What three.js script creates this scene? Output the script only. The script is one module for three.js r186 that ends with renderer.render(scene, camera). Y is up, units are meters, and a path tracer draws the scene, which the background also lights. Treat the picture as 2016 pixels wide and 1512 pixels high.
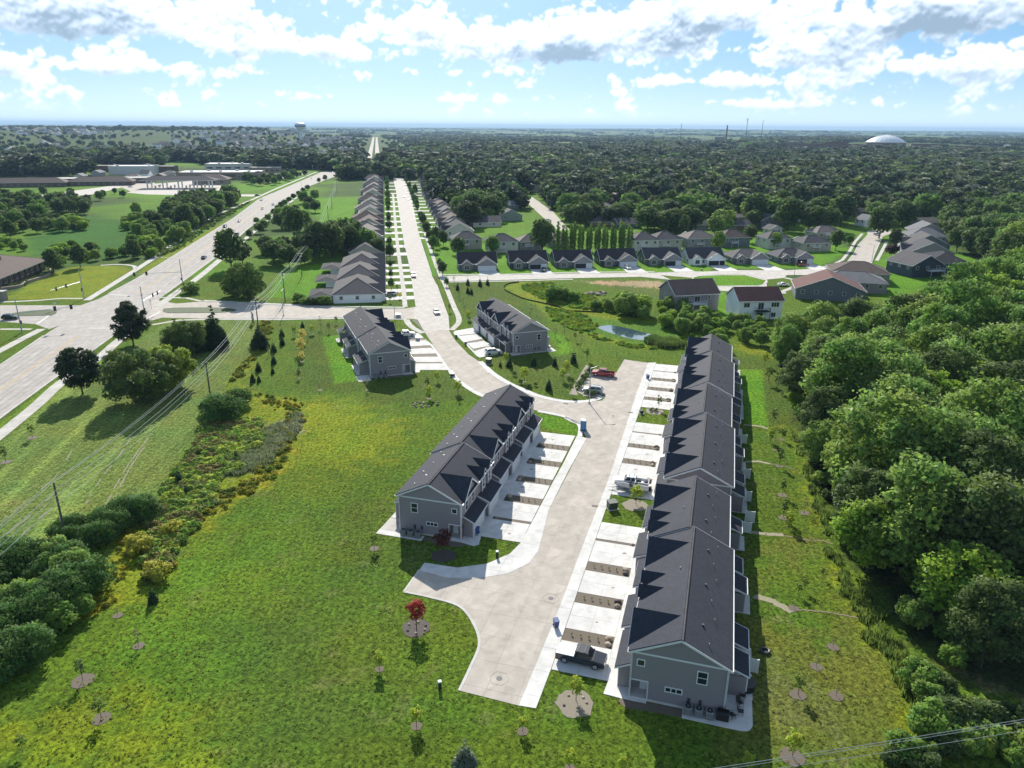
import * as THREE from 'three';
import { mergeGeometries } from 'three/addons/utils/BufferGeometryUtils.js';
import { RoundedBoxGeometry } from 'three/addons/geometries/RoundedBoxGeometry.js';

// ---------- camera, sky, sun, exposure ----------
const scene = new THREE.Scene();
const camera = new THREE.PerspectiveCamera(55.73, 4 / 3, 0.5, 60000);
camera.position.set(0, 60, 0);
camera.rotation.order = 'YXZ';
camera.rotation.set(-0.3401, 0, 0.007);
const renderer = new THREE.WebGLRenderer({ antialias: true });
renderer.toneMapping = THREE.LinearToneMapping;
renderer.toneMappingExposure = 1.6;
renderer.shadowMap.enabled = true;
const SUN_AZ = -10 * Math.PI / 180, SUN_EL = 33 * Math.PI / 180;
const sunDir = new THREE.Vector3(Math.sin(SUN_AZ) * Math.cos(SUN_EL), Math.sin(SUN_EL), -Math.cos(SUN_AZ) * Math.cos(SUN_EL));
const sun = new THREE.DirectionalLight(new THREE.Color(1, 0.94, 0.84), 5);
sun.position.copy(sunDir).multiplyScalar(400).add(new THREE.Vector3(0, 0, -150));
sun.target.position.set(0, 0, -150);
sun.castShadow = true;
Object.assign(sun.shadow.camera, { left: -260, right: 260, top: 260, bottom: -260, near: 10, far: 1200 });
sun.shadow.mapSize.set(4096, 4096);
scene.add(sun, sun.target);
scene.fog = new THREE.FogExp2(new THREE.Color(0.48, 0.72, 1.0), 0.00006);

// ---------- random numbers and noise ----------
function rng(seed) { let a = seed >>> 0; return () => { a = (a + 0x6D2B79F5) | 0; let t = Math.imul(a ^ (a >>> 15), 1 | a); t = (t + Math.imul(t ^ (t >>> 7), 61 | t)) ^ t; return ((t ^ (t >>> 14)) >>> 0) / 4294967296; }; }
function h2(x, y) { let n = Math.imul(x, 374761393) + Math.imul(y, 668265263) | 0; n = Math.imul(n ^ (n >>> 13), 1274126177); return ((n ^ (n >>> 16)) >>> 0) / 4294967296; }
function vn(x, y) { const xi = Math.floor(x), yi = Math.floor(y); let u = x - xi, v = y - yi; u = u * u * u * (u * (u * 6 - 15) + 10); v = v * v * v * (v * (v * 6 - 15) + 10); const a = h2(xi, yi), b = h2(xi + 1, yi), c = h2(xi, yi + 1), d = h2(xi + 1, yi + 1); return a + (b - a) * u + (c - a) * v + (a - b - c + d) * u * v; }
function fbm(x, y, o = 5, g = 0.5) { let s = 0, a = 0.5, t = 0; for (let i = 0; i < o; i++) { s += a * vn(x, y); t += a; a *= g; const nx = x * 1.6 - y * 1.2 + 17.3; y = x * 1.2 + y * 1.6 + 5.1; x = nx; } return s / t; }
const sst = (a, b, x) => { const t = Math.min(1, Math.max(0, (x - a) / (b - a))); return t * t * (3 - 2 * t); };
const lerp = (a, b, t) => a + (b - a) * t;

// ---------- the sky: air and cumulus clouds, one texture for the eye and for the light ----------
function makeSky() {
  const W = 4096, Hh = 2048, data = new Float32Array(W * Hh * 4), D = Math.PI / 180;
  // banks of cumulus: azimuth, elevation, half widths, weight (the same kind all round, dimmed high up out of view)
  const B = [[-28, 6.3, 10, 1.9, 1.25], [-19, 4.9, 5.5, 1.1, 0.9], [-33, 3.5, 6, .8, .75], [-24, 3.4, 7, .6, .6], [-6.5, 6.2, 3.6, 1.9, 1.0], [0, 5.4, 5, 1.2, .8], [7.5, 5.7, 7.5, 2.1, 1.15], [14.5, 7.0, 3.2, 1.8, 1.1], [3.5, 9.0, 8, .7, 1.3], [29, 7.0, 8.5, 1.7, 1.5], [21, 5.0, 4.0, 1.0, .85], [30, 3.7, 7.5, .9, .9], [36, 5.2, 4, 1.1, .9], [-12.6, 4.8, 2.0, .8, .75], [13.5, 3.1, 6, .5, .65], [-3, 3.6, 6, .55, .6], [17, 1.7, 6, .3, .5], [0, 1.9, 7, .35, .4], [-17, 2.0, 6, .35, .4], [-36, 7.8, 6, 1.0, .8], [36, 9.5, 8, 1.4, 1], [-14, 9.8, 6, 1.1, .7], [26, 10.2, 6, 1.1, .7], [-30, 10.5, 9, 1.2, .9]];
  const R = rng(77);
  for (let k = 0; k < 105; k++) { const az = 44 + R() * 272, el = 1.6 + Math.pow(R(), 1.6) * 36, s = .35 + el / 9; B.push([az > 180 ? az - 360 : az, el, (2.5 + R() * 5) * s, (.7 + R() * 1.1) * s, .55 + R() * .75]); }
  for (let k = 0; k < 34; k++) { const az = -44 + R() * 88, el = 12.5 + R() * 34, s = .35 + el / 9; B.push([az, el, (2.5 + R() * 4) * s, (.7 + R()) * s, .55 + R() * .6]); }
  const bank = (az, el) => { let f = 0; for (const b of B) { let dx = az - b[0]; if (dx > 180) dx -= 360; else if (dx < -180) dx += 360; dx /= b[2]; if (dx > 2.2 || dx < -2.2) continue; let dy = (el - b[1]) / b[3]; if (dy < 0) dy *= 1.7; const q = dx * dx + dy * dy; if (q < 5) f += b[4] * Math.exp(-q * 1.1); } return f; };
  const wor = (x, y) => { const xi = Math.floor(x), yi = Math.floor(y); let m = 9; for (let j = -1; j < 2; j++) for (let i = -1; i < 2; i++) { const a = xi + i + h2(xi + i + 31, yi + j), b = yi + j + h2(xi + i, yi + j + 57), q = (a - x) * (a - x) + (b - y) * (b - y); if (q < m) m = q; } return 1 - Math.min(1, Math.sqrt(m)); };
  const field = (az, el, o) => {
    const k = el < 10 ? 1 : 10 / el, x = az * k, y = (el < 10 ? el : 10 + 10 * Math.log(el / 10)) * 1.15;
    const n = fbm(x * .26 + 40, y * .46 + 9, 3, .5), w1 = n - .5, d = fbm(x * 1.1 + 9, y * 1.2 + 70, o, .56) - .5, xx = x + d * 1.1, yy = y + d * .8;
    let w = wor(xx * .75 + 3, yy * .85 + 8) * .46 + wor(xx * 1.7 + 13, yy * 1.8 + 1) * .30; if (o > 4) w += wor(xx * 3.7 + 7, yy * 3.9 + 5) * .16 + wor(xx * 8 + 2, yy * 8.2) * .08;
    return bank(az + w1 * 3.2, el + w1 * .7) * 1.0 + w1 * 1.7 + (w - .5) * 1.3 + d * .6 - .36;
  };
  const px = (az, el, o) => {
    const t = Math.max(0, el);
    const k = Math.exp(-t / 3.0), k2 = Math.exp(-t / 20);
    let r = lerp(.06, .17, k2), g = lerp(.15, .46, k2), b = lerp(.33, .78, k2);
    r = lerp(r, .80, k * .85); g = lerp(g, .93, k * .85); b = lerp(b, 1.0, k * .85);
    const ds = Math.acos(Math.min(1, Math.sin(el * D) * Math.sin(SUN_EL) + Math.cos(el * D) * Math.cos(SUN_EL) * Math.cos(az * D - SUN_AZ)));
    const glow = Math.exp(-ds * ds / .2) * .9 + Math.exp(-ds / .5) * .35;
    r += glow * .6; g += glow * .62; b += glow * .58;
    const f = field(az, el, o), c = sst(-.04, .20, f) * sst(.4, 1.6, el);
    if (c > 0) {
      const s = el < 10 ? 1 : el / 10, u1 = Math.max(0, field(az - .05 * s, el + .22 * s, o)), u2 = Math.max(0, field(az - .12 * s, el + .65 * s, 5)), u3 = Math.max(0, field(az, el + 1.4 * s, 3));
      const thick = Math.pow(Math.min(1, Math.max(0, (f * .3 + u1 * .5 + u2 * .7 + u3 * .6) / 2.6)), .95), crisp = Math.max(-.35, Math.min(.5, (f - u1) * 1.5));
      const rim = Math.min(1, Math.max(0, 1 - thick + crisp * .62)), top = lerp(1, .5, sst(12, 48, el));  // clouds high out of view are dimmed, lessening sky light on shaded sides
      const L = top * lerp(.40, 1.08, Math.pow(rim, .9)) * (1 + glow * .35);
      const hz = .6 * Math.exp(-t / 2.2), a = c * (1 - hz);
      r = lerp(r, L * lerp(.72, 1, rim), a); g = lerp(g, L * lerp(.98, 1.01, rim), a); b = lerp(b, L * lerp(1.28, 1.03, rim), a);
    }
    return [Math.max(0, r) * .78, Math.max(0, g) * .78, Math.max(0, b) * .78];
  };
  const put = (i, j, c) => { const k = (j * W + i) * 4; data[k] = c[0]; data[k + 1] = c[1]; data[k + 2] = c[2]; data[k + 3] = 1; };
  const azOf = (i) => { let a = (i + .5) / W * 360 - 180 + 90; return a > 180 ? a - 360 : a; }, elOf = (j) => (j + .5) / Hh * 180 - 90;
  const S = 16;  // coarse everywhere, then fine where the eye may look
  const cw = W / S, ch = Hh / S, C = [];
  for (let j = 0; j <= ch; j++) { C.push([]); for (let i = 0; i < cw; i++) C[j].push(px(azOf(i * S), elOf(Math.min(Hh - 1, j * S)), 4)); }
  for (let j = 0; j < Hh; j++) {
    const el = elOf(j), cj = Math.floor(j / S), fj = j / S - cj;
    for (let i = 0; i < W; i++) {
      const az = azOf(i);
      if (el > -0.3 && el < 13 && Math.abs(az) < 48) { put(i, j, px(az, el, 7)); continue; }
      const ci = Math.floor(i / S), fi = i / S - ci, a = C[cj][ci], b = C[cj][(ci + 1) % cw], c = C[cj + 1][ci], d = C[cj + 1][(ci + 1) % cw];
      put(i, j, [0, 1, 2].map((n) => lerp(lerp(a[n], b[n], fi), lerp(c[n], d[n], fi), fj)));
    }
  }
  const t = new THREE.DataTexture(data, W, Hh, THREE.RGBAFormat, THREE.FloatType);
  t.mapping = THREE.EquirectangularReflectionMapping; t.magFilter = t.minFilter = THREE.LinearFilter; t.needsUpdate = true;
  return t;
}
scene.background = makeSky();
scene.environment = scene.background;
scene.backgroundIntensity = 1; scene.environmentIntensity = 1;

// ---------- naming, building ----------
const used = {};
function numbered(n) { const k = used[n] = (used[n] ?? -1) + 1; return k ? n + '_' + String(k).padStart(3, '0') : n; }
function tag(o, label, category, group, kind) { if (label) o.userData.label = label; if (category) o.userData.category = category; if (group) o.userData.group = group; if (kind) o.userData.kind = kind; return o; }
function thing(name, label, category, x = 0, y = 0, z = 0, turn = 0, group) { const o = new THREE.Group(); o.name = numbered(name); o.position.set(x, y, z); o.rotation.y = turn; tag(o, label, category, group); scene.add(o); return o; }
function mesh(name, geo, mat, parent) { const m = new THREE.Mesh(geo, mat); m.name = parent ? name : numbered(name); m.castShadow = m.receiveShadow = true; (parent || scene).add(m); return m; }
function copyOf(proto, x, y, z, turn, s = 1, label, group) { const c = proto.clone(); c.name = numbered(proto.userData.stem || proto.name); delete c.userData.stem; c.userData = { ...c.userData }; delete c.userData.stem; c.position.set(x, y, z); c.rotation.y = turn; if (typeof s === 'number') c.scale.setScalar(s); else c.scale.set(...s); if (label) c.userData.label = label; if (group) c.userData.group = group; scene.add(c); return c; }
const V = (x, y, z) => [x, y, z];
const sub = (a, b) => [a[0] - b[0], a[1] - b[1], a[2] - b[2]], add = (a, b, k = 1) => [a[0] + b[0] * k, a[1] + b[1] * k, a[2] + b[2] * k];
const cross = (a, b) => [a[1] * b[2] - a[2] * b[1], a[2] * b[0] - a[0] * b[2], a[0] * b[1] - a[1] * b[0]];
const len = (a) => Math.hypot(...a), nrm = (a) => { const l = len(a) || 1; return [a[0] / l, a[1] / l, a[2] / l]; };
class MB {
  constructor() { this.p = []; this.u = []; this.c = null; this.sx = 1; }
  tri(a, b, c, ua, ub, uc) { if (!ua) { const e = nrm(sub(b, a)), w = sub(c, a), k = w[0] * e[0] + w[1] * e[1] + w[2] * e[2]; ua = [0, 0]; ub = [len(sub(b, a)), 0]; uc = [k, len(sub(w, [e[0] * k, e[1] * k, e[2] * k]))]; } this.p.push(...a, ...b, ...c); this.u.push(...ua, ...ub, ...uc); return this; }
  quad(a, b, c, d) { const e = nrm(sub(b, a)), pr = (q) => { const w = sub(q, a), k = w[0] * e[0] + w[1] * e[1] + w[2] * e[2]; return [k + (a[0] * e[0] + a[1] * e[1] + a[2] * e[2]), len([w[0] - e[0] * k, w[1] - e[1] * k, w[2] - e[2] * k])]; }; const A = pr(a), B = pr(b), C = pr(c), D = pr(d); return this.tri(a, b, c, A, B, C).tri(a, c, d, A, C, D); }
  box(x0, x1, y0, y1, z0, z1) { const q = (...v) => this.quad(...v); q([x0, y0, z1], [x1, y0, z1], [x1, y1, z1], [x0, y1, z1]); q([x1, y0, z0], [x0, y0, z0], [x0, y1, z0], [x1, y1, z0]); q([x1, y0, z1], [x1, y0, z0], [x1, y1, z0], [x1, y1, z1]); q([x0, y0, z0], [x0, y0, z1], [x0, y1, z1], [x0, y1, z0]); q([x0, y1, z1], [x1, y1, z1], [x1, y1, z0], [x0, y1, z0]); q([x0, y0, z0], [x1, y0, z0], [x1, y0, z1], [x0, y0, z1]); return this; }
  // a slab: quad a b c d (counter-clockwise from outside) given a thickness along its normal, inwards
  slab(a, b, c, d, t) { const n = nrm(cross(sub(b, a), sub(d, a))), A = add(a, n, -t), B = add(b, n, -t), C = add(c, n, -t), E = add(d, n, -t); this.quad(a, b, c, d); this.quad(E, C, B, A); this.quad(A, B, b, a); this.quad(B, C, c, b); this.quad(C, E, d, c); this.quad(E, A, a, d); return this; }
  bar(a, b, w, h) { const d = nrm(sub(b, a)); let s = nrm(cross(d, [0, 1, 0])); if (Math.abs(d[1]) > .98) s = [1, 0, 0]; const u = cross(s, d), o = (p, i, j) => add(add(p, s, i * w / 2), u, j * h / 2); const P = [[-1, -1], [1, -1], [1, 1], [-1, 1]]; for (let k = 0; k < 4; k++) { const [i, j] = P[k], [m, n] = P[(k + 1) % 4]; this.quad(o(a, i, j), o(b, i, j), o(b, m, n), o(a, m, n)); } this.quad(...P.map(([i, j]) => o(b, i, j))); this.quad(...P.map(([i, j]) => o(a, i, -j))); return this; }
  tube(a, b, r0, r1 = r0, n = 8, cap = true) { const d = nrm(sub(b, a)); let s = nrm(cross(d, Math.abs(d[1]) > .9 ? [1, 0, 0] : [0, 1, 0])); const u = cross(d, s), at = (p, r, k) => { const t = k / n * Math.PI * 2; return add(add(p, s, Math.cos(t) * r), u, Math.sin(t) * r); }; for (let k = 0; k < n; k++) { this.quad(at(a, r0, k), at(a, r0, k + 1), at(b, r1, k + 1), at(b, r1, k)); if (cap) { this.tri(b, at(b, r1, k), at(b, r1, k + 1)); this.tri(a, at(a, r0, k + 1), at(a, r0, k)); } } return this; }
  // flat polygon [[x,z]...] at height y with a skirt down to y0
  flat(pts, y, y0) { const P = pts.map((q) => new THREE.Vector2(q[0], -q[1])); if (THREE.ShapeUtils.area(P) < 0) { P.reverse(); pts = [...pts].reverse(); } for (const f of THREE.ShapeUtils.triangulateShape(P, [])) { const [a, b, c] = f.map((k) => [pts[k][0], y, pts[k][1]]); this.p.push(...a, ...b, ...c); for (const q of [a, b, c]) this.u.push(q[0], -q[2]); } if (y0 !== undefined) for (let k = 0; k < pts.length; k++) { const a = pts[k], b = pts[(k + 1) % pts.length]; this.quad([a[0], y0, a[1]], [b[0], y0, b[1]], [b[0], y, b[1]], [a[0], y, a[1]]); } return this; }
  geo() { const g = new THREE.BufferGeometry(); g.setAttribute('position', new THREE.Float32BufferAttribute(this.p, 3)); g.setAttribute('uv', new THREE.Float32BufferAttribute(this.u, 2)); if (this.c) g.setAttribute('color', new THREE.Float32BufferAttribute(this.c, 3)); g.computeVertexNormals(); return g; }
  build(name, mat, parent) { return mesh(name, this.geo(), mat, parent); }
}
// ---------- textures (metres): noise tiles made once and shared ----------
function tile(n, fn, srgb) { const d = new Uint8Array(n * n * 4); for (let j = 0; j < n; j++) for (let i = 0; i < n; i++) { const c = fn(i / n, j / n, i, j), k = (j * n + i) * 4; if (typeof c === 'number') d[k] = d[k + 1] = d[k + 2] = Math.max(0, Math.min(255, c * 255)); else for (let m = 0; m < 3; m++) d[k + m] = Math.max(0, Math.min(255, c[m] * 255)); d[k + 3] = 255; } const t = new THREE.DataTexture(d, n, n); t.wrapS = t.wrapT = THREE.RepeatWrapping; t.magFilter = THREE.LinearFilter; t.minFilter = THREE.LinearMipmapLinearFilter; t.generateMipmaps = true; if (srgb) t.colorSpace = THREE.SRGBColorSpace; t.needsUpdate = true; return t; }
function scaled(t, s, sy = s) { const c = t.clone(); c.repeat.set(1 / s, 1 / sy); c.needsUpdate = true; return c; }
// tileable noise: value noise whose lattice wraps
function tn(x, y, p) { const xi = Math.floor(x), yi = Math.floor(y); let u = x - xi, v = y - yi; u = u * u * (3 - 2 * u); v = v * v * (3 - 2 * v); const m = (q) => ((q % p) + p) % p, a = h2(m(xi) + 71, m(yi) + 13), b = h2(m(xi + 1) + 71, m(yi) + 13), c = h2(m(xi) + 71, m(yi + 1) + 13), d = h2(m(xi + 1) + 71, m(yi + 1) + 13); return a + (b - a) * u + (c - a) * v + (a - b - c + d) * u * v; }
function tf(u, v, p, o, g = .55) { let s = 0, a = 1, t = 0; for (let k = 0; k < o; k++) { s += a * tn(u * p, v * p, p); t += a; a *= g; p *= 2; } return s / t; }
const grassTile = tile(1024, (u, v) => { const n = tf(u, v, 24, 6, .82), b = tf(u + .3, v, 10, 3), d = sst(.62, .75, tf(u, v + .5, 40, 4, .7)); const k = .36 + (n - .5) * 1.25 + (b - .5) * .10; return [k + d * .12, k + d * .05, k * .9 + d * .07]; });
const grassBump = tile(1024, (u, v) => .5 + (tf(u, v, 32, 5, .85) - .5) * 2.2);
const concTile = tile(1024, (u, v) => { const n = tf(u, v, 8, 7, .62), s = tf(u * 1, v, 4, 3), t = sst(.60, .72, tf(u + .5, v, 6, 5, .6)); const k = .82 + (n - .5) * .28 + (s - .5) * .16 - t * .10; return [k, k * .992, k * .975]; });
const fineTile = tile(512, (u, v) => .8 + (tf(u, v, 32, 5, .8) - .5) * .7);
const sidingBump = tile(64, (u, v) => Math.pow(v, 1.0));
const shingleTile = tile(1024, (u, v, i, j) => { const row = Math.floor(j / 32), off = (row * 37) % 64, cell = Math.floor(((i + off) % 1024) / 32), t = h2(cell, row); const e = (j % 32) < 4 ? .62 : 1, n = .75 + h2(i, j) * .5; return (.66 + t * .20) * (e < 1 ? .8 : 1) * (.86 + (n - .75) * .5) * (.84 + tf(u, v, 3, 4, .6) * .34); });
const shingleBump = tile(512, (u, v, i, j) => { const row = Math.floor(j / 32), off = (row * 37) % 64, cell = Math.floor(((i + off) % 512) / 32); return (j % 32) / 32 * .6 + h2(cell, row) * .3; });
const mat = (r, g, b, o = {}) => new THREE.MeshPhysicalMaterial({ color: new THREE.Color().setRGB(r, g, b), roughness: .85, side: THREE.DoubleSide, flatShading: true, ...o });
const shingle = (r, g, b, ro = .9, sp = .5) => mat(r, g, b, { map: scaled(shingleTile, 9), bumpMap: scaled(shingleBump, 4.5), bumpScale: .01, roughness: ro, specularIntensity: sp });
const siding = (r, g, b) => mat(r, g, b, { bumpMap: scaled(sidingBump, 1, .16), bumpScale: .02, roughness: .6, specularIntensity: .5 });
const conc = (r, g, b) => mat(r, g, b, { map: scaled(concTile, 9), bumpMap: scaled(concTile, 2.3), bumpScale: .004, roughness: .92, specularIntensity: .3 });
const M = {
  white: mat(.64, .66, .67, { roughness: .5 }), trim: mat(.64, .655, .67, { roughness: .45 }), glass: mat(.02, .028, .036, { roughness: .03, metalness: 0, specularIntensity: 1, clearcoat: .4 }),
  greyWall: siding(.250, .232, .250), greyWall2: siding(.28, .26, .28), blueWall: siding(.05, .065, .10), whiteWall: siding(.80, .83, .86), tanWall: siding(.42, .38, .32), creamWall: siding(.55, .53, .47), sageWall: siding(.24, .27, .24), slateWall: siding(.14, .155, .18),
  darkRoof: shingle(.040, .046, .064, .84, .55), roofGrey: shingle(.115, .11, .115), roofBrown: shingle(.13, .098, .088), roofTan: shingle(.22, .19, .175), roofBlack: shingle(.024, .027, .040), roofRed: shingle(.16, .078, .07), roofLight: shingle(.19, .195, .21),
  door: mat(.62, .64, .66, { roughness: .5 }), darkDoorOrShade: mat(.02, .02, .022), black: mat(.012, .012, .014, { roughness: .6 }), rubber: mat(.018, .018, .018, { roughness: .9 }), darkMetal: mat(.05, .055, .06, { roughness: .5, metalness: .4 }), galv: mat(.36, .38, .40, { roughness: .5, metalness: .6 }), chrome: mat(.6, .6, .62, { roughness: .2, metalness: 1 }),
  road: conc(.51, .468, .42), roadPale: conc(.57, .535, .50), pad: conc(.70, .695, .68), walk: conc(.56, .545, .51), kerb: conc(.58, .57, .545), asphalt: conc(.13, .13, .13), mainRoad: conc(.46, .43, .405), joint: mat(.33, .30, .265, { map: scaled(fineTile, 1) }),
  mulch: mat(.16, .128, .095, { map: scaled(fineTile, .9), bumpMap: scaled(fineTile, .9), bumpScale: .05 }), gravel: mat(.27, .235, .18, { map: scaled(fineTile, 1.2), bumpMap: scaled(fineTile, 1.2), bumpScale: .04 }), stone: mat(.30, .27, .23, { map: scaled(fineTile, .8), bumpMap: scaled(fineTile, .8), bumpScale: .03 }),
  brick: mat(.19, .10, .075, { map: scaled(fineTile, .5) }), brownBrick: mat(.15, .105, .08, { map: scaled(fineTile, .7) }), tanBrick: mat(.33, .27, .21, { map: scaled(fineTile, .7) }), metalPanel: mat(.55, .55, .53, { roughness: .5 }), flatRoof: mat(.42, .41, .40, { map: scaled(fineTile, 4) }), whiteRoof: mat(.62, .63, .64),
  wood: mat(.13, .105, .085, { map: scaled(fineTile, .6, 3) }), yellow: mat(.62, .40, .08, { map: scaled(fineTile, 2) }), paint: mat(.80, .80, .78, { map: scaled(fineTile, 2.2) }), wire: mat(.42, .43, .44, { roughness: .4, metalness: .5 }),
  bark: mat(.085, .068, .052, { map: scaled(fineTile, .5, 1.5), flatShading: false }), dirt: mat(.25, .185, .125, { map: scaled(fineTile, 2) }),
};

// ---------- frames of the place: [origin, azimuth] ; at(u along, v to the right) ----------
const FR = (o, az) => { const a = az * Math.PI / 180, d = [Math.sin(a), -Math.cos(a)], n = [Math.cos(a), Math.sin(a)]; const f = (u, v) => [o[0] + d[0] * u + n[0] * v, o[1] + d[1] * u + n[1] * v]; f.az = a; f.inv = (x, z) => [(x - o[0]) * d[0] + (z - o[1]) * d[1], (x - o[0]) * n[0] + (z - o[1]) * n[1]]; return f; };
const fR = FR([13.0, -65.0], 16.1), fM = FR([-17.4, -99.6], 15.8), fL = FR([-35.9, -172.9], -20.7), fT = FR([9.7, -197.0], -19.8), fS = FR([-34.1, -249.8], -9.5), fE = FR([-29.9, -305.3], 82.5), fP = FR([-68.3,-97.06], -10);
const rect = (f, u0, u1, v0, v1) => [f(u0, v0), f(u1, v0), f(u1, v1), f(u0, v1)];
function inside(P, x, z) { let c = false; for (let i = 0, j = P.length - 1; i < P.length; j = i++) { const a = P[i], b = P[j]; if ((a[1] > z) !== (b[1] > z) && x < (b[0] - a[0]) * (z - a[1]) / (b[1] - a[1]) + a[0]) c = !c; } return c; }
function sdist(P, x, z) { let m = 1e9; for (let i = 0, j = P.length - 1; i < P.length; j = i++) { const a = P[j], b = P[i], dx = b[0] - a[0], dz = b[1] - a[1], t = Math.max(0, Math.min(1, ((x - a[0]) * dx + (z - a[1]) * dz) / (dx * dx + dz * dz + 1e-9))), ex = x - a[0] - dx * t, ez = z - a[1] - dz * t; m = Math.min(m, ex * ex + ez * ez); } m = Math.sqrt(m); return inside(P, x, z) ? m : -m; }
function band(pts, w) { const L = [], R = []; for (let i = 0; i < pts.length; i++) { const a = pts[Math.max(0, i - 1)], b = pts[Math.min(pts.length - 1, i + 1)], dx = b[0] - a[0], dz = b[1] - a[1], l = Math.hypot(dx, dz), nx = -dz / l * w / 2, nz = dx / l * w / 2; L.push([pts[i][0] + nx, pts[i][1] + nz]); R.push([pts[i][0] - nx, pts[i][1] - nz]); } return [...L, ...R.reverse()]; }
function smooth(pts, n = 4, closed = false) { const c = new THREE.CatmullRomCurve3(pts.map((p) => new THREE.Vector3(p[0], 0, p[1])), closed, 'centripetal'); return c.getPoints(pts.length * n).map((p) => [p.x, p.z]); }

// ---------- terrain: level where the houses stand, low farmland swells far off ----------
function terrain(x, z) {
  const d = Math.hypot(x, z); if (d < 1250) return 0;
  const k = sst(1300, 5200, d), far = sst(5000, 14000, d), a = x / Math.max(60, -z);
  const slope = sst(1350, 3500, d) * sst(6500, 3800, d) * (sst(-.16, -.34, a) * 34 + sst(.2, .4, a) * 14);
  return k * (fbm(x / 1900 + 3, z / 1900 + 8, 4) - .36) * 20 + slope + far * ((fbm(x / 3400 + 11, z / 2300 + 2, 4) - .4) * 90);
}
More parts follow.
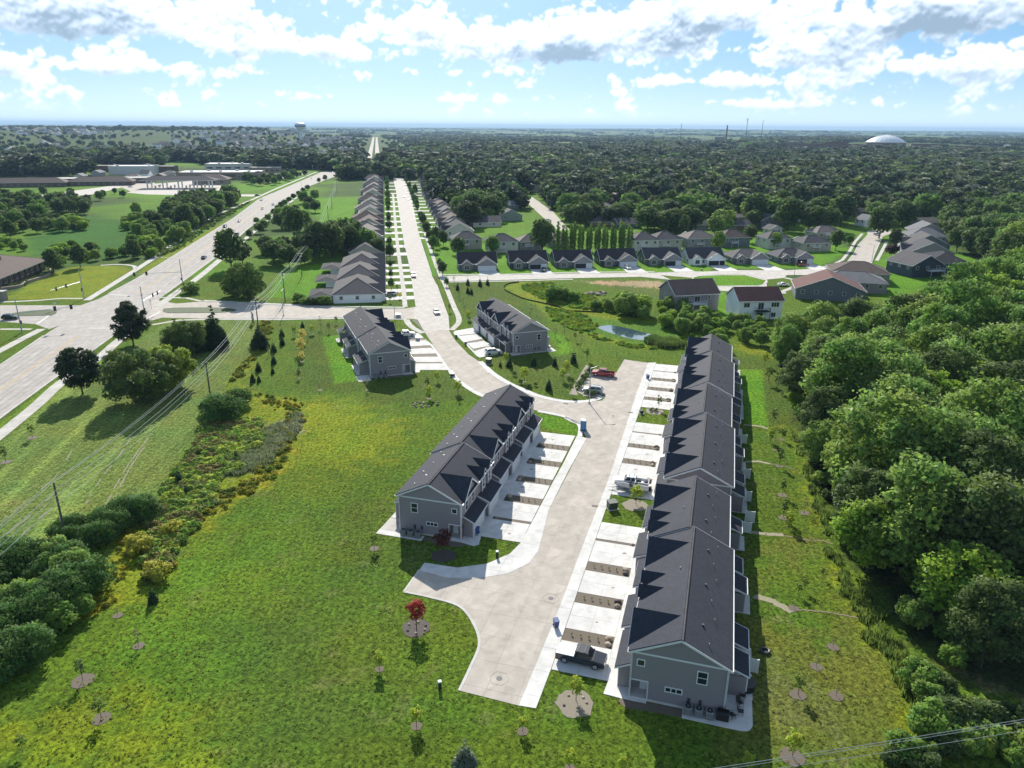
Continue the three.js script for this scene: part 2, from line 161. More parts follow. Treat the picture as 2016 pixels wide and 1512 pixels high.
// areas of the ground with their own plants: outline, colour, soft edge in metres, roughness of the edge
const GC = {
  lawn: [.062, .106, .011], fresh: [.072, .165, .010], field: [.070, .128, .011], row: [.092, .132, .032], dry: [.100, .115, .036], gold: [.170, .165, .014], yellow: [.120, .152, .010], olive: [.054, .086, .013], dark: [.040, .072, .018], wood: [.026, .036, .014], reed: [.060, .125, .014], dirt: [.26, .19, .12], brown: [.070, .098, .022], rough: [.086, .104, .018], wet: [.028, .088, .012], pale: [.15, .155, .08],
};
const AREA = [
  [[[-73.7,-79.6],[-84.1,-93.7],[-101.6,-131.9],[-107.3,-162.4],[-109.1,-201],[-114.3,-263],[-80.9,-230.2],[-69.4,-191.7],[-64.9,-143.5],[-61.7,-120.7],[-59.8,-106.9],[-68.4,-104.4],[-70.3,-98.4],[-74.7,-91.5]], 'row', 2, 2.5],
  [[[-48,-156.3],[-36.3,-157.9],[-30.2,-128.1],[-40.8,-116.1],[-45.7,-127.8]], 'yellow', 6, 6],
  [[[-48.8,-101.4],[-39,-123.3],[-20.5,-128.2],[-16.1,-96.6],[-32.3,-80],[-46.2,-79.9]], 'lawn', 9, 9],
  [[[-31.7,-104.9],[-26.7,-111],[-15.5,-102.4],[-15,-80.2],[-26.3,-80.1]], 'olive', 8, 10],
  [[[-57,-90.3],[-47,-100.3],[-32.9,-90.6],[-20.4,-80.2],[-14.9,-71.4],[-24.1,-61.1],[-40.1,-59.5],[-53.3,-70.2]], 'field', 9, 14],
  [[[-34.6,-76.9],[-24.9,-82.3],[-12,-68],[-15.2,-55.1],[-29.3,-55]], 'olive', 9, 10],
  [[[-52.3,-59.4],[-41.7,-63.8],[-31.3,-55],[-47.3,-54.9]], 'yellow', 5, 8],
  [[[-48.8,-144.3],[-37.8,-153.6],[-23.8,-144.8],[-24.1,-126.9],[-34.2,-120.2]], 'yellow', 6, 8],
  // weedy strip beside the power line, goldenrod along its edge, sumac within
  [[[-71.6,-198.4],[-60.1,-165.9],[-48,-156],[-43.4,-135.5],[-42.7,-118.1],[-46.9,-107.1],[-48.5,-98.7],[-48.5,-88.3],[-48,-79.9],[-55.8,-79.8],[-59.2,-89.4],[-60.5,-99.1],[-59.8,-106.9],[-61.7,-120.7],[-64.9,-143.5],[-69.4,-165.7],[-72.2,-188.4]], 'yellow', 1.5, 3],
  [[[-63.5,-160.9],[-48,-156],[-43.7,-136.3],[-42.9,-118.8],[-49.5,-104.7],[-49.9,-101.3],[-51.9,-110.7],[-47.2,-118],[-49.5,-131],[-48.8,-147.8]], 'gold', 1.5, 4],
  [[[-60.5,-99.1],[-55.7,-96.6],[-54.1,-92.7],[-54.6,-87.3],[-51.9,-79.8],[-54,-79.8],[-57.7,-89.5]], 'gold', 1.5, 3],
  [[[-64.9,-143.5],[-54,-144.7],[-50.4,-132.7],[-51.8,-115.9],[-50.4,-101.3],[-49.3,-89.6],[-53,-90.9],[-58,-101.2],[-61.4,-120.7]], 'brown', 1.5, 3],
  [[[-52.4,-139.9],[-46.8,-148.9],[-44.7,-140],[-46.3,-123.1],[-52.6,-118],[-54.5,-127.7]], 'pale', 1.2, 3],
  [[[-68.7,-170.3],[-70.9,-202.1],[-77.5,-228.1],[-81.5,-229.7],[-73.1,-199.3],[-70.1,-170.2]], 'yellow', 1, 2],
  [[[-78.5,-224.7],[-55.4,-230.4],[-34,-163.2],[-64,-162.6],[-68,-192.9]], 'olive', 2, 3],
  [[[-80.5,-228],[-77.5,-228.1],[-67.8,-221.6],[-50.1,-161],[-63.4,-160.7],[-70.7,-186.7],[-71.3,-202.1]], 'lawn', 2, 5],
  [[[-57.4,-211.2],[-51.8,-213.9],[-38.4,-171.4],[-43.7,-169]], 'fresh', .4, .2],
  [[[-37.6,-168.1],[-25.4,-178.9],[-16.4,-179.7],[-8.1,-159.7],[-18.7,-156.5],[-34.3,-156.2]], 'olive', 2, 3],
  [[[-1.4,-194.8],[11.7,-202],[32,-190.8],[28.6,-177],[19.7,-184.3],[13.4,-163.2],[19.2,-158.5],[13,-158.4],[2.6,-168.7],[-8.5,-190.8]], 'olive', 2, 3],
  [[[11.6,-218.5],[15.8,-215.1],[18.1,-198.1],[12.7,-194.1],[10.9,-204.1]], 'fresh', 1.5, 2],
  [[[18.9,-200.2],[30.9,-190.8],[28.3,-180.3],[20.4,-186.1]], 'lawn', 3, 5],
  [[[-27.6,-292.5],[-3.2,-293.4],[11.4,-243.1],[9.3,-213.8],[12,-200.8],[-10.6,-214.8],[-17.2,-238.5]], 'olive', 2, 4],
  // the wet hollow round the pond
  [[[-3.1,-282.7],[0.1,-293.5],[14.6,-294],[22.7,-268.9],[34.3,-239.9],[45.4,-234.7],[57.6,-221.3],[60.7,-213.6],[50.7,-200.4],[33.4,-202.7],[20.8,-217.2],[12.8,-233.8],[10.6,-247],[4.2,-263.8]], 'yellow', 1.2, 2.5],
  [[[11.2,-251.1],[20.9,-245.3],[31.3,-234.3],[50.7,-229.5],[56.5,-216.5],[51.3,-204.6],[37.6,-204.2],[28.7,-212.7],[19.1,-221.9],[13.7,-233.8]], 'reed', 1.2, 3],
  [[[3.4,-288.2],[14.6,-294],[26.2,-273.8],[36,-260.3],[34.8,-243.8],[16.6,-253.3],[4.4,-277.9]], 'reed', 1.2, 3],
  [[[25.1,-299.9],[57,-301.1],[65.6,-298.5],[59.2,-274.8],[49.9,-260.7],[43.6,-279.2]], 'brown', 2, 4],
  [[[26,-297.1],[59.1,-299.7],[64.5,-295.7],[59.6,-284.8],[40.7,-289.4]], 'dirt', 1.5, 4],
  [[[20.8,-286.1],[38.1,-269.4],[39.5,-284.2],[26.9,-294.4]], 'lawn', 1.5, 3],
  // behind the long terrace
  [[[62.2,-195.9],[72.3,-189.2],[63.7,-146.8],[59,-139.3],[53.6,-139.2],[48.5,-146.5]], 'olive', 2, 3],
  [[[59.9,-182.1],[65.9,-182.2],[54.5,-143.2],[50.3,-144.8]], 'fresh', .4, .2],
  [[[63.9,-200.4],[72.3,-190.5],[75.2,-199.2],[66.4,-205.8]], 'yellow', 1, 2],
  [[[44.7,-142.2],[59,-139.3],[57.5,-124.2],[51.8,-107],[48.6,-93.4],[30.5,-93.2]], 'lawn', 2, 4],
  [[[31.5,-97.2],[48.8,-97.4],[47.8,-82.6],[47.6,-69],[43.1,-59.8],[35.7,-54.7],[20.3,-54.6]], 'rough', 2, 5],
  [[[34.5,-91.3],[46.9,-93.9],[46.8,-83.3],[39,-74.4],[33.2,-77.3]], 'lawn', 3, 6],
  [[[58.5,-143.3],[60.2,-141.7],[57.5,-124.2],[50.8,-102.1],[48.8,-100.7],[53.4,-118]], 'yellow', 1.5, 3],
  [[[49,-95.6],[47.9,-87.6],[47.4,-77.5],[47,-69],[44,-60.8],[41.3,-59.8],[45,-67.5],[45.1,-76.8],[46.8,-91.5]], 'yellow', 2, 3],
  [[[30.6,-69.4],[35.1,-66.4],[33.3,-61.8],[29.2,-62.7]], 'dry', 3, 5],
  // lawns of the houses
  [[[-91.1,-265.2],[-104,-328.6],[-84.8,-332.7],[-68.1,-257.1]], 'fresh', 1, 2],
  [[[-182.8,-664.7],[-117.8,-669.7],[-67.6,-376.2],[-112.9,-349.8],[-125.9,-477.7]], 'fresh', 3, 3],
  [[[-34.6,-306.6],[-54.8,-435],[-35.8,-419.1],[-11.7,-394.8],[72.9,-375.7],[98.1,-360.1],[86.3,-314],[26,-311.8]], 'fresh', 1.5, 1],
  [[[66.7,-327.1],[137.1,-329.8],[179.5,-382.8],[180.9,-428.8],[85.1,-424.2]], 'fresh', 1.5, 1],
  [[[76.6,-306.6],[88,-315.1],[102.1,-314.8],[106.5,-301.9],[99.2,-290.7],[78.1,-291]], 'fresh', .5, .2],
  [[[169.6,-345],[206.9,-396.2],[223.9,-446.1],[234.9,-397.4],[227.5,-357.3],[197.5,-327.7],[155.1,-277.3],[138.9,-258.7],[140.9,-276.9]], 'fresh', 2, 1],
  [[[79.3,-281.4],[85.9,-275.1],[73.4,-235.8],[64.9,-238]], 'fresh', 1, 1],
  [[[-184,-258],[-155.5,-256.9],[-165.6,-315.3],[-176.4,-325.6],[-196.8,-321.7],[-196.7,-308.3],[-190.5,-279.9]], 'yellow', .6, .4],
  [[[-246.3,-366.9],[-268.9,-410.2],[-252.7,-437.1],[-216.9,-417.7],[-184.9,-347],[-197.2,-343],[-221.2,-364.1]], 'wet', 1.5, 3],
  [[[-265.4,-399],[-302.5,-513.9],[-252.2,-486.6],[-211.2,-408.3],[-189.3,-356.7],[-231.1,-348.8]], 'wet', 2, 3],
  [[[-320.1,-559],[-268.5,-562.4],[-238.6,-487.4],[-273,-495.1]], 'reed', 3, 6],
  [[[-311.1,-838.5],[-262.4,-791.2],[-274.5,-968.9],[-259.3,-989.1],[-237.3,-769.7],[-262.4,-704]], 'fresh', 2, 1],
  [[[6.3,-149.5],[10,-148],[12.5,-146],[14.5,-142],[13.4,-137.5],[7.1,-141.2]], 'fresh', .4, .3],
  [[[-164.2,-321.4],[-192.6,-503.8],[-190.1,-504],[-160.1,-324.6],[-155.9,-298.7]], 'yellow', .6, .5],
];
AREA.push([[[436.6,-1559.8],[592,-1585.5],[474.2,-1159.9],[313.2,-1140.1]], 'pale', 8, 10]);
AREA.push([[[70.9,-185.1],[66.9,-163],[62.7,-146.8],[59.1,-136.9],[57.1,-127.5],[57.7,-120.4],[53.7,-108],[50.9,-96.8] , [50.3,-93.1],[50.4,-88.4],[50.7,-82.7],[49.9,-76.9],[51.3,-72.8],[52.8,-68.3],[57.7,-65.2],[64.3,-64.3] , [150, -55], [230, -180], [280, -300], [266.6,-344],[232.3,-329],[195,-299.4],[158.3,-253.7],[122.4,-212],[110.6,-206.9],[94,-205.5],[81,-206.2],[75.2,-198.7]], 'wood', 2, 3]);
const AB = AREA.map(([P, c, s, r]) => { let b = [1e9, -1e9, 1e9, -1e9]; for (const q of P) b = [Math.min(b[0], q[0]), Math.max(b[1], q[0]), Math.min(b[2], q[1]), Math.max(b[3], q[1])]; const m = s + r; return { P, c: GC[c], s, r, b: [b[0] - m, b[1] + m, b[2] - m, b[3] + m] }; });
function groundColor(x, z) {
  const d = Math.hypot(x, z); let c;
  if (d > 330) { // beyond: lawns between houses, woods floor, then fields
    const f = fbm(x / 60 + 5, z / 60, 3), w = sst(.42, .62, fbm(x / 120, z / 120 + 4, 3));
    c = [0, 1, 2].map((k) => lerp(lerp(GC.lawn[k], GC.fresh[k], f), GC.dark[k], w));
    if (d > 1300) { const q = h2(Math.floor(x / 420 + fbm(x / 900, z / 900, 2) * 2), Math.floor(z / 640 + 40)), F = q < .35 ? [.055, .105, .03] : q < .6 ? [.085, .13, .03] : q < .8 ? [.045, .08, .025] : [.12, .14, .05]; const k = sst(1300, 2600, d); c = c.map((v, i) => lerp(v, F[i] * .8, k)); const a = x / Math.max(60, -z), sb = sst(1300, 1700, d) * sst(4800, 3600, d) * Math.max(sst(-.12, -.2, a), sst(.22, .32, a) * .7); c = c.map((v, i) => lerp(v, [.036, .058, .018][i], sb * .85)); }
  } else c = [...GC.lawn];
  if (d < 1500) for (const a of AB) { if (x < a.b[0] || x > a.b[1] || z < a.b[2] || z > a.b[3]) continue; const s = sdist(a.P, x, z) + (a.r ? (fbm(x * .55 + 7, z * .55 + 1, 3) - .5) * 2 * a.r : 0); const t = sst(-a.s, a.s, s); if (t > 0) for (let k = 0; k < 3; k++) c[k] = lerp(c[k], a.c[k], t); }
  const n = fbm(x * .09, z * .09 + 9, 4), m = fbm(x * .6 + 30, z * .6, 4, .65); let v = .74 + n * .34 + m * .22; if (x < -30 && z < -70 && z > -190 && d < 230) { const [su, sv] = fP.inv(x, z); v += sst(.52, .72, fbm(sv * .55 + 3, su * .012 + 8, 3)) * .55 * sst(8, -6, sv - 4); } if (d < 190) { const b = sst(.66, .76, fbm(x * .42 + 77, z * .42 + 5, 4)) * sst(.45, .62, fbm(x * .06 + 5, z * .06 + 70, 2)) * (x > 22 && z > -110 ? .55 : .22); c = [lerp(c[0], .16, b), lerp(c[1], .13, b), lerp(c[2], .07, b)]; } const warm = (fbm(x * .16 + 60, z * .16, 3) - .5) * .38;
  return [c[0] * v * (1 + warm), c[1] * v, c[2] * v * (1 - warm * .3)];
}
function makeGround() {
  const xs = [], zs = [];
  const line = (a0, a1, s, g0, end0, end1) => { const out = []; for (let v = a0; v <= a1; v += s) out.push(v); let st = s, v = out[out.length - 1]; while (v < end1) { st *= g0; v += st; out.push(v); } st = s; v = a0; const pre = []; while (v > end0) { st *= g0; v -= st; pre.push(v); } return [...pre.reverse(), ...out]; };
  xs.push(...line(-150, 90, .85, 1.045, -26000, 26000)); zs.push(...line(-255, -40, .85, 1.035, -30000, 900));
  const nx = xs.length, nz = zs.length, p = new Float32Array(nx * nz * 3), u = new Float32Array(nx * nz * 2), c = new Float32Array(nx * nz * 3), idx = [];
  for (let j = 0; j < nz; j++) for (let i = 0; i < nx; i++) { const k = j * nx + i, x = xs[i], z = zs[j]; p.set([x, terrain(x, z), z], k * 3); u.set([x, -z], k * 2); c.set(groundColor(x, z), k * 3); if (i < nx - 1 && j < nz - 1) idx.push(k, k + nx, k + 1, k + 1, k + nx, k + nx + 1); }
  const g = new THREE.BufferGeometry(); g.setAttribute('position', new THREE.BufferAttribute(p, 3)); g.setAttribute('uv', new THREE.BufferAttribute(u, 2)); g.setAttribute('color', new THREE.BufferAttribute(c, 3)); g.setIndex(idx); g.computeVertexNormals();
  const m = new THREE.MeshPhysicalMaterial({ color: new THREE.Color().setRGB(3.5, 3.5, 3.5), vertexColors: true, map: scaled(grassTile, 8.3), bumpMap: scaled(grassBump, 6.1), bumpScale: .05, roughness: 1, specularIntensity: .15 });
  tag(mesh('ground', g, m), 'mown grass and rough meadow ground', null, null, 'structure');
}
makeGround();

// ---------- roads, drives and walks ----------
const S = (name, pts, y, m, y0 = -.15) => tag(new MB().flat(pts, y, y0).build(name, m), null, null, null, 'structure');
// clip a polygon by a convex cell, for slabs
function clip(P, C) { let out = P; for (let i = 0; i < C.length && out.length; i++) { const a = C[i], b = C[(i + 1) % C.length], side = (p) => (b[0] - a[0]) * (p[1] - a[1]) - (b[1] - a[1]) * (p[0] - a[0]), inp = out; out = []; for (let k = 0; k < inp.length; k++) { const p = inp[k], q = inp[(k + 1) % inp.length], sp = side(p), sq = side(q); if (sp >= 0) out.push(p); if ((sp >= 0) !== (sq >= 0)) { const t = sp / (sp - sq); out.push([p[0] + (q[0] - p[0]) * t, p[1] + (q[1] - p[1]) * t]); } } } return out; }
const area2 = (P) => { let s = 0; for (let i = 0; i < P.length; i++) { const a = P[i], b = P[(i + 1) % P.length]; s += a[0] * b[1] - a[1] * b[0]; } return s / 2; };
// paving cast in slabs: a bed with the joints showing, and each slab a piece of its own
function paved(name, pts, y, mats, f, du, dv, gap = .035, u0 = 0, v0 = 0) {
  const bed = S(name, pts, y - .012, M.joint); if (area2(pts) < 0) pts = [...pts].reverse();
  let a = [1e9, -1e9, 1e9, -1e9]; for (const q of pts) { const [u, v] = f.inv(...q); a = [Math.min(a[0], u), Math.max(a[1], u), Math.min(a[2], v), Math.max(a[3], v)]; }
  let k = 0; for (let i = Math.floor((a[0] - u0) / du); i * du + u0 < a[1]; i++) for (let j = Math.floor((a[2] - v0) / dv); j * dv + v0 < a[3]; j++) {
    const U = i * du + u0, W = j * dv + v0, cell = rect(f, U + gap / 2, U + du - gap / 2, W + gap / 2, W + dv - gap / 2); if (area2(cell) < 0) cell.reverse();
    const c = clip(pts, cell); if (c.length < 3 || Math.abs(area2(c)) < .15) continue;
    new MB().flat(c, y + h2(i + 40, j + 90) * .004, y - .012).build('slab', mats[Math.floor(h2(i + 7, j + 3) * mats.length)], bed); k++;
  }
  return bed;
}
const tone = (m, ks) => ks.map((k) => { const c = m.clone(); c.color.multiplyScalar(k); return c; });
const roadT = tone(M.road, [1, .97, 1.03, .985]), padT = tone(M.pad, [1, .975, 1.02]), walkT = tone(M.walk, [1, .96, 1.03]);
// the private drive of the terraces
const drivePoly = [[-5.7,-65.7],[1,-63.5],[6.4,-80.5] , [10.7,-95.2],[17.4,-117.5],[28.8,-159.5],[36.8,-187.5],[30.8,-190.4],[26.8,-178],[21.4,-180.7],[20.5,-178.5],[15.7,-164.3],[17.1,-161.6],[19.6,-160.4],[21.9,-162.5],[22.3,-161.4],[21.1,-158.4],[14.5,-142.4],[15.4,-136.7],[6.2,-106.7] , [4.1,-94.4],[2.6,-91.1],[-0.4,-88.5],[-4.7,-87.3],[-9,-87.4],[-13.1,-89.2],[-14.6,-84.1],[-10.6,-82.8],[-6.7,-80.9],[-4.7,-77.4],[-3.8,-73.6],[-4.7,-69.4]];
paved('drive', drivePoly, .03, roadT, fR, 4.4, 3.75, .022, 1, -.3);
const curvePoly = [[-27.4,-217.9],[-19.8,-219.4],[-17,-208.1],[-12.1,-193.8] , [-8.7,-187.2],[-4.8,-177.1],[-0.1,-168.7],[2.8,-165.1],[6.1,-161.1],[10.7,-158],[14.1,-157.1],[17.7,-157.6] , [21.1,-158.4],[20.4,-146.1],[14.6,-142.7],[13.8,-145.3],[11.6,-147.9],[8.2,-149.6] , [10.1,-149.3],[5.9,-151.6] , [-6.7,-160.8],[-8.3,-163.1],[-11.3,-167.7],[-14.2,-173.7],[-16.2,-180.1] , [-15.9,-178.2],[-17.7,-184.8],[-23.3,-204]];
paved('curved_road', curvePoly, .021, roadT, fT, 4.6, 4.2, .022);
const streetPoly = [[-27.4,-218],[-31.1,-232],[-33.9,-234.9],[-35.6,-247.7],[-34,-251.1] , [-46.5,-327.4],[-62.8,-420],[-108.9,-698] , [-148.84,-930.51], [-136.82,-931.79], [-98.4,-713.4],[-56.4,-437.1],[-34.8,-308.8] , [-30.7,-289.2],[-24,-250.3],[-21.7,-237.3],[-19.8,-219.6]];
S('street', streetPoly, .015, M.roadPale);
S('cross_street', [[-131.1,-259.7],[-125.4,-255.8],[-119.6,-252.8] , [-111.4,-256.2],[-88.4,-252.3],[-66.1,-249.3],[-51.5,-246.9],[-38,-247.3] , [-34.6,-250],[-32.4,-233] , [-35.6,-233.6],[-56.3,-234.8],[-77.1,-232.4],[-93.7,-232],[-98.4,-232.7] , [-102.1,-231.9],[-115.3,-232.7],[-117.1,-229],[-125.4,-244.3]], .024, M.road);
S('side_street', [[-31.1,-306.1],[26.2,-314.3],[62.3,-317.5],[81.1,-321.1] , [85.6,-321.3],[98.7,-324.8],[123.3,-325.7],[137.9,-329.8],[148.5,-335.7],[150.4,-330.3],[144.5,-316.3],[119.2,-314.2],[116.3,-308.1],[107.2,-303.9],[102.3,-289],[106.6,-280.6],[105.8,-276.4],[79.3,-281.4],[81.5,-290.1],[101,-291.8],[106.2,-301.9],[100.8,-313.1],[89.9,-313.1],[80.1,-309.9],[76.6,-306.6],[63.9,-312.2] , [66.3,-302],[54.8,-308],[25.4,-304],[-3.3,-298.9],[-29.5,-295.2]], .027, M.roadPale);
S('side_road', [[147.8,-333.8],[159.1,-345.6],[176.6,-376.9],[189.6,-401.8],[213.1,-441.6],[222,-462.2],[231.2,-468.6],[238.5,-464.7],[234.9,-454.6],[219.4,-436.6],[202.7,-405.6],[182.8,-368.7],[169.8,-344.1],[163,-330.8],[147.7,-325.8]], .022, M.road);
S('back_street', [[11.8,-625.7],[11.2,-653.8],[-0.4,-678.4],[1.2,-706],[17.3,-679.8],[30.2,-557.1],[35,-458],[28.1,-453.6],[20.1,-533.4]], .02, M.road);
S('service_drive', [[93.9,-527],[106.2,-538.7],[100.9,-506.8],[91.1,-496.5]], .02, M.road);
const mainPoly = [[-108, -30], [-124.5, -125], [-134.8,-181.6],[-141.8,-215.2],[-145.4,-236.6] , [-150.7,-259.1],[-155.4,-298.8],[-190.9,-503.9] , [-219.6,-644.9],[-264.8,-1048.5],[-257.9,-1071] , [-228,-1004.2],[-213.9,-783.6] , [-199.2,-663.4],[-162.3,-449.5] , [-143.8,-356],[-129.6,-263.9],[-126.7,-248],[-119.8,-209.4],[-111.5,-152.1] , [-96, -60], [-91, -30]];
S('main_road', mainPoly, .018, M.mainRoad);
S('crossing', [[-150.7,-259.1],[-151.6,-249.1],[-179.3,-248.3],[-164.5,-226.1],[-151.4,-223.3],[-143.5,-217.4],[-142.7,-223.5],[-120.5,-210.8],[-117.3,-229.8],[-126.1,-248],[-129.6,-263.9]], .0235, M.mainRoad);
{ const m = new MB(), a = [-274.92,-1489.22], c = [-758.63,-4195.85], P = []; for (let k = 0; k <= 24; k++) P.push([lerp(a[0], c[0], k / 24), lerp(a[1], c[1], k / 24)]); for (const [o, w, n, mm] of [[-8, 10, 'far_road', M.road], [8, 10, 'far_road', M.road]]) { const q = new MB(); for (let k = 0; k < 24; k++) { const [x, z] = P[k], [X, Z] = P[k + 1], y = terrain(x, z) + .7, Y = terrain(X, Z) + .7; q.quad([x + o - w / 2, y, z], [x + o + w / 2, y, z], [X + o + w / 2, Y, Z], [X + o - w / 2, Y, Z]); } tag(q.build(n, mm), null, null, null, 'structure'); } }
S('store_lot', [[-385.9,-804.8],[-360.1,-862],[-307.3,-812.2],[-255.7,-685.5],[-232,-687.4],[-232.8,-665.8],[-333.6,-679.3],[-359.6,-696]], .03, M.roadPale);
S('access_road', [[-423.1,-646],[-415,-777.2],[-450.6,-967.3],[-423.6,-952.2],[-399.8,-790.8],[-381.3,-675.5],[-392.5,-643.3],[-407.5,-626]], .026, M.roadPale);
S('parking_lot', [[-317.9,-929.1],[-292.9,-985.3],[-273,-1014.7],[-273.1,-917.3],[-287,-854.9]], .03, M.roadPale);
S('trail_parking', [[-419.3,-789],[-412.2,-856.7],[-359.1,-758.9],[-353.3,-696.5]], .033, M.road);
// painted lines
const paint = (name, pts, w, m, y = .034) => tag(new MB().flat(band(pts, w), y).build(name, m), null, null, null, 'structure');
const mline = (k, z) => { const L = [[-124.5, -125], [-134.8,-181.6],[-141.8,-215.2],[-150.7,-259.1],[-155.4,-298.8],[-190.9,-503.9], [-219.61,-644.85], [-264.8,-1048.49]], R = [[-107, -125], [-111.5,-152.1],[-119.8,-209.4],[-129.6,-263.9],[-143.8,-356] , [-162.3,-449.5],[-199.2,-663.4] , [-225.5,-992.96]], ip = (P) => { for (let i = 0; i < P.length - 1; i++) if (z <= P[i][1] && z >= P[i + 1][1]) return lerp(P[i][0], P[i + 1][0], (z - P[i][1]) / (P[i + 1][1] - P[i][1])); return P[P.length - 1][0]; }; return [lerp(ip(L), ip(R), k), z]; };
const run = (k, z0, z1, off = 0) => { const o = []; for (let z = z0; z >= z1; z -= 12) { const p = mline(k, z); o.push([p[0] + off, p[1]]); } return o; };
for (const off of [-.17, .17]) { paint('centre_line', run(.5, -126, -218, off), .14, M.yellow); paint('centre_line', run(.48, -268, -760, off), .16, M.yellow); }
for (const k of [.27, .74]) for (let z = -130; z > -560; z -= 12) { if (z < -205 && z > -285) continue; paint('lane_dash', [mline(k, z), mline(k, z - 3)], .13, M.paint); }
for (const [a, b] of [[.5, .97]]) paint('stop_line', [mline(a, -219), mline(b, -219)], .5, M.paint);
paint('stop_line', [mline(.04, -267), mline(.47, -265)], .5, M.paint);
paint('stop_line', [[-151.01,-223.26], [-153.56,-233.78]], .45, M.paint);
paint('stop_line', [[-119.7,-230.55], [-119.9,-240.85]], .45, M.paint);
for (const o of [[550, 855, 890, 852], [850, 622, 1080, 612]]) paint('crosswalk_line', o[0] === 550 ? [[-139.45,-221.25], [-126.4,-222.07]] : [[-147.58,-259.17], [-139.1,-261.51]], .2, M.paint);
// lawns set in the paving
S('median', smooth([[-119.3,-241.8],[-120.2,-245.2],[-110,-247],[-99.2,-246.2],[-94.8,-243.7],[-97.1,-240.6],[-106.9,-239.4],[-116.6,-239.2]], 3, true), .12, mat(.085, .16, .025, { map: scaled(grassTile, 9) }), 0);
S('median', smooth([[-168.2,-234.2],[-166,-239.2],[-158.7,-241.9],[-155.4,-240.7],[-153.1,-235.5],[-162,-233.5]], 3, true), .12, mat(.085, .16, .025, { map: scaled(grassTile, 9) }), 0);
for (const P of [[[-33.1,-231.9],[-31.4,-232.8],[-30.3,-229.1],[-27.3,-217.2]]]) S('lawn_island', P, .05, mat(.09, .13, .035, { map: scaled(grassTile, 7) }));
// kerbs and gutters as raised strips of paler concrete
const kerb = (pts, w = .55, y = .10, m = M.kerb) => tag(new MB().flat(band(pts, w), y, -.1).build('kerb', m), null, null, null, 'structure');
kerb(smooth([[-8.7,-187.6],[-4.9,-177.5],[-0.1,-169],[2.8,-165.4],[6.1,-161.4],[10.7,-158.3],[14.1,-157.4],[17.7,-158],[19.7,-159.2],[21.4,-161.3]], 3), 1.5, .06, M.pad);
kerb(smooth([[-16.2,-179.9],[-14.2,-173.5],[-11.2,-167.5],[-8.3,-162.7],[-6.5,-160.6],[-2.5,-158.1]], 3), 1.3, .06, M.pad);
kerb(smooth([[5.9,-151.4],[10.1,-149.3],[12.6,-147.3],[14.4,-144]].concat([[11.6,-147.9],[13.8,-145.3],[14.6,-142.7],[14,-137.3]]), 3), 1.0, .06, M.pad);
kerb(smooth([[-5.7,-65.7],[-4.7,-69.4],[-3.8,-73.6],[-4.7,-77.4],[-6.7,-80.9],[-10.6,-82.8],[-14.6,-84.1]], 4), .35, .06);
kerb([[-14.59,-84.11], [-13.08,-89.32]], .3, .06);
kerb([[-19.8,-219.4],[-21.7,-237.3],[-24,-250.3],[-30.7,-289.2]], .4, .09); kerb([[-34.8,-308.8],[-56.4,-437.1],[-98.4,-713.4]], .5, .1); kerb([[-34,-251.1]].concat([[-46.5,-327.4],[-62.8,-420],[-108.9,-698]]), .5, .1);
kerb([[-28.4,-295.2],[-3.3,-298.9],[25.4,-304],[54.8,-308],[66.3,-302]], .5, .1); kerb([[-31.1,-306.1],[26.2,-314.3],[62.3,-317.5],[81.1,-321.1]], .5, .1);
kerb([[-93.7,-232],[-77.1,-232.4],[-56.3,-234.8],[-35.6,-233.6]], .5, .1); kerb([[-111.4,-256.2],[-88.4,-252.3],[-66.1,-249.3],[-51.5,-246.9],[-38,-247.3]], .5, .1);
kerb(run(.004, -126, -210), .5, .1); kerb(run(.996, -126, -212), .5, .1); kerb(run(.004, -268, -700), .6, .1); kerb(run(.996, -268, -700), .6, .1);
kerb([[148.4,-335.2],[159.7,-347.1],[177.2,-378.1],[190.2,-403.1],[213.8,-443.2]], .5, .1); kerb([[169.4,-343.1],[182.8,-368.7],[202.7,-405.6],[219.4,-436.6]], .5, .1); kerb(smooth([[76.6,-306.6],[87.7,-313.9],[101.9,-314],[106.5,-301.9],[99.3,-291],[78,-290.7]], 3, true), .5, .1);
// footpaths
const walk = (pts, w, m = M.walk, y = .045) => tag(new MB().flat(band(pts, w), y, -.1).build('footpath', m), null, null, null, 'structure');
function walkSlabs(pts, w, step, m = walkT) { const c = new THREE.CatmullRomCurve3(pts.map((p) => new THREE.Vector3(p[0], 0, p[1])), false, 'centripetal'), L = c.getLength(), n = Math.round(L / step), P = c.getSpacedPoints(n).map((p) => [p.x, p.z]); const bed = S('footpath', band(P, w), .036, M.joint); for (let i = 0; i < n; i++) { const a = P[i], b = P[i + 1], dx = (b[0] - a[0]) / step, dz = (b[1] - a[1]) / step, g = .03, q = [[a[0] + dx * g, a[1] + dz * g], [b[0] - dx * g, b[1] - dz * g]]; new MB().flat(band(q, w), .05 + h2(i, 5) * .005, .03).build('slab', m[i % m.length], bed); } }
walkSlabs([[-99.5, -105], [-107.3,-152.2],[-110.7,-167.7],[-112.5,-188.2],[-115.5,-204.1],[-118.5,-228.1]], 2.9, 3.0);
walkSlabs([[-124.1,-248.1],[-127.3,-270.5],[-130.6,-297],[-140,-352.4]], 2.9, 3.0);
walk([[-139.99,-352.44], [-139.8,-352.5],[-156.6,-449.8],[-175.5,-554.8],[-198.7,-705.3]], 2.6);
walk([[-142.5,-183],[-143.4,-194.5],[-144.8,-206],[-145.9,-217.6]], 2.6); walk([[-153.7,-256.9],[-164.2,-312.4],[-171.3,-347.5],[-188.8,-424.2],[-203,-489.1] , [-210.8,-530.4],[-224.1,-644.5],[-237.6,-747.3],[-271.9,-1047.6]], 2.6);
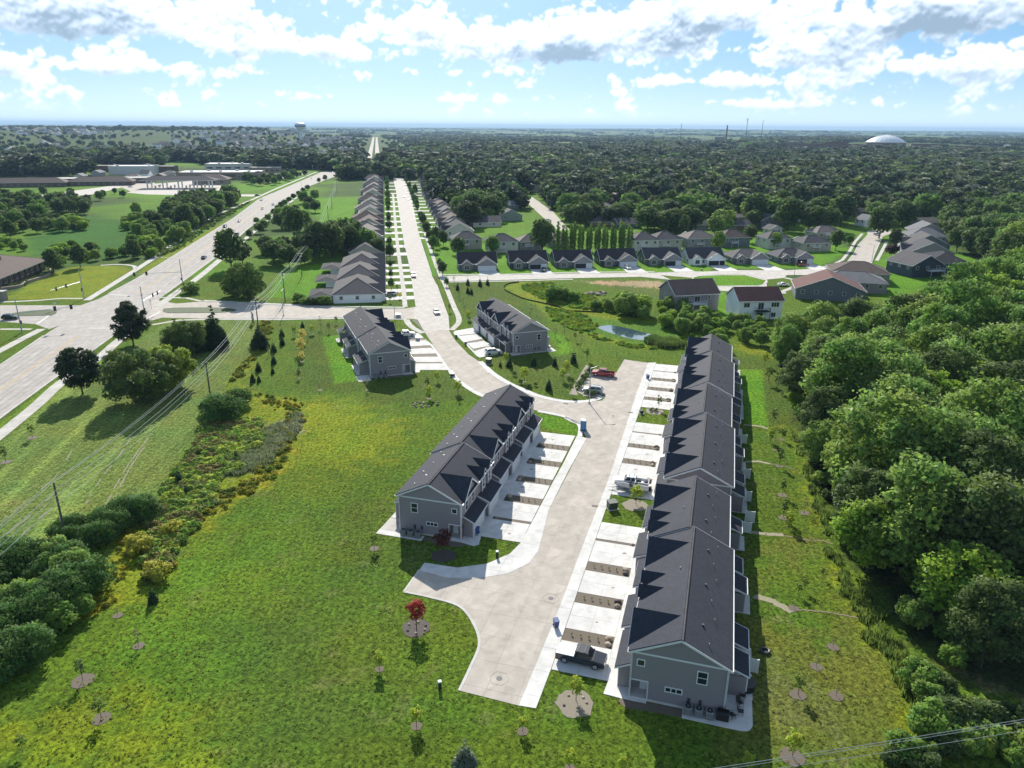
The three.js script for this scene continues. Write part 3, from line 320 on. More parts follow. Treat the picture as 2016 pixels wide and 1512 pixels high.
walk([[-182.5,-253.1],[-170.8,-256],[-164.7,-259.5],[-156.6,-259.7]], 1.6); walk(smooth([[-166.3,-318.2],[-170.4,-324.9],[-177.8,-328.4],[-185.8,-326.1]], 3), 1.8);
walk([[-158.4,-217],[-148.8,-217.2]], 1.5); walk([[-114.3,-223.5],[-108.6,-229.5],[-97.7,-231.2] , [-93.4,-231.1],[-76.7,-231.2],[-56.1,-233.6]], 1.5); walk([[-129.7,-262.2],[-119.8,-261.7],[-112.2,-256.6] , [-112.1,-257.9],[-88.9,-253.9],[-66.4,-250.5],[-37.8,-249.3]], 1.5);
walkSlabs([[-37.8,-249.9],[-41.8,-274.6],[-45.8,-297.8] , [-50.3,-324],[-66.6,-419.8],[-114.6,-712.1]], 1.7, 1.9);
walkSlabs([[-34.9,-232.4],[-33.5,-227.1],[-30.9,-221.1],[-27.4,-215.9]], 2.0, 1.9); walk([[-41.4,-233.2],[-34.9,-232.9]], 1.5);
walkSlabs([[-19,-219.5],[-17.5,-228.8],[-17.9,-235.4],[-20.7,-251.1],[-27.3,-289.3]].concat([[-27.9,-292.5],[-31.2,-309.7],[-35.2,-335.9]]), 1.8, 1.9);
walk([[-34,-324.6],[-49.8,-420.6],[-94,-713.8]], 1.6); walk([[-30.9,-309.7],[-3.4,-311.4],[26.4,-317.1],[62.8,-320.1]], 1.5); walk([[-27.7,-293.9],[-3.2,-296.7],[25.2,-301.7]], 1.5);
walk([[135.4,-332],[147.4,-337],[160.8,-354.6],[176.6,-382.7]], 1.6); walk([[176.6,-382.7],[193.8,-415.3],[213.4,-449.5]], 1.6); walk([[176.6,-352.7],[190.6,-377.5],[212.1,-416.1]], 1.6); walk(smooth([[116.3,-308.1],[119.6,-300.5],[113.3,-289.4],[105.9,-280.6]], 3), 2);
// concrete strip and pads in front of the terraces
paved('apron_strip', [[1,-63.5],[6.4,-80.5] , [10.7,-95.2],[17.4,-117.5],[28.8,-159.5],[36.8,-187.5],[39,-187.8] , fR(124, -9.05), fR(1.7, -9.05), [2.86,-63.11]], .05, padT, fR, 4.1, 6, .03, 1.2, -12);
paved('apron_strip', [[1.5,-96.7],[3.3,-102.7],[7.6,-117.4],[9.8,-124.6],[13.4,-137.5] , [14,-137.3],[15.4,-136.7],[10.3,-120.6],[6.2,-106.7] , [4.1,-94.4],[2.6,-91.1],[-0.4,-88.5],[-4.7,-87.3],[-9,-87.4],[-13.1,-89.2],[-12.6,-91.1],[-7.7,-89.9],[-3.4,-91],[-0.1,-93.7]], .05, padT, fM, 4.1, 6, .03, 2.4, 18);
const mulchGaps = []; // [frame, u0,u1,v0,v1]
function pads(f, list, vOut, vIn, vWall, step) {
  list.forEach(([a, b]) => paved('driveway', rect(f, a, b, vOut, vIn), .055, padT, f, (b - a) / 2 + .001, Math.abs(vIn - vOut) / 2, .03, a, Math.min(vOut, vIn)));
  paved('driveway', rect(f, list[0][0], list[list.length - 1][1], vIn, vWall), .055, padT, f, 3.9, 6, .03, list[0][0], Math.min(vIn, vWall));
  for (let i = 0; i < list.length - 1; i++) mulchGaps.push([f, list[i][1], list[i + 1][0], vOut, vIn]);
}
pads(fR, [[1.75, 7.2], [9.6, 15.1], [17.5, 22.9], [25.3, 31.2], [31.9, 37]], -9, -2.7, .3);
pads(fR, [[46.8, 52.8], [54.6, 59.8], [62.1, 67.5], [69.5, 75.2], [75.8, 81]], -9, -2.7, .3);
pads(fR, [[90.5, 95.4], [97.6, 102.5], [104.9, 110], [112.2, 117.5], [118.1, 124]], -9, -2.7, .3);
pads(fM, [[2.4, 8.0], [8.8, 14.3], [16.7, 21.9], [24.2, 29.5], [31.8, 37.1], [39.4, 44.9]], 19.0, 12.6, 9.9);

paved('driveway', [[-30.4,-207.4],[-26,-207.9],[-23.7,-202.8],[-29.6,-201.5]], .055, padT, fL, 4, 4, .03); paved('driveway', [[-31.5,-211.9],[-30.4,-215.8],[-28.8,-215.8],[-26.6,-210.4],[-31,-209.8]], .055, padT, fL, 4, 4, .03);
paved('driveway', [[-29.1,-198.9],[-23.3,-200.1],[-21,-194.7],[-28,-193.8]], .055, padT, fL, 4, 4, .03); paved('driveway', [[-27.2,-191.3],[-20.4,-191.8],[-18.6,-186.7],[-26.2,-186.6]], .055, padT, fL, 4, 4, .03); paved('driveway', [[-25.9,-185.4],[-18.4,-185.7],[-16.4,-180.1],[-24,-180],[-23.9,-178],[-25,-177.8]], .055, padT, fL, 4, 4, .03);
S('driveway', [[-25.7,-208.3],[-23.2,-203.2],[-20.7,-195],[-18,-186.1],[-16.2,-180],[-16.4,-179.7],[-18.5,-185.4],[-23.6,-202],[-26.4,-209.5]], .048, M.pad);
for (const [P, k] of [[[[-30.7,-209.6],[-26.5,-210.2],[-25.9,-208.1],[-30.6,-207.6]], 0], [[[-29.6,-201.4],[-23.9,-202.6],[-23.3,-200.3],[-29.1,-199.1]], 0], [[[-27.7,-193.6],[-21.2,-194.4],[-20.4,-192.2],[-27.2,-191.5]], 0], [[[-26.1,-186.4],[-18.5,-186.5],[-18.4,-185.7],[-26,-185.5]], 0]]) S('mulch_strip', P, .035, M.mulch);
paved('driveway', [[-17.9,-218.7],[-11.5,-223.3],[-10.8,-216.1],[-16.4,-213.4],[-18.1,-215.4]], .055, padT, fT, 4, 4, .03); paved('driveway', [[-16.3,-212.7],[-10.8,-215.3],[-8.9,-210],[-13.7,-206.6],[-15.3,-208.7]], .055, padT, fT, 4, 4, .03); paved('driveway', [[-13.3,-205],[-8.4,-207.8],[-5.5,-203.1],[-11.2,-199.4]], .055, padT, fT, 4, 4, .03); paved('driveway', [[-11.1,-196.7],[-6.7,-201.8],[-3.4,-199.6],[-2.5,-194.7],[-7.5,-192.2],[-9,-191]], .055, padT, fT, 4, 4, .03);
for (const P of [[[-16.4,-213.7],[-11,-216.1],[-11,-215.3],[-16.4,-212.9]], [[-13.6,-207.1],[-8.9,-209.9],[-8.1,-208.3],[-13.3,-205.3]], [[-11.3,-198.9],[-6.4,-202],[-5.5,-201.1],[-10.9,-197.1]]]) S('mulch_strip', P, .035, M.mulch);
S('driveway', [[-18.2,-217.1],[-17.9,-218.7],[-13.2,-204.5],[-8.8,-191],[-9.7,-192.2],[-13.5,-203.5]], .046, M.pad);
for (const [f, a, b, v0, v1] of mulchGaps) S('mulch_strip', rect(f, a + .02, b - .02, v0, v1), .035, M.mulch);
// kerbed pocket of planting beside the parking bay
S('gravel_bed', [[19.8,-185.4],[21.4,-182.2],[16.8,-169],[15.5,-166.1],[15.7,-161.8],[13.6,-162.5],[14.3,-165.3]], .03, M.gravel);
// raw paths of straw and trench lines behind the terrace

// wear of its own shape: tyre paths, oil spots and patched slabs
const wornT = tone(M.road, [.9, .86]), wornM = tone(M.mainRoad, [.88])[0], oil = mat(.30, .27, .24, { map: scaled(fineTile, .8) });
{ const R = rng(71); const spot = (p, r, m, y) => { const pts = []; for (let k = 0; k < 14; k++) { const a = k / 14 * 6.283, q = r * (.55 + R() * .7); pts.push([p[0] + Math.cos(a) * q * 1.3, p[1] + Math.sin(a) * q]); } S('stain', pts, y, m); };
  for (const [f, us, v] of [[fR, [4.5, 12.4, 20.2, 28.2, 49.7, 57, 64.8, 72.4, 93, 100, 107.5], -5.5], [fM, [5.2, 11.5, 19.3, 26.8, 34.5, 42], 15.5]]) for (const u of us) { spot(f(u + (R() - .5) * 2, v + (R() - .5) * 3), .12 + R() * .16, oil, .0665); if (R() < .6) spot(f(u + (R() - .5) * 3, v + (R() - .5) * 4), .3 + R() * .4, padT[1], .0645); }
  for (const [k0, o] of [[.12, 0], [.2, 0], [.32, 0], [.4, 0], [.6, 0], [.68, 0], [.8, 0], [.88, 0]]) { const a = run(k0, -126, -205), b = run(k0, -285, -640); tag(new MB().flat(band(a, .7), .029).build('tyre_path', wornM), null, null, null, 'structure'); tag(new MB().flat(band(b, .75), .029).build('tyre_path', wornM), null, null, null, 'structure'); } }

{ const tr = mat(.20, .205, .10, { map: scaled(fineTile, .8) }), R = rng(19); for (const P of [[[-67.5,-106.8],[-71,-119.8],[-73,-130.6],[-74.3,-138.5]], [[-71.2,-107.9],[-73.3,-115.6],[-75.5,-127.3],[-77.8,-137.6]], [[-81.6,-100.9],[-81.7,-107.2],[-82.1,-116.8],[-86.1,-130.4]], [[-78.1,-96.5],[-78.2,-105.4],[-78.8,-112.8]], [[-67.1,-108.6],[-70.4,-120.5],[-72.8,-132.3]], [[-74.8,-92.4],[-76,-101],[-76.1,-106.7]]]) { const q = smooth(P, 14); for (let i = 0; i < q.length - 3; i += 3) if (R() < .72) S('mower_track', band(q.slice(i, i + 4).map((p, k) => [p[0] + (h2(i + k, 5) - .5) * .16, p[1]]), .16 + R() * .22), .022, tr, 0); } }

// ---------- windows and doors, one of each size made once ----------
const winCache = {};
function addWindow(parent, w, h, x, y, z, ry, style = 'double') {
  const key = [w, h, style].join(); if (!winCache[key]) {
    const fr = new MB(), t = .11; fr.box(-w / 2 - t, w / 2 + t, -h / 2 - t, -h / 2, -.03, .06).box(-w / 2 - t, w / 2 + t, h / 2, h / 2 + t, -.03, .06).box(-w / 2 - t, -w / 2, -h / 2, h / 2, -.03, .06).box(w / 2, w / 2 + t, -h / 2, h / 2, -.03, .06);
    if (style === 'double') fr.box(-w / 2, w / 2, -.035, .035, -.02, .045); if (style === 'triple') fr.box(-w / 6 - .05, -w / 6 + .05, -h / 2, h / 2, -.02, .055).box(w / 6 - .05, w / 6 + .05, -h / 2, h / 2, -.02, .055); if (style === 'slider') fr.box(-.04, .04, -h / 2, h / 2, -.02, .045);
    winCache[key] = [fr.geo(), new MB().box(-w / 2, w / 2, -h / 2, h / 2, -.02, .02).geo()];
  }
  const f = mesh('window', winCache[key][0], M.trim, parent); mesh('pane', winCache[key][1], M.glass, f); f.position.set(x, y, z); f.rotation.y = ry; return f;
}
const doorCache = {};
function addGarageDoor(parent, w, h, x, z, ry, y0 = 0, fine = true, m = M.door) {
  const key = [w, h, fine].join(); if (!doorCache[key]) { const fr = new MB().box(-w / 2 - .12, -w / 2, 0, h + .12, -.03, .06).box(w / 2, w / 2 + .12, 0, h + .12, -.03, .06).box(-w / 2, w / 2, h, h + .12, -.03, .06); const n = fine ? 4 : 1, ps = []; for (let k = 0; k < n; k++) ps.push(new MB().box(-w / 2, w / 2, h * k / n + .012, h * (k + 1) / n - .012, -.02, .03).geo()); doorCache[key] = [fr.geo(), ps]; }
  const f = mesh('garage_door', doorCache[key][0], M.trim, parent); for (const g of doorCache[key][1]) mesh('panel', g, m, f); f.position.set(x, y0, z); f.rotation.y = ry; return f;
}
// ---------- the terraces of townhouses ----------
const W0 = 10.2, EAVE = 6.3, RIDGE = 9.0, OV = .35, SL = (RIDGE - EAVE) / (W0 / 2 + OV);
function terrace(o) {
  const [x0, z0] = o.f(o.u, o.v), b = thing(o.name, o.label, 'townhouses', x0, 0, z0, -o.f.az), s = o.s, wall = o.wall || M.greyWall, roofM = o.roof || M.darkRoof;
  const P = (u, v, y) => [s * v, y, -u];
  const Bx = (m, u0, u1, v0, v1, y0, y1) => m.box(Math.min(s * v0, s * v1), Math.max(s * v0, s * v1), y0, y1, -u1, -u0);
  const yaw = (dir) => ({ front: s > 0 ? -Math.PI / 2 : Math.PI / 2, rear: s > 0 ? Math.PI / 2 : -Math.PI / 2, near: 0, far: Math.PI }[dir]);
  const atV = (v) => EAVE + (v + OV) * SL;
  let u = 0, k = o.first === 'P' ? 1 : 0, unitNo = 0;
  o.segs.forEach(([n, L, dv], si) => {
    const w = new MB(), u0 = u, u1 = u + L, near = si === 0, V0 = dv, V1 = dv + W0, mid = dv + W0 / 2;
    if (near) { Bx(w, u0 + 1.5, u1, V0, V1, 0, EAVE); Bx(w, u0, u0 + 1.5, V0 + 1.95, V1, 0, 2.55); Bx(w, u0, u0 + 1.5, V0, V1, 2.55, EAVE); } else Bx(w, u0, u1, V0, V1, 0, EAVE);
    for (const [ue, d] of [[u0 + .001, 1], [u1 - .001, -1]]) { w.tri(P(ue, V0, EAVE), P(ue, V1, EAVE), P(ue, mid, RIDGE - OV * SL)); }
    w.build('wall', wall, b);
    // roof slopes
    const r0 = u0 - (near ? OV : .12), r1 = u1 + OV, top = (v) => (v < mid ? EAVE + (v - V0 + OV) * SL : EAVE + (V1 + OV - v) * SL) + .13;
    for (const sd of [0, 1]) { const ve = sd ? V1 + OV : V0 - OV, r = new MB(); r.slab(P(r0, ve, EAVE + .13), P(r1, ve, EAVE + .13), P(r1, mid, RIDGE + .13), P(r0, mid, RIDGE + .13), .12); r.build('roof_slope', roofM, b); }
    new MB().bar(P(r0, mid, RIDGE + .15), P(r1, mid, RIDGE + .15), .34, .06).build('ridge_cap', o.cap || M.roofGrey, b);
    const tr = new MB(); // gutters, rakes, bands and corner boards
    for (const ve of [V0 - OV - .05, V1 + OV + .05]) tr.bar(P(r0, ve, EAVE + .02), P(r1, ve, EAVE + .02), .14, .2);
    for (const ue of [r0 - .03, r1 + .03]) { tr.bar(P(ue, V0 - OV, EAVE), P(ue, mid, RIDGE), .05, .24); tr.bar(P(ue, V1 + OV, EAVE), P(ue, mid, RIDGE), .05, .24); }
    for (const [ue, d] of [[u0 - .03, 1], [u1 + .03, -1]]) if (near || d < 0 || dv) { tr.bar(P(ue, V0, EAVE - .05), P(ue, V1, EAVE - .05), .06, .2); for (const v of [V0 + .08, V1 - .08]) tr.bar(P(ue, v, 0), P(ue, v, EAVE - .15), .06, .17); }
    for (const [v, d] of [[V0 - .03, 0], [V1 + .03, 1]]) for (const ue of [u0 + .08, u1 - .08]) tr.bar(P(ue, v, .1), P(ue, v, EAVE - .1), .06, .14);
    tr.build('trim', M.trim, b); for (const ue of [u0 + .3, u1 - .3]) { new MB().bar(P(ue, V1 + .06, .2), P(ue, V1 + .06, EAVE - .1), .09, .08).build('downspout', M.trim, b); new MB().bar(P(ue, V0 - .06, 3.8), P(ue, V0 - .06, EAVE - .1), .09, .08).build('downspout', M.trim, b); }
    if (near) { // the gable end that faces the viewer
      addWindow(b, .95, 1.5, s * (mid + 2.5), 4.55, -u0 + .02, 0); addWindow(b, .7, .7, s * (V0 + 1.05), 5.0, -u0 + .02, 0, 'single'); addWindow(b, 1.7, .5, s * (mid - .35), 2.15, -u0 + .02, 0, 'triple');
      const d = new MB(); Bx(d, u0 + 1.42, u0 + 1.5, V0 + 1.0, V0 + 1.85, 0, 2.1); d.build('entry_door', M.white, b);
      const f = new MB(); f.bar(P(u0 - .04, V0 + 1.98, 0), P(u0 - .04, V0 + 1.98, 2.62), .1, .1); f.bar(P(u0 - .04, V0 + .1, 2.62), P(u0 - .04, V0 + 2.0, 2.62), .08, .12); f.build('porch_frame', M.trim, b);
      const st = new MB(); Bx(st, u0 - .5, u0 + 1.5, V0 - .6, V0 + 1.95, 0, .12); st.build('porch_step', M.pad, b);
      const m = new MB(); Bx(m, u0 - .14, u0 - .02, V0 + 6.3, V0 + 6.6, 1.0, 1.55); m.build('meter_box', M.darkMetal, b); const m3 = new MB(); Bx(m3, u0 - .12, u0 - .02, V0 + 7.5, V0 + 7.8, .9, 1.6); m3.build('meter_box', M.darkMetal, b);
    }
    for (let i = 0; i < n; i++, k++, unitNo++) {
      const uw = L / n, uc = u0 + uw * (i + .5), pr = 1.45 + (unitNo % 2) * .3, gO = (unitNo % 2 ? -.35 : .35);
      // garage that stands out from the front, with its lean-to roof and door
      const g = new MB(), gu0 = uc + gO - 2.95, gu1 = uc + gO + 2.95; Bx(g, gu0, gu1, V0 - pr, V0, 0, 2.78); g.quad(P(gu0, V0 - pr, 2.78), P(gu0, V0, 2.78), P(gu0, V0, 3.55), P(gu0, V0 - pr, 2.8)); g.quad(P(gu1, V0 - pr, 2.78), P(gu1, V0, 2.78), P(gu1, V0, 3.55), P(gu1, V0 - pr, 2.8)); g.build('garage', wall, b);
      new MB().slab(P(gu0 - .3, V0 - pr - .4, 2.82), P(gu1 + .3, V0 - pr - .4, 2.82), P(gu1 + .3, V0 - .02, 3.75), P(gu0 - .3, V0 - .02, 3.75), .12).build('garage_roof', roofM, b);
      const t = new MB(); for (const ue of [gu0 - .33, gu1 + .33]) t.bar(P(ue, V0 - pr - .4, 2.74), P(ue, V0 - .02, 3.67), .05, .2); t.bar(P(gu0 - .3, V0 - pr - .44, 2.72), P(gu1 + .3, V0 - pr - .44, 2.72), .1, .18); for (const ue of [gu0 + .06, gu1 - .06]) t.bar(P(ue, V0 - pr - .03, 0), P(ue, V0 - pr - .03, 2.7), .06, .14); t.build('garage_trim', M.trim, b);
      const open = o.open === unitNo; addGarageDoor(b, 4.9, 2.15, s * (V0 - pr - .01), -(uc + gO), yaw('front'), 0, true, open ? M.darkDoorOrShade : M.door);  // an open garage is dark panels, painted for the shade inside
      const fd = new MB(); Bx(fd, uc - gO * 9.2 - .45, uc - gO * 9.2 + .45, V0 - .05, V0 - .01, .1, 2.15); fd.build('front_door', M.brick, b);
      if (k % 2 === 0) { // wide front gable
        const hw = 3.45, pk = RIDGE - .08, ey = EAVE + .0, vf = V0 - .5, vb = V0 - OV + (pk - EAVE) / SL - .1;
        for (const q of [-1, 1]) { const r = new MB(), e = .06; r.tri(P(uc, vf, pk + .16), P(uc, vb, pk + .16), P(uc + q * (hw + .1), vf, ey + .10)); r.tri(P(uc, vf, pk + .04), P(uc, vb, pk + .04), P(uc + q * (hw + .1), vf, ey - .02)); r.quad(P(uc, vf, pk + .04), P(uc, vf, pk + .16), P(uc + q * (hw + .1), vf, ey + .1), P(uc + q * (hw + .1), vf, ey - .02)); r.build('gable_roof', roofM, b); }
        const gw = new MB(); gw.tri(P(uc - hw + .3, V0 - .06, EAVE - .1), P(uc + hw - .3, V0 - .06, EAVE - .1), P(uc, V0 - .06, pk - .1)); Bx(gw, uc - hw + .3, uc + hw - .3, V0 - .06, V0 + .05, 3.8, EAVE - .1); gw.build('gable_wall', o.wall2 || M.greyWall2, b);
        const gt = new MB(); for (const q of [-1, 1]) gt.bar(P(uc + q * hw, vf - .04, ey - .05), P(uc, vf - .04, pk - .05), .06, .26); gt.bar(P(uc - hw + .3, V0 - .1, EAVE - .2), P(uc + hw - .3, V0 - .1, EAVE - .2), .06, .18); gt.build('gable_trim', M.trim, b);
        for (const q of [-1.5, 1.5]) addWindow(b, 1.0, 1.45, s * (V0 - .08), 4.95, -(uc + q), yaw('front'));
      } else for (const q of [-1.5, 1.5]) { // pair of narrow gabled dormers
        const hw = .95, pk = 7.75, ey = EAVE + .25, vf = V0 - .62, vb = V0 - OV + (pk - EAVE) / SL - .05, c = uc + q, vl = V0 - OV + (ey - EAVE) / SL;
        for (const d of [-1, 1]) { const r = new MB(); r.slab(P(c + d * hw, vf, ey + .12), P(c + d * hw, vl, ey + .12), P(c, vb, pk + .12), P(c, vf, pk + .12), d * s > 0 ? .09 : .09); r.build('dormer_roof', roofM, b); }
        const w2 = new MB(); Bx(w2, c - .75, c + .75, V0 - .32, V0 + .2, 3.8, ey); w2.tri(P(c - .75, V0 - .321, ey), P(c + .75, V0 - .321, ey), P(c, V0 - .321, pk - .1)); w2.build('dormer_wall', M.greyWall2, b);
        const gt = new MB(); for (const d of [-1, 1]) gt.bar(P(c + d * hw, vf - .03, ey - .02), P(c, vf - .03, pk + .02), .05, .16); for (const d of [-.7, .7]) gt.bar(P(c + d, V0 - .35, 3.8), P(c + d, V0 - .35, ey), .05, .12); gt.build('dormer_trim', M.trim, b);
        addWindow(b, .85, 1.45, s * (V0 - .34), 5.15, -c, yaw('front'));
      }
      // rear: lean-to porch roof, posts, patio, glass door, windows above
      const pc = uc + (unitNo % 2 ? -1.6 : 1.6), pw = 1.9; new MB().slab(P(pc - pw, V1 + 2.45, 2.85), P(pc + pw, V1 + 2.45, 2.85), P(pc + pw, V1 + .02, 3.85), P(pc - pw, V1 + .02, 3.85), .12).build('porch_roof', roofM, b);
      const pt = new MB(); for (const d of [-pw + .1, pw - .1]) { pt.bar(P(pc + d, V1 + 2.3, .1), P(pc + d, V1 + 2.3, 2.78), .14, .14); pt.bar(P(pc + d * 1.09, V1 + 2.5, 2.78), P(pc + d * 1.09, V1 + .02, 3.76), .05, .2); } pt.bar(P(pc - pw, V1 + 2.5, 2.76), P(pc + pw, V1 + 2.5, 2.76), .1, .2); pt.build('porch_trim', M.trim, b);
      const pd = new MB(); Bx(pd, pc - pw - .2, pc + pw + .2, V1 + .01, V1 + 3.1, 0, .1); pd.build('patio', M.pad, b);
      const pvt = new MB(); const pvu = pc + (unitNo % 2 ? pw : -pw); Bx(pvt, pvu - .08, pvu + .08, V1, V1 + 2.2, .1, 2.75); pvt.build('party_screen', wall, b);
      addWindow(b, 1.9, 2.0, s * (V1 + .01), 1.15, -pc, yaw('rear'), 'slider');
      for (const d of [-1.7, 1.7]) addWindow(b, .95, 1.45, s * (V1 + .01), 4.75, -(uc + d), yaw('rear'));
      // pipes and vents through the roof
      for (const [du, dv2, ty] of [[-2.6, .62, 0], [.2, .45, 1], [2.1, .72, 0], [.4, .85, 1], [-.9, .30, 0]].slice(0, 3)) { const v = mid + dv2 * 4.6, uu = uc + du, y = top(v); const m2 = new MB(); if (ty) m2.box(s * v - .12, s * v + .12, y - .05, y + .2, -uu - .12, -uu + .12); else m2.tube([s * v, y - .1, -uu], [s * v, y + .4, -uu], .05, .05, 8); m2.build('roof_vent', ty ? M.darkMetal : M.galv, b); }
      { const v = mid - 1.1, uu = uc + 1.9, y = top(v); if (o.westVents && unitNo % 2) new MB().tube([s * v, y - .1, -uu], [s * v, y + .4, -uu], .06, .06, 8).build('roof_vent', M.galv, b); }
    }
    u = u1;
  });
  const fo = new MB(); Bx(fo, -.06, u - .05, -.06, W0 + .06, -.1, .28); fo.build('foundation', M.kerb, b);
  return b;
}
terrace({ name: 'townhouse_terrace', label: 'nearest grey terrace at lower right, black pickup parked at its first garage', f: fR, u: 0, v: 0.3, s: 1, segs: [[3, 23.6, 0], [2, 15.6, -.55]], first: 'L', westVents: 1 });
terrace({ name: 'townhouse_terrace', label: 'grey terrace with a boat and a white pickup before its garages', f: fR, u: 43.1, v: 0.3, s: 1, segs: [[3, 24.2, 0], [2, 17, -.55]], first: 'L', westVents: 1 });
terrace({ name: 'townhouse_terrace', label: 'farthest of the three right-hand grey terraces, opposite the red pickup', f: fR, u: 86.2, v: 0.1, s: 1, segs: [[3, 23.3, 0], [2, 15.6, -.55]], first: 'L' });
terrace({ name: 'townhouse_terrace', label: 'grey terrace left of the private drive with five gravel strips before it', f: fM, u: .3, v: 10.1, s: -1, segs: [[2, 15.4, 0], [4, 30.8, .5]], first: 'L' });
terrace({ name: 'townhouse_terrace', label: 'grey terrace left of the curved road with bright new lawn behind it', f: fL, u: .4, v: 10.6, s: -1, segs: [[2, 15.2, 0], [3, 24.4, .45]], first: 'L' });
terrace({ name: 'townhouse_terrace', label: 'grey terrace right of the curved road with a white car before its open garage', f: fT, u: .2, v: -9.9, s: 1, segs: [[1, 9.6, 0], [3, 22.6, -.55]], first: 'P', open: 0 });

// ---------- detached houses ----------
function gableRoof(b, x0, x1, z0, z1, y, rise, ridge, m, ov = .45, trim = true, name = 'roof') {
  const mb = new MB(), t = new MB();
  if (ridge === 'x') { const c = (z0 + z1) / 2, k = rise / ((z1 - z0) / 2), a = y - ov * k + .12, p = y + rise + .12; mb.slab([x0 - ov, a, z1 + ov], [x1 + ov, a, z1 + ov], [x1 + ov, p, c], [x0 - ov, p, c], .14); mb.slab([x1 + ov, a, z0 - ov], [x0 - ov, a, z0 - ov], [x0 - ov, p, c], [x1 + ov, p, c], .14); for (const x of [x0 - ov - .03, x1 + ov + .03]) { t.bar([x, a - .1, z1 + ov], [x, p - .1, c], .06, .26); t.bar([x, a - .1, z0 - ov], [x, p - .1, c], .06, .26); } for (const z of [z0 - ov - .05, z1 + ov + .05]) t.bar([x0 - ov, a - .12, z], [x1 + ov, a - .12, z], .1, .2); }
  else { const c = (x0 + x1) / 2, k = rise / ((x1 - x0) / 2), a = y - ov * k + .12, p = y + rise + .12; mb.slab([x0 - ov, a, z0 - ov], [x0 - ov, a, z1 + ov], [c, p, z1 + ov], [c, p, z0 - ov], .14); mb.slab([x1 + ov, a, z1 + ov], [x1 + ov, a, z0 - ov], [c, p, z0 - ov], [c, p, z1 + ov], .14); for (const z of [z0 - ov - .03, z1 + ov + .03]) { t.bar([x0 - ov, a - .1, z], [c, p - .1, z], .06, .26); t.bar([x1 + ov, a - .1, z], [c, p - .1, z], .06, .26); } for (const x of [x0 - ov - .05, x1 + ov + .05]) t.bar([x, a - .12, z0 - ov], [x, a - .12, z1 + ov], .1, .2); }
  mb.build(name, m, b); if (trim) t.build('roof_trim', M.trim, b);
}
function hipRoof(b, x0, x1, z0, z1, y, rise, m, ov = .5, name = 'roof') {
  x0 -= ov; x1 += ov; z0 -= ov; z1 += ov; const w = x1 - x0, d = z1 - z0, a = y + .1, p = y + rise; const mb = new MB(); let A, B;
  if (w >= d) { A = [x0 + d / 2, p, (z0 + z1) / 2]; B = [x1 - d / 2, p, (z0 + z1) / 2]; mb.quad([x0, a, z1], [x1, a, z1], B, A).quad([x1, a, z0], [x0, a, z0], A, B).tri([x1, a, z1], [x1, a, z0], B).tri([x0, a, z0], [x0, a, z1], A); } else { A = [(x0 + x1) / 2, p, z0 + w / 2]; B = [(x0 + x1) / 2, p, z1 - w / 2]; mb.quad([x1, a, z1], [x1, a, z0], A, B).quad([x0, a, z0], [x0, a, z1], B, A).tri([x0, a, z1], [x1, a, z1], B).tri([x1, a, z0], [x0, a, z0], A); }
  mb.build(name, m, b); const t = new MB(); t.box(x0, x1, y - .12, y + .09, z0, z1); t.build('fascia', M.trim, b); const r = new MB(), e = [[x0, a, z0], [x1, a, z0], [x1, a, z1], [x0, a, z1]]; r.bar(A, B, .3, .08); for (const q of e) { const n = Math.hypot(q[0] - A[0], q[2] - A[2]) < Math.hypot(q[0] - B[0], q[2] - B[2]) ? A : B; r.bar(q, n, .28, .08); } r.build('ridge_cap', m === M.roofBlack ? M.darkRoof : M.roofGrey, b);
}
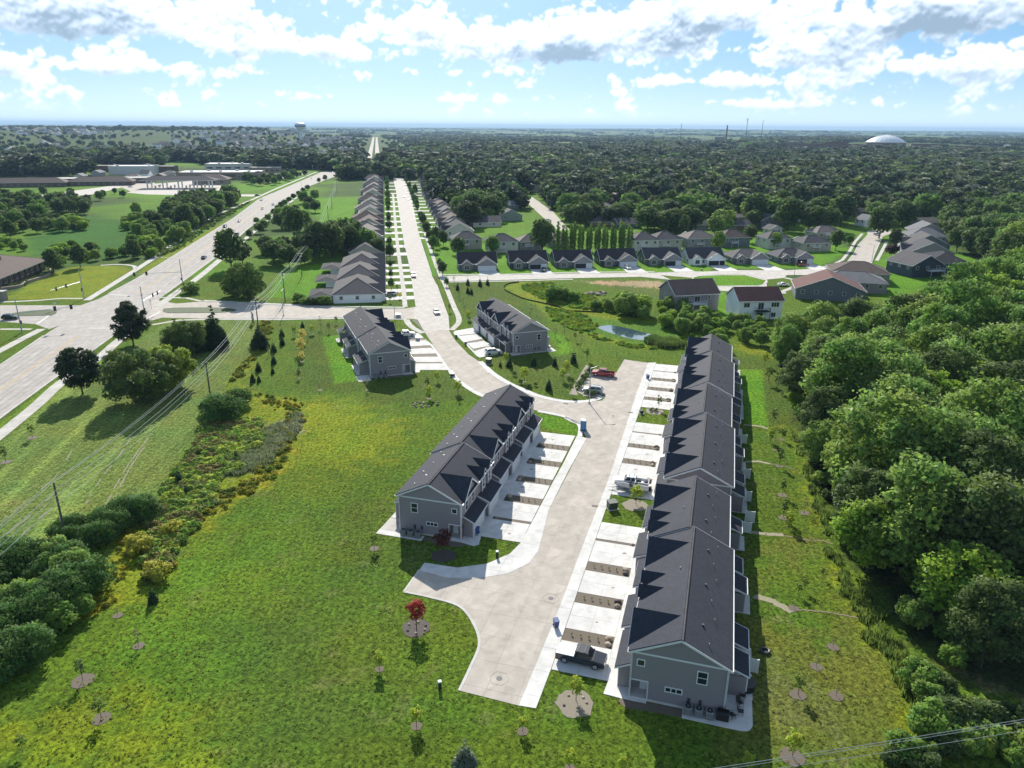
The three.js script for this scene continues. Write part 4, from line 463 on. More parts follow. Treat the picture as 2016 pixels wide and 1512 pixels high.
// o: p front middle on the ground, face azimuth the front looks to, w wide, d deep, h eaves
function house(o) {
  const b = thing(o.name || 'house', o.label, 'house', o.p[0], o.y || 0, o.p[1], Math.PI - o.face * Math.PI / 180, o.group), { w, d, h = 2.9, pitch = .5 } = o, wall = o.wall || M.greyWall, roof = o.roof || M.roofGrey, w0 = -w / 2, w1 = w / 2;
  const body = new MB(); body.box(w0, w1, 0, h, -d, 0); const st = o.style || 'hip';
  if (st === 'x') { const k = pitch * d / 2; for (const x of [w0 + .001, w1 - .001]) body.tri([x, h, 0], [x, h, -d], [x, h + k, -d / 2]); body.build('wall', wall, b); gableRoof(b, w0, w1, -d, 0, h, k, 'x', roof); }
  else if (st === 'z') { const k = pitch * w / 2; for (const z of [-.001, -d + .001]) body.tri([w0, h, z], [w1, h, z], [0, h + k, z]); body.build('wall', wall, b); gableRoof(b, w0, w1, -d, 0, h, k, 'z', roof); }
  else { body.build('wall', wall, b); hipRoof(b, w0, w1, -d, 0, h, pitch * Math.min(w, d) / 2, roof); }
  for (const g of o.gables || []) { // front gables: [x, width, projection, pitch, wall, eaves]
    const [x, gw, pr, gp = pitch + .12, gm = wall, ge = h] = g, k = gp * gw / 2, back = Math.min(d / 2, k / Math.max(.2, pitch) + 1), m = new MB(); m.box(x - gw / 2, x + gw / 2, 0, ge, .002, pr); m.tri([x - gw / 2, ge, pr], [x + gw / 2, ge, pr], [x, ge + k, pr]); m.tri([x - gw / 2, ge, .01], [x + gw / 2, ge, .01], [x, ge + k, .01]); m.build('front_wing', gm, b); gableRoof(b, x - gw / 2, x + gw / 2, -back, pr, ge, k, 'z', roof, .4, true, 'wing_roof');
  }
  for (const g of o.garage || []) { const [x, gw, z = .02, gm] = g; addGarageDoor(b, gw, 2.15, x, z, 0, 0, false, gm || M.door); }
  for (const q of o.wins || []) { const [x, y, z, ry, ww = 1.2, wh = 1.3, sty = 'double'] = q; addWindow(b, ww, wh, x, y, z, ry, sty); }
  if (o.side !== false) { const n = Math.max(1, Math.round(d / 5)); for (let i = 0; i < n; i++) { const z = -d * (i + .5) / n; addWindow(b, 1.1, 1.2, w1 + .02, h - 1.2, z, Math.PI / 2); addWindow(b, 1.1, 1.2, w0 - .02, h - 1.2, z, -Math.PI / 2); } for (let i = 0; i < 3; i++) addWindow(b, 1.3, 1.3, w0 + w * (i + .5) / 3, h - 1.2, -d - .02, Math.PI); }
  for (const [x, z] of o.vents || [[w * .18, -d * .7]]) { const y = h + pitch * Math.min(d, w) * .2; new MB().tube([x, h, z], [x, y + .8, z], .09, .09, 6).build('roof_vent', M.galv, b); }
  if (o.deck) { const dk = new MB(); const [x, dw, y, dd] = o.deck; dk.box(x - dw / 2, x + dw / 2, y - .2, y, -d - dd, -d - .01); for (const q of [-dw / 2 + .1, dw / 2 - .1]) dk.bar([x + q, 0, -d - dd + .1], [x + q, y + 1, -d - dd + .1], .14, .14); dk.bar([x - dw / 2, y + 1, -d - dd + .06], [x + dw / 2, y + 1, -d - dd + .06], .08, .08); for (let q = -dw / 2; q <= dw / 2; q += .3) dk.bar([x + q, y, -d - dd + .06], [x + q, y + 1, -d - dd + .06], .04, .04); for (const q of [-dw / 2 + .05, dw / 2 - .05]) dk.bar([x + q, y + 1, -d - dd], [x + q, y + 1, -d], .08, .08); dk.build('deck', o.deckM || M.trim, b); }
  if (o.porch) { const [x, pw, pd, ph, m] = o.porch, q = new MB(); q.slab([x - pw / 2, ph - .5, pd], [x + pw / 2, ph - .5, pd], [x + pw / 2, ph + .2, -.05], [x - pw / 2, ph + .2, -.05], .15); q.build('porch_roof', roof, b); const t = new MB(); for (const s of [-pw / 2 + .2, pw / 2 - .2]) t.bar([x + s, 0, pd - .2], [x + s, ph - .6, pd - .2], .18, .18); t.build('porch_post', M.trim, b); }
  if (o.chimney) new MB().box(o.chimney[0] - .45, o.chimney[0] + .45, h, h + 3.2, o.chimney[1] - .4, o.chimney[1] + .4).build('chimney', M.brick, b);
  return b;
}
const driveway = (f, u0, u1, v0, v1, y = .04) => S('driveway', rect(f, u0, u1, v0, v1), y, M.pad);
const face = (f, deg) => f.az * 180 / Math.PI + deg;
const HR = rng(5);
// left row along the street, fronts to the east
{ const lab = ['white-walled dark-roofed house at the corner, its white gable end to the cross street', 'second dark-roofed house from the corner, left of the street', 'third dark-roofed house from the corner, beside the big trees'];
  [22, 49.5, 76.5].forEach((u, i) => {
    house({ name: 'house', label: lab[i], p: fS(u, -11.8), face: face(fS, 90), w: 25, d: 17, h: 3.1, pitch: .52, wall: i ? M.greyWall2 : M.whiteWall, roof: M.roofGrey, gables: [[-6.5, 8.5, 1.2, .6], [6.5, 8.5, 1.2, .6]], garage: [[-6.5, 5, 1.24], [6.5, 5, 1.24]], wins: [[0, 1.6, .02, 0, 1.4, 1.5]] });
    const g = thing('porch_wing', ['low dark porch roof behind the corner house', 'low dark porch roof behind the second house', 'low dark porch roof behind the third house'][i], 'porch', ...(([x, z]) => [x, 0, z])(fS(u - 6, -33)), -fS.az); hipRoof(g, -4, 3.6, -6.5, 6.5, 2.6, 1.1, M.roofBlack); new MB().box(-.5, 3.7, 0, 2.5, -5.5, 5.5).build('wall', M.whiteWall, g);
    if (!i) { const q = new MB(); q.tri([w0x(-12.52), 3.2, -3], [w0x(-12.52), 3.2, -14], [w0x(-12.52), 5.3, -8.5]); }
    for (const d of [-6.5, 6.5]) driveway(fS, u + d - 2.9, u + d + 2.9, -10.6, .2);
  });
  function w0x(x) { return x; }
  const cols = [M.tanWall, M.greyWall2, M.creamWall, M.sageWall], rf = [M.roofBrown, M.roofGrey, M.roofTan, M.roofGrey, M.roofBrown];
  const us = [112, 137, 163, 189, 216, 244, 274, 307, 342, 380, 420, 462, 506, 552, 598, 642], lab2 = ['brown-roofed', 'grey-roofed', 'tan-roofed'];
  us.forEach((u, i) => { const style = i % 3 === 1 ? 'hip' : 'z'; const R = rf[i % 5];
    house({ label: `${R === M.roofBrown ? 'brown' : R === M.roofTan ? 'tan' : 'grey'}-roofed house in the left row along the street, ${['first', 'second', 'third', 'fourth', 'fifth', 'sixth', 'seventh', 'eighth', 'ninth', 'tenth', 'eleventh', 'twelfth', 'thirteenth', 'fourteenth', 'fifteenth', 'sixteenth'][i]} after the big trees`, p: fS(u, -12.2 - i * .12), face: face(fS, 90), w: 17 + (i % 3) * 2, d: 15 + (i % 2) * 4, h: 3.1 + (i % 4 === 2 ? .8 : 0), pitch: .55, style: i % 2 ? 'hip' : 'x', wall: cols[i % 4], roof: R, gables: [[-4, 7.5, 1.4, .62]], garage: [[-4, 4.9, 1.44]], wins: [[4, 1.7, .02, 0, 1.6, 1.4], [1, 1.7, .02, 0, 1, 1.3]] });
    driveway(fS, u - 2, u + 7, -10.6, .2, .041); });
}
// right row along the street, fronts to the west
[[172, 23, 'white'], [197, 23], [220, 24], [243, 24], [266, 24], [290, 24], [314, 24], [339, 24], [364, 24], [390, 25], [418, 25], [447, 25], [477, 26], [510, 27], [546, 28], [584, 29], [624, 31]].forEach(([u, v, c], i) => {
  house({ label: (c ? 'white two-door garage house with dark roof at the first bend' : `${['', 'grey-walled', 'dark-roofed', 'brown-roofed', 'tan-gabled'][1 + i % 4]} house in the right row along the street`) + (c ? '' : `, ${['', 'second', 'third', 'fourth', 'fifth', 'sixth', 'seventh', 'eighth', 'ninth', 'tenth', 'eleventh', 'twelfth', 'thirteenth', 'fourteenth', 'fifteenth', 'sixteenth', 'seventeenth'][i]} from the junction`), p: fS(u, v), face: face(fS, -90), w: 18, d: 16, h: c ? 4.4 : 3.2, pitch: .55, style: i % 2 ? 'hip' : 'x', wall: c ? M.creamWall : [M.greyWall2, M.slateWall, M.tanWall, M.creamWall][i % 4], roof: c ? M.roofBlack : [M.roofGrey, M.darkRoof, M.roofBrown, M.roofTan][i % 4], gables: [[4, 8, 1.5, .62]], garage: c ? [[2, 2.6, 1.54], [5.6, 2.6, 1.54]] : [[4, 5, 1.54]], wins: [[-4, 1.7, .02, 0, 1.6, 1.4]] });
  driveway(fS, u - 7, u - 1, 9, v - 1, .041);
});
// front row on the side street, dark roofs, each with its gabled garage
{ const T = [
  ['first house of the front row by the street, dark roof and white three-bay garage', [16.2, -13.2], M.roofBlack, M.slateWall, 'x', 0], ['second house of the front row, one garage open with a dark car before it', [39.5, -15.5], M.roofBlack, M.blueWall, 'x', 1], ['third house of the front row, brown gables and an open garage', [60.2, -15.8], M.roofBlack, M.slateWall, 'x', 1], ['fourth house of the front row, blue-grey with a white car in the drive', [81.5, -17.5], M.roofBlack, M.blueWall, 'x', 0], ['fifth house of the front row, grey roof, open garage, pale drive', [103, -18.2], M.darkRoof, M.slateWall, 'x', 1], ['white house of the front row with twin gables and dark garage doors', [123.5, -17], M.darkRoof, M.whiteWall, 'x', 2], ['seventh house of the front row, low hip roof and white garage', [145, -17.5], M.roofGrey, M.slateWall, 'hip', 0], ['last house of the front row at the bend, red truck in the drive', [167, -17.2], M.darkRoof, M.slateWall, 'hip', 1]];
  T.forEach(([label, [u, v], roof, wall, style, g]) => { const f = fE(u, v);
    house({ label, p: f, face: face(fE, 90), w: 17, d: 13, h: 3.0, pitch: style === 'x' ? .62 : .5, style, wall, roof, gables: [[3.9, 8.6, 2.2, .62, g === 2 ? M.whiteWall : M.greyWall2], [-4.8, 4.2, .9, .75, g === 2 ? M.whiteWall : M.greyWall]], garage: [[2.6, 4.9, 2.24, g ? M.darkDoorOrShade : M.door], [6.6, 2.5, 2.24, g === 2 ? M.darkDoorOrShade : M.door]], wins: [[-4.8, 1.55, .93, 0, 1.9, 1.7, 'slider'], [-1.6, 1.6, .02, 0, .9, 1.4]] });  // open garages: dark panels painted for the shaded inside; white house has dark doors
    S('driveway', [fE(u + .2, v + 2.3), fE(u + 8.2, v + 2.3), fE(u + 9, -.4), fE(u - .2, -.4)], .044, M.pad); });
}
// second row behind, hip roofs, backs turned to the viewer
[[[-26.04,-377.96], 15, 12, M.tanWall, 5.2, 'tan house behind the first of the front row, a tree at its corner'], [[-7.18,-368.83], 15, 12, M.creamWall, 5.4, 'cream house with a balcony between two small trees'], [[6.69,-375], 12, 12, M.greyWall2, 4.6, 'grey house half hidden by the tall round tree'], [[23.1,-386.92], 12, 12, M.greyWall2, 4.2, 'grey house behind the columnar poplars'], [[66.24,-377.58], 14, 13, M.creamWall, 5.4, 'cream house with an arched window right of the poplars'], [[78.21,-381.2], 15, 13, M.tanWall, 5.2, 'tan hip-roofed house with a small white deck'], [[97.24,-386.55], 16, 13, M.greyWall2, 5.2, 'grey hip-roofed house right of a dark young tree'], [[116.81,-392.14], 16, 13, M.slateWall, 5, 'dark hip-roofed house with shaded deck behind the front row'], [[138.29,-386.98], 14, 12, M.creamWall, 5.4, 'cream house between two round trees behind the front row'], [[155.22,-378.84], 16, 12, M.tanWall, 4.4, 'tan hip-roofed house at the corner of the side road'], [[180.98,-425.18], 17, 12, M.tanWall, 3.6, 'low grey-roofed house up the side road']].forEach(([p, w, d, wall, h, label], i) => {
  house({ label, p: [p[0], p[1] - d], face: -12, w, d, h, pitch: .58, style: 'hip', wall, roof: [M.roofGrey, M.roofGrey, M.roofTan, M.roofBrown][i % 4], gables: i % 3 === 0 ? [[w * .2, 6, 1, .6]] : [], deck: [w * .1, 4, 2.6, 2.4] });
});
// houses among the trees farther back
[[[-1.47,-500.81], 16, M.sageWall, 3.6, 'z', M.roofGrey, 'pale green gabled house by the back street'], [[-2.22,-564.4], 15, M.slateWall, 4.2, 'x', M.roofLight, 'dark house with a pale roof among the trees by the back street'], [[-16.47,-468.06], 18, M.creamWall, 3, 'x', M.roofGrey, 'long low grey-roofed house behind the round shade tree'], [[57.43,-472.03], 15, M.brick, 3.2, 'hip', M.roofGrey, 'brick house with a hip roof behind the poplars'], [[73.99,-466.29], 16, M.slateWall, 3, 'x', M.roofGrey, 'slate-walled gabled house behind the poplars'], [[107.82,-581.26], 13, M.tanWall, 4.4, 'z', M.roofTan, 'tan house with an open garage by the service drive'], [[135.82,-631.63], 16, M.blueWall, 3, 'z', M.roofLight, 'navy house with a pale roof by the service drive'], [[122.07,-608.19], 9, M.creamWall, 2.8, 'x', M.roofLight, 'small pale garage by the service drive'], [[118.69,-461.02], 14, M.greyWall2, 3.2, 'x', M.roofGrey, 'grey gabled house behind the second row, left of a round tree'], [[142.2,-462.24], 14, M.brownBrick, 3.2, 'x', M.roofGrey, 'brown gabled house behind the second row'], [[163.82,-467.65], 14, M.slateWall, 5.4, 'z', M.roofGrey, 'slate house with wide rear windows above a green slope'], [[159.57,-446.76], 9, M.creamWall, 2.8, 'z', M.roofGrey, 'small gabled house below the slate house'], [[154.53,-504.3], 12, M.creamWall, 3, 'hip', M.roofTan, 'pale house glimpsed between dark trees'], [[235.32,-484.83], 12, M.whiteWall, 4.2, 'z', M.roofLight, 'white gabled house at the end of the side road'], [[242.19,-480.65], 8, M.slateWall, 3.4, 'z', M.roofGrey, 'dark narrow house right of the white gabled house'], [[310.04,-581.92], 14, M.whiteWall, 4.6, 'x', M.whiteRoof, 'white house with a pale roof high among the trees'], [[271.84,-482.24], 14, M.tanWall, 3.2, 'x', M.roofTan, 'tan house at the edge of the woods'], [[257.31,-548.01], 12, M.greyWall2, 3, 'x', M.roofGrey, 'low grey roof among the trees behind the side road'], [[200.63,-608.72], 12, M.slateWall, 5, 'z', M.darkRoof, 'tall dark house half lost among trees'], [[259.03,-612.66], 9, M.whiteWall, 5, 'z', M.roofLight, 'small white house far in the trees'], [[423.76,-670.88], 20, M.whiteWall, 5, 'z', M.roofGrey, 'gabled hall roof far right above the trees'], [[75.29,-589.22], 12, M.brown || M.brownBrick, 3, 'x', M.roofBrown, 'brown roof beside the big dark tree'], [[55.89,-860.22], 14, M.brick, 3.2, 'x', M.roofGrey, 'brick house far back between tree crowns'], [[114.17,-715.03], 12, M.whiteWall, 4, 'z', M.roofLight, 'small white house behind the pale green trees'], [[-112.26,-934.39], 13, M.whiteWall, 3, 'x', M.roofTan, 'far pale house at the end of the right row'], [[261.87,-816.86], 12, M.whiteWall, 4.5, 'z', M.roofLight, 'white gable far off among the tree tops'], [[197.68,-798.84], 11, M.whiteWall, 3.5, 'x', M.whiteRoof, 'pale shed roof far off left among the tree tops']].forEach(([p, w, wall, h, style, roof, label]) => house({ label, p, face: 170 + (h * 10 % 7) * 3 - 10, w, d: w * .72, h, pitch: .5, style, wall, roof, wins: [[-w * .25, h - 1.1, .02, 0, 1.6, 1.2, 'slider'], [w * .25, h - 1.1, .02, 0, 1.2, 1.2]] }));
// right-hand cluster beside the woods
house({ label: 'navy house with a white-posted deck beside the green lawn by the woods', p: [175.02,-326.81], face: -15, w: 16, d: 15, h: 5.2, pitch: .5, style: 'z', wall: M.blueWall, roof: M.roofGrey, deck: [-3, 7, 2.9, 3] });
house({ label: 'dark house with a black roof behind the navy house', p: [187.76,-333.98], face: -78, w: 22, d: 17, h: 4.4, pitch: .42, style: 'hip', wall: M.slateWall, roof: M.roofBlack });
house({ label: 'grey roofed house, third up from the navy house by the woods', p: [196.79,-366.61], face: -78, w: 17, d: 20, h: 3.4, pitch: .5, style: 'x', wall: M.greyWall2, roof: M.darkRoof, gables: [[-3, 7, 1.5]], garage: [[-3, 4.8, 1.54]] });
house({ label: 'grey roofed house, fourth up from the navy house by the woods', p: [209.77,-393.19], face: -78, w: 16, d: 20, h: 3.4, pitch: .5, style: 'x', wall: M.slateWall, roof: M.roofGrey, gables: [[-3, 7, 1.5]], garage: [[-3, 4.8, 1.54]] });
house({ label: 'pale blue-grey roof, last of the row by the woods', p: [225.52,-422.32], face: -78, w: 17, d: 20, h: 3.6, pitch: .5, style: 'hip', wall: M.greyWall2, roof: M.roofLight });
house({ label: 'pale roofed house at the top of the side road', p: [239.34,-445.26], face: -78, w: 16, d: 18, h: 3.4, pitch: .5, style: 'x', wall: M.greyWall2, roof: M.roofLight });
house({ label: 'sage green house under a dark brown hip roof by the loop', p: [135.05,-308.73], face: -75, w: 17, d: 22, h: 4.2, pitch: .42, style: 'hip', wall: M.sageWall, roof: M.roofBrown });
house({ label: 'house with a blue-grey roof in front of the sage house', p: [122.92,-289.7], face: -75, w: 15, d: 24, h: 4, pitch: .42, style: 'hip', wall: M.greyWall2, roof: M.roofLight });
house({ label: 'house with a maroon brown roof, half hidden by the wood edge', p: [108.05,-275.79], face: -75, w: 16, d: 24, h: 4, pitch: .4, style: 'x', wall: M.slateWall, roof: M.roofRed });
// two tall houses whose backs face the pond
house({ label: 'white two-storey house with a dark balcony and maroon roof above the thicket', p: (([x, z]) => [x, z - 11])([81.3,-236.04]), face: -6, w: 15, d: 11, h: 6.4, pitch: .62, style: 'x', wall: M.whiteWall, roof: M.roofRed, side: false, wins: [[-4.9, 4.9, -11.02, Math.PI, 2.6, 1.4, 'triple'], [4.9, 4.9, -11.02, Math.PI, 1.9, 1.4, 'slider'], [5, 1.5, -11.02, Math.PI, 1.5, 1.4, 'slider'], [-4.6, 1.5, -11.02, Math.PI, 1.5, 1.4, 'slider'], [0, 4.5, -11.02, Math.PI, 1.8, 2.1, 'slider'], [0, 1.2, -11.02, Math.PI, 1.8, 2, 'slider'], [-7.52, 4.6, -4, -Math.PI / 2, 1, 1.3]], deck: [0, 4.6, 3.2, 2.6], deckM: M.black });
house({ label: 'grey two-storey house with a white balcony above the thicket', p: (([x, z]) => [x, z - 13])([60.83,-246.78]), face: -14, w: 16.5, d: 13, h: 6.0, pitch: .6, style: 'x', wall: M.greyWall, roof: M.roofBrown, side: false, wins: [[4.6, 4.4, -13.02, Math.PI, 2.8, 1.4, 'triple'], [0, 4.1, -13.02, Math.PI, 1.9, 2.1, 'slider'], [-4.5, 4.6, -13.02, Math.PI, .9, .9], [8.27, 4.4, -5, Math.PI / 2, 1, 1.3], [-8.27, 4.4, -5, -Math.PI / 2, 1, 1.3]], deck: [0, 5.2, 2.9, 2.6] });

// ---------- trees and shrubs ----------
const ORD = ['nearest', 'second nearest', 'third nearest', 'fourth nearest', 'fifth nearest', 'sixth nearest', 'seventh nearest', 'eighth nearest', 'ninth nearest', 'tenth nearest', 'eleventh nearest', 'twelfth nearest', 'thirteenth nearest', 'fourteenth nearest', 'fifteenth nearest', 'sixteenth nearest', 'seventeenth nearest', 'eighteenth nearest', 'nineteenth nearest', 'twentieth nearest'];
const leafMat = new THREE.MeshPhysicalMaterial({ color: 0xffffff, vertexColors: true, roughness: .95, transmission: .5, thickness: 0, specularIntensity: .25, side: THREE.DoubleSide });
const TONES = { ash: [.150, .230, .042], green: [.095, .175, .026], bright: [.165, .265, .026], dark: [.026, .048, .016], deep: [.060, .100, .024], olive: [.085, .105, .024], blue: [.055, .085, .060], yellow: [.26, .26, .03], lime: [.19, .26, .035], rust: [.20, .045, .03], grey: [.10, .13, .075], far: [.070, .105, .028], purple: [.035, .02, .022], brown: [.10, .065, .03] };
// a crown: lobes [x, y, z, r] clothed in small leaf sprays
function crown(seed, lobes, n, size, tone, o = {}) {
  const R = rng(seed), p = [], nn = [], c = [], idx = [], tot = lobes.reduce((s, l) => s + l[3] * l[3], 0), T = (TONES[tone] || tone).map((v) => v * (o.raw ? 1 : 1.45)), jag = o.jag ?? .35;
  const dir = () => { const z = R() * 2 - 1, t = R() * 6.283, q = Math.sqrt(1 - z * z); return [q * Math.cos(t), z, q * Math.sin(t)]; };
  const cy = lobes.reduce((s, l) => s + l[1], 0) / lobes.length;
  for (const l of lobes) {
    const m = Math.round(n * l[3] * l[3] / tot), lv = .78 + R() * .44, lw = (R() - .5) * .22;
    for (let k = 0; k < m; k++) {
      let d = dir(); if (d[1] < -.35 && R() < .6) d = [d[0], -d[1], d[2]];
      const rr = l[3] * (1 - jag + R() * jag * 1.45 * (R() < .15 ? 1.35 : 1)), q = [l[0] + d[0] * rr, l[1] + d[1] * rr * (o.flat ?? .85), l[2] + d[2] * rr];
      const j = dir(), nv = nrm([d[0] * .6 + j[0] * .7, d[1] * .6 + j[1] * .7 + .25, d[2] * .6 + j[2] * .7]);
      let s = nrm(cross(nv, Math.abs(nv[1]) > .9 ? [1, 0, 0] : [0, 1, 0])); const u = cross(nv, s), a = R() * 6.283, ca = Math.cos(a), sa = Math.sin(a), z = size * (.55 + R() * .9), A = [s[0] * ca + u[0] * sa, s[1] * ca + u[1] * sa, s[2] * ca + u[2] * sa], B = cross(nv, A);
      const sn = nrm([nv[0] * .55 + d[0] * .6, nv[1] * .55 + d[1] * .6 + .12, nv[2] * .55 + d[2] * .6]), v = lv * (.8 + R() * .4), w = lw + (R() - .5) * .12, col = [T[0] * v * (1 + w), T[1] * v, T[2] * v * (1 - w)], b = p.length / 3;
      for (const [x, y, h] of [[-.62, -.1, 0], [0, -.5, -.12], [.62, .1, 0], [.05, .55, -.12]]) { p.push(q[0] + (A[0] * x + B[0] * y + nv[0] * h) * z, q[1] + (A[1] * x + B[1] * y + nv[1] * h) * z, q[2] + (A[2] * x + B[2] * y + nv[2] * h) * z); nn.push(...sn); c.push(...col); }
      idx.push(b, b + 1, b + 2, b, b + 2, b + 3);
    }
  }
  const g = new THREE.BufferGeometry(); g.setAttribute('position', new THREE.Float32BufferAttribute(p, 3)); g.setAttribute('normal', new THREE.Float32BufferAttribute(nn, 3)); g.setAttribute('color', new THREE.Float32BufferAttribute(c, 3)); g.setIndex(idx); return g;
}
function lobesRound(seed, H, R0, y0, n, shape = 0) { // lobes filling an uneven crown from y0 to H
  const R = rng(seed), L = [], hh = (H - y0) / 2, cy = y0 + hh; L.push([0, cy, 0, R0 * .62]);
  for (let k = 0; k < n; k++) { const t = (k + .5) / n, y = 1 - 2 * t, a = k * 2.39996 + R() * .9, q = Math.sqrt(1 - y * y), k2 = .60 + R() * .22, w = shape ? 1 - shape * (y + 1) / 2 : 1; const fr = n > 25 ? .15 + R() * .20 : .26 + R() * .2; L.push([Math.cos(a) * q * R0 * k2 * w * (n > 25 ? 1.18 : 1), cy + y * hh * (n > 25 ? .92 : .74), Math.sin(a) * q * R0 * k2 * w * (n > 25 ? 1.18 : 1), R0 * fr * (shape ? .55 + .45 * w : 1)]); }
  return L;
}
function lobesCone(seed, H, R0, y0, n) { const R = rng(seed), L = []; for (let k = 0; k < n; k++) { const t = k / (n - 1), rr = R0 * Math.pow(1 - t, .8), m = Math.max(1, Math.round(5 * (1 - t))); for (let j = 0; j < m; j++) { const a = j / m * 6.283 + k * 1.3; L.push([Math.cos(a) * rr * .5, y0 + (H - y0) * t * .96, Math.sin(a) * rr * .5, Math.max(.12 * R0, rr * .55)]); } } return L; }
function trunkGeo(seed, H, y0, r, limbs) { const R = rng(seed), m = new MB(); let a = [0, -.2, 0], top = [(R() - .5) * r * 2, y0 + (H - y0) * .35, (R() - .5) * r * 2]; m.tube(a, [0, y0 * .6, 0], r * 1.25, r, 7, false).tube([0, y0 * .6, 0], top, r, r * .5, 7, false); for (let k = 0; k < limbs; k++) { const t = k / limbs * 6.283 + R(), y = y0 * (.6 + R() * .4), l = (H - y0) * (.35 + R() * .2), b = [Math.cos(t) * l * .7, y + l * .75, Math.sin(t) * l * .7]; m.tube([0, y, 0], b, r * .5, r * .14, 5, false); } return m.geo(); }
const protos = {};
function proto(key, name, H, R0, y0, lobes, n, size, tone, tr = .2, limbs = 4, o = key.startsWith('wood') ? { jag: .7 } : {}) { const g = new THREE.Group(); g.name = name; g.userData.stem = name; if (tr) mesh('trunk', trunkGeo(key.length * 31 + H * 7, H, y0, tr, limbs), M.bark, g); mesh('crown', crown(key.charCodeAt(0) * 91 + key.length * 17 + n, lobes, n, size, tone, o), leafMat, g); (protos[key.split('.')[0]] ||= []).push(g); return g; }
const broad = (k, name, H, R0, y0, n, size, tone, nl = 24, sd = 1) => proto(k + '.' + sd, name, H, R0, y0, lobesRound(sd * 77 + H, H, R0, y0, nl, .18), n, size, tone, H * .017, 5);
// high detail for the near woods, medium and low for farther off
broad('wood', 'woodland_tree', 15, 6.0, 3.2, 8800, .40, 'ash', 46, 1); broad('wood', 'woodland_tree', 16.5, 5.6, 3.5, 8600, .40, 'green', 42, 2); broad('wood', 'woodland_tree', 13.5, 5.4, 2.4, 8000, .40, 'ash', 40, 3); broad('wood', 'woodland_tree', 12.5, 5.0, 2.2, 7400, .40, 'bright', 36, 4); broad('wood', 'woodland_tree', 15.5, 5.2, 3.4, 7800, .40, 'deep', 40, 5); broad('wood', 'woodland_tree', 14.2, 5.8, 2.6, 8400, .40, [.118, .20, .034], 42, 6);
broad('maple', 'maple_tree', 11, 4.9, 2.3, 9000, .36, 'dark', 30, 1); broad('maple', 'maple_tree', 10.5, 4.4, 1.8, 8000, .36, [.032, .05, .02], 26, 2);
broad('mid', 'shade_tree', 13, 5.6, 2.4, 1500, .92, 'green', 22, 1); broad('mid', 'shade_tree', 14, 5.2, 2.6, 1400, .92, 'deep', 20, 2); broad('mid', 'shade_tree', 11.5, 5.2, 2.2, 1400, .9, [.06, .10, .022], 20, 3); broad('mid', 'shade_tree', 12.5, 5.6, 2.0, 1500, .92, 'far', 22, 4); broad('mid', 'shade_tree', 10, 4.4, 1.6, 1200, .85, 'ash', 18, 5); broad('mid', 'shade_tree', 12, 5, 2, 1300, .9, [.045, .066, .024], 18, 6);
broad('far', 'distant_tree', 13, 6.2, 1.2, 330, 1.9, 'far', 14, 1); broad('far', 'distant_tree', 12, 5.8, 1, 300, 1.9, 'deep', 13, 2); broad('far', 'distant_tree', 11, 6, 1, 300, 1.9, 'green', 13, 3); broad('far', 'distant_tree', 14, 6.4, 1, 330, 1.9, [.046, .07, .026], 14, 4);
broad('street', 'street_tree', 7, 2.5, 1.7, 900, .55, 'deep', 14, 1); broad('street', 'street_tree', 8, 2.4, 1.8, 900, .55, 'green', 14, 2);
proto('poplar', 'columnar_poplar', 12, 1.25, .5, Array.from({ length: 16 }, (_, k) => [Math.sin(k * 2.4) * .3, .9 + k * .7, Math.cos(k * 2.4) * .3, 1.05 - Math.abs(k - 6) * .055]), 1500, .42, 'ash', .14, 2);
proto('juniper', 'dark_conifer', 9, 2.3, .3, lobesCone(3, 9, 2.6, .5, 12), 7000, .30, [.028, .058, .02], .2, 0);
proto('spruce', 'young_spruce', 2.6, .8, .1, lobesCone(5, 2.6, .95, .15, 8), 1500, .15, [.10, .135, .10], .06, 0); proto('arbor', 'small_arborvitae', 2.6, .75, .1, lobesCone(6, 2.7, .62, .2, 7), 1100, .16, [.030, .065, .022], .05, 0);
proto('sapling', 'sapling', 3.6, .75, 1.2, lobesRound(9, 3.6, .8, 1.15, 9), 330, .19, [.14, .20, .035], .035, 4); proto('sapling', 'sapling', 4, .7, 1.4, lobesRound(10, 4, .75, 1.3, 9), 280, .19, [.075, .115, .028], .035, 4); proto('limesap', 'sapling', 3.2, .8, .9, lobesRound(11, 3.2, .85, .8, 10), 420, .19, [.24, .30, .03], .035, 4);
proto('redsap', 'red_maple_sapling', 4.0, 1.15, 1.2, lobesRound(12, 4.0, 1.2, 1.1, 12), 900, .19, [.23, .035, .025], .05, 5); proto('darkredsap', 'red_maple_sapling', 4.2, 1.25, 1.3, lobesRound(13, 4.2, 1.3, 1.2, 12), 900, .19, [.085, .028, .022], .05, 5); proto('bare', 'sapling', 3.4, .6, 1, lobesRound(14, 3.4, .6, 1.1, 8), 90, .16, [.14, .13, .07], .035, 6); proto('yellowsap', 'sapling', 3.6, 1, .5, lobesRound(15, 3.6, 1.0, .6, 10), 420, .2, [.36, .33, .09], .035, 5);
proto('shrub', 'shrub', 2.6, 1.9, .1, lobesRound(21, 2.6, 2.0, .2, 14), 1700, .30, 'deep', .06, 4); proto('shrub', 'shrub', 3.2, 2.2, .1, lobesRound(22, 3.2, 2.2, .2, 16), 1900, .32, 'green', .06, 4); proto('shrub', 'shrub', 2.2, 1.7, .1, lobesRound(23, 2.2, 1.8, .2, 12), 1500, .28, 'ash', .06, 4);
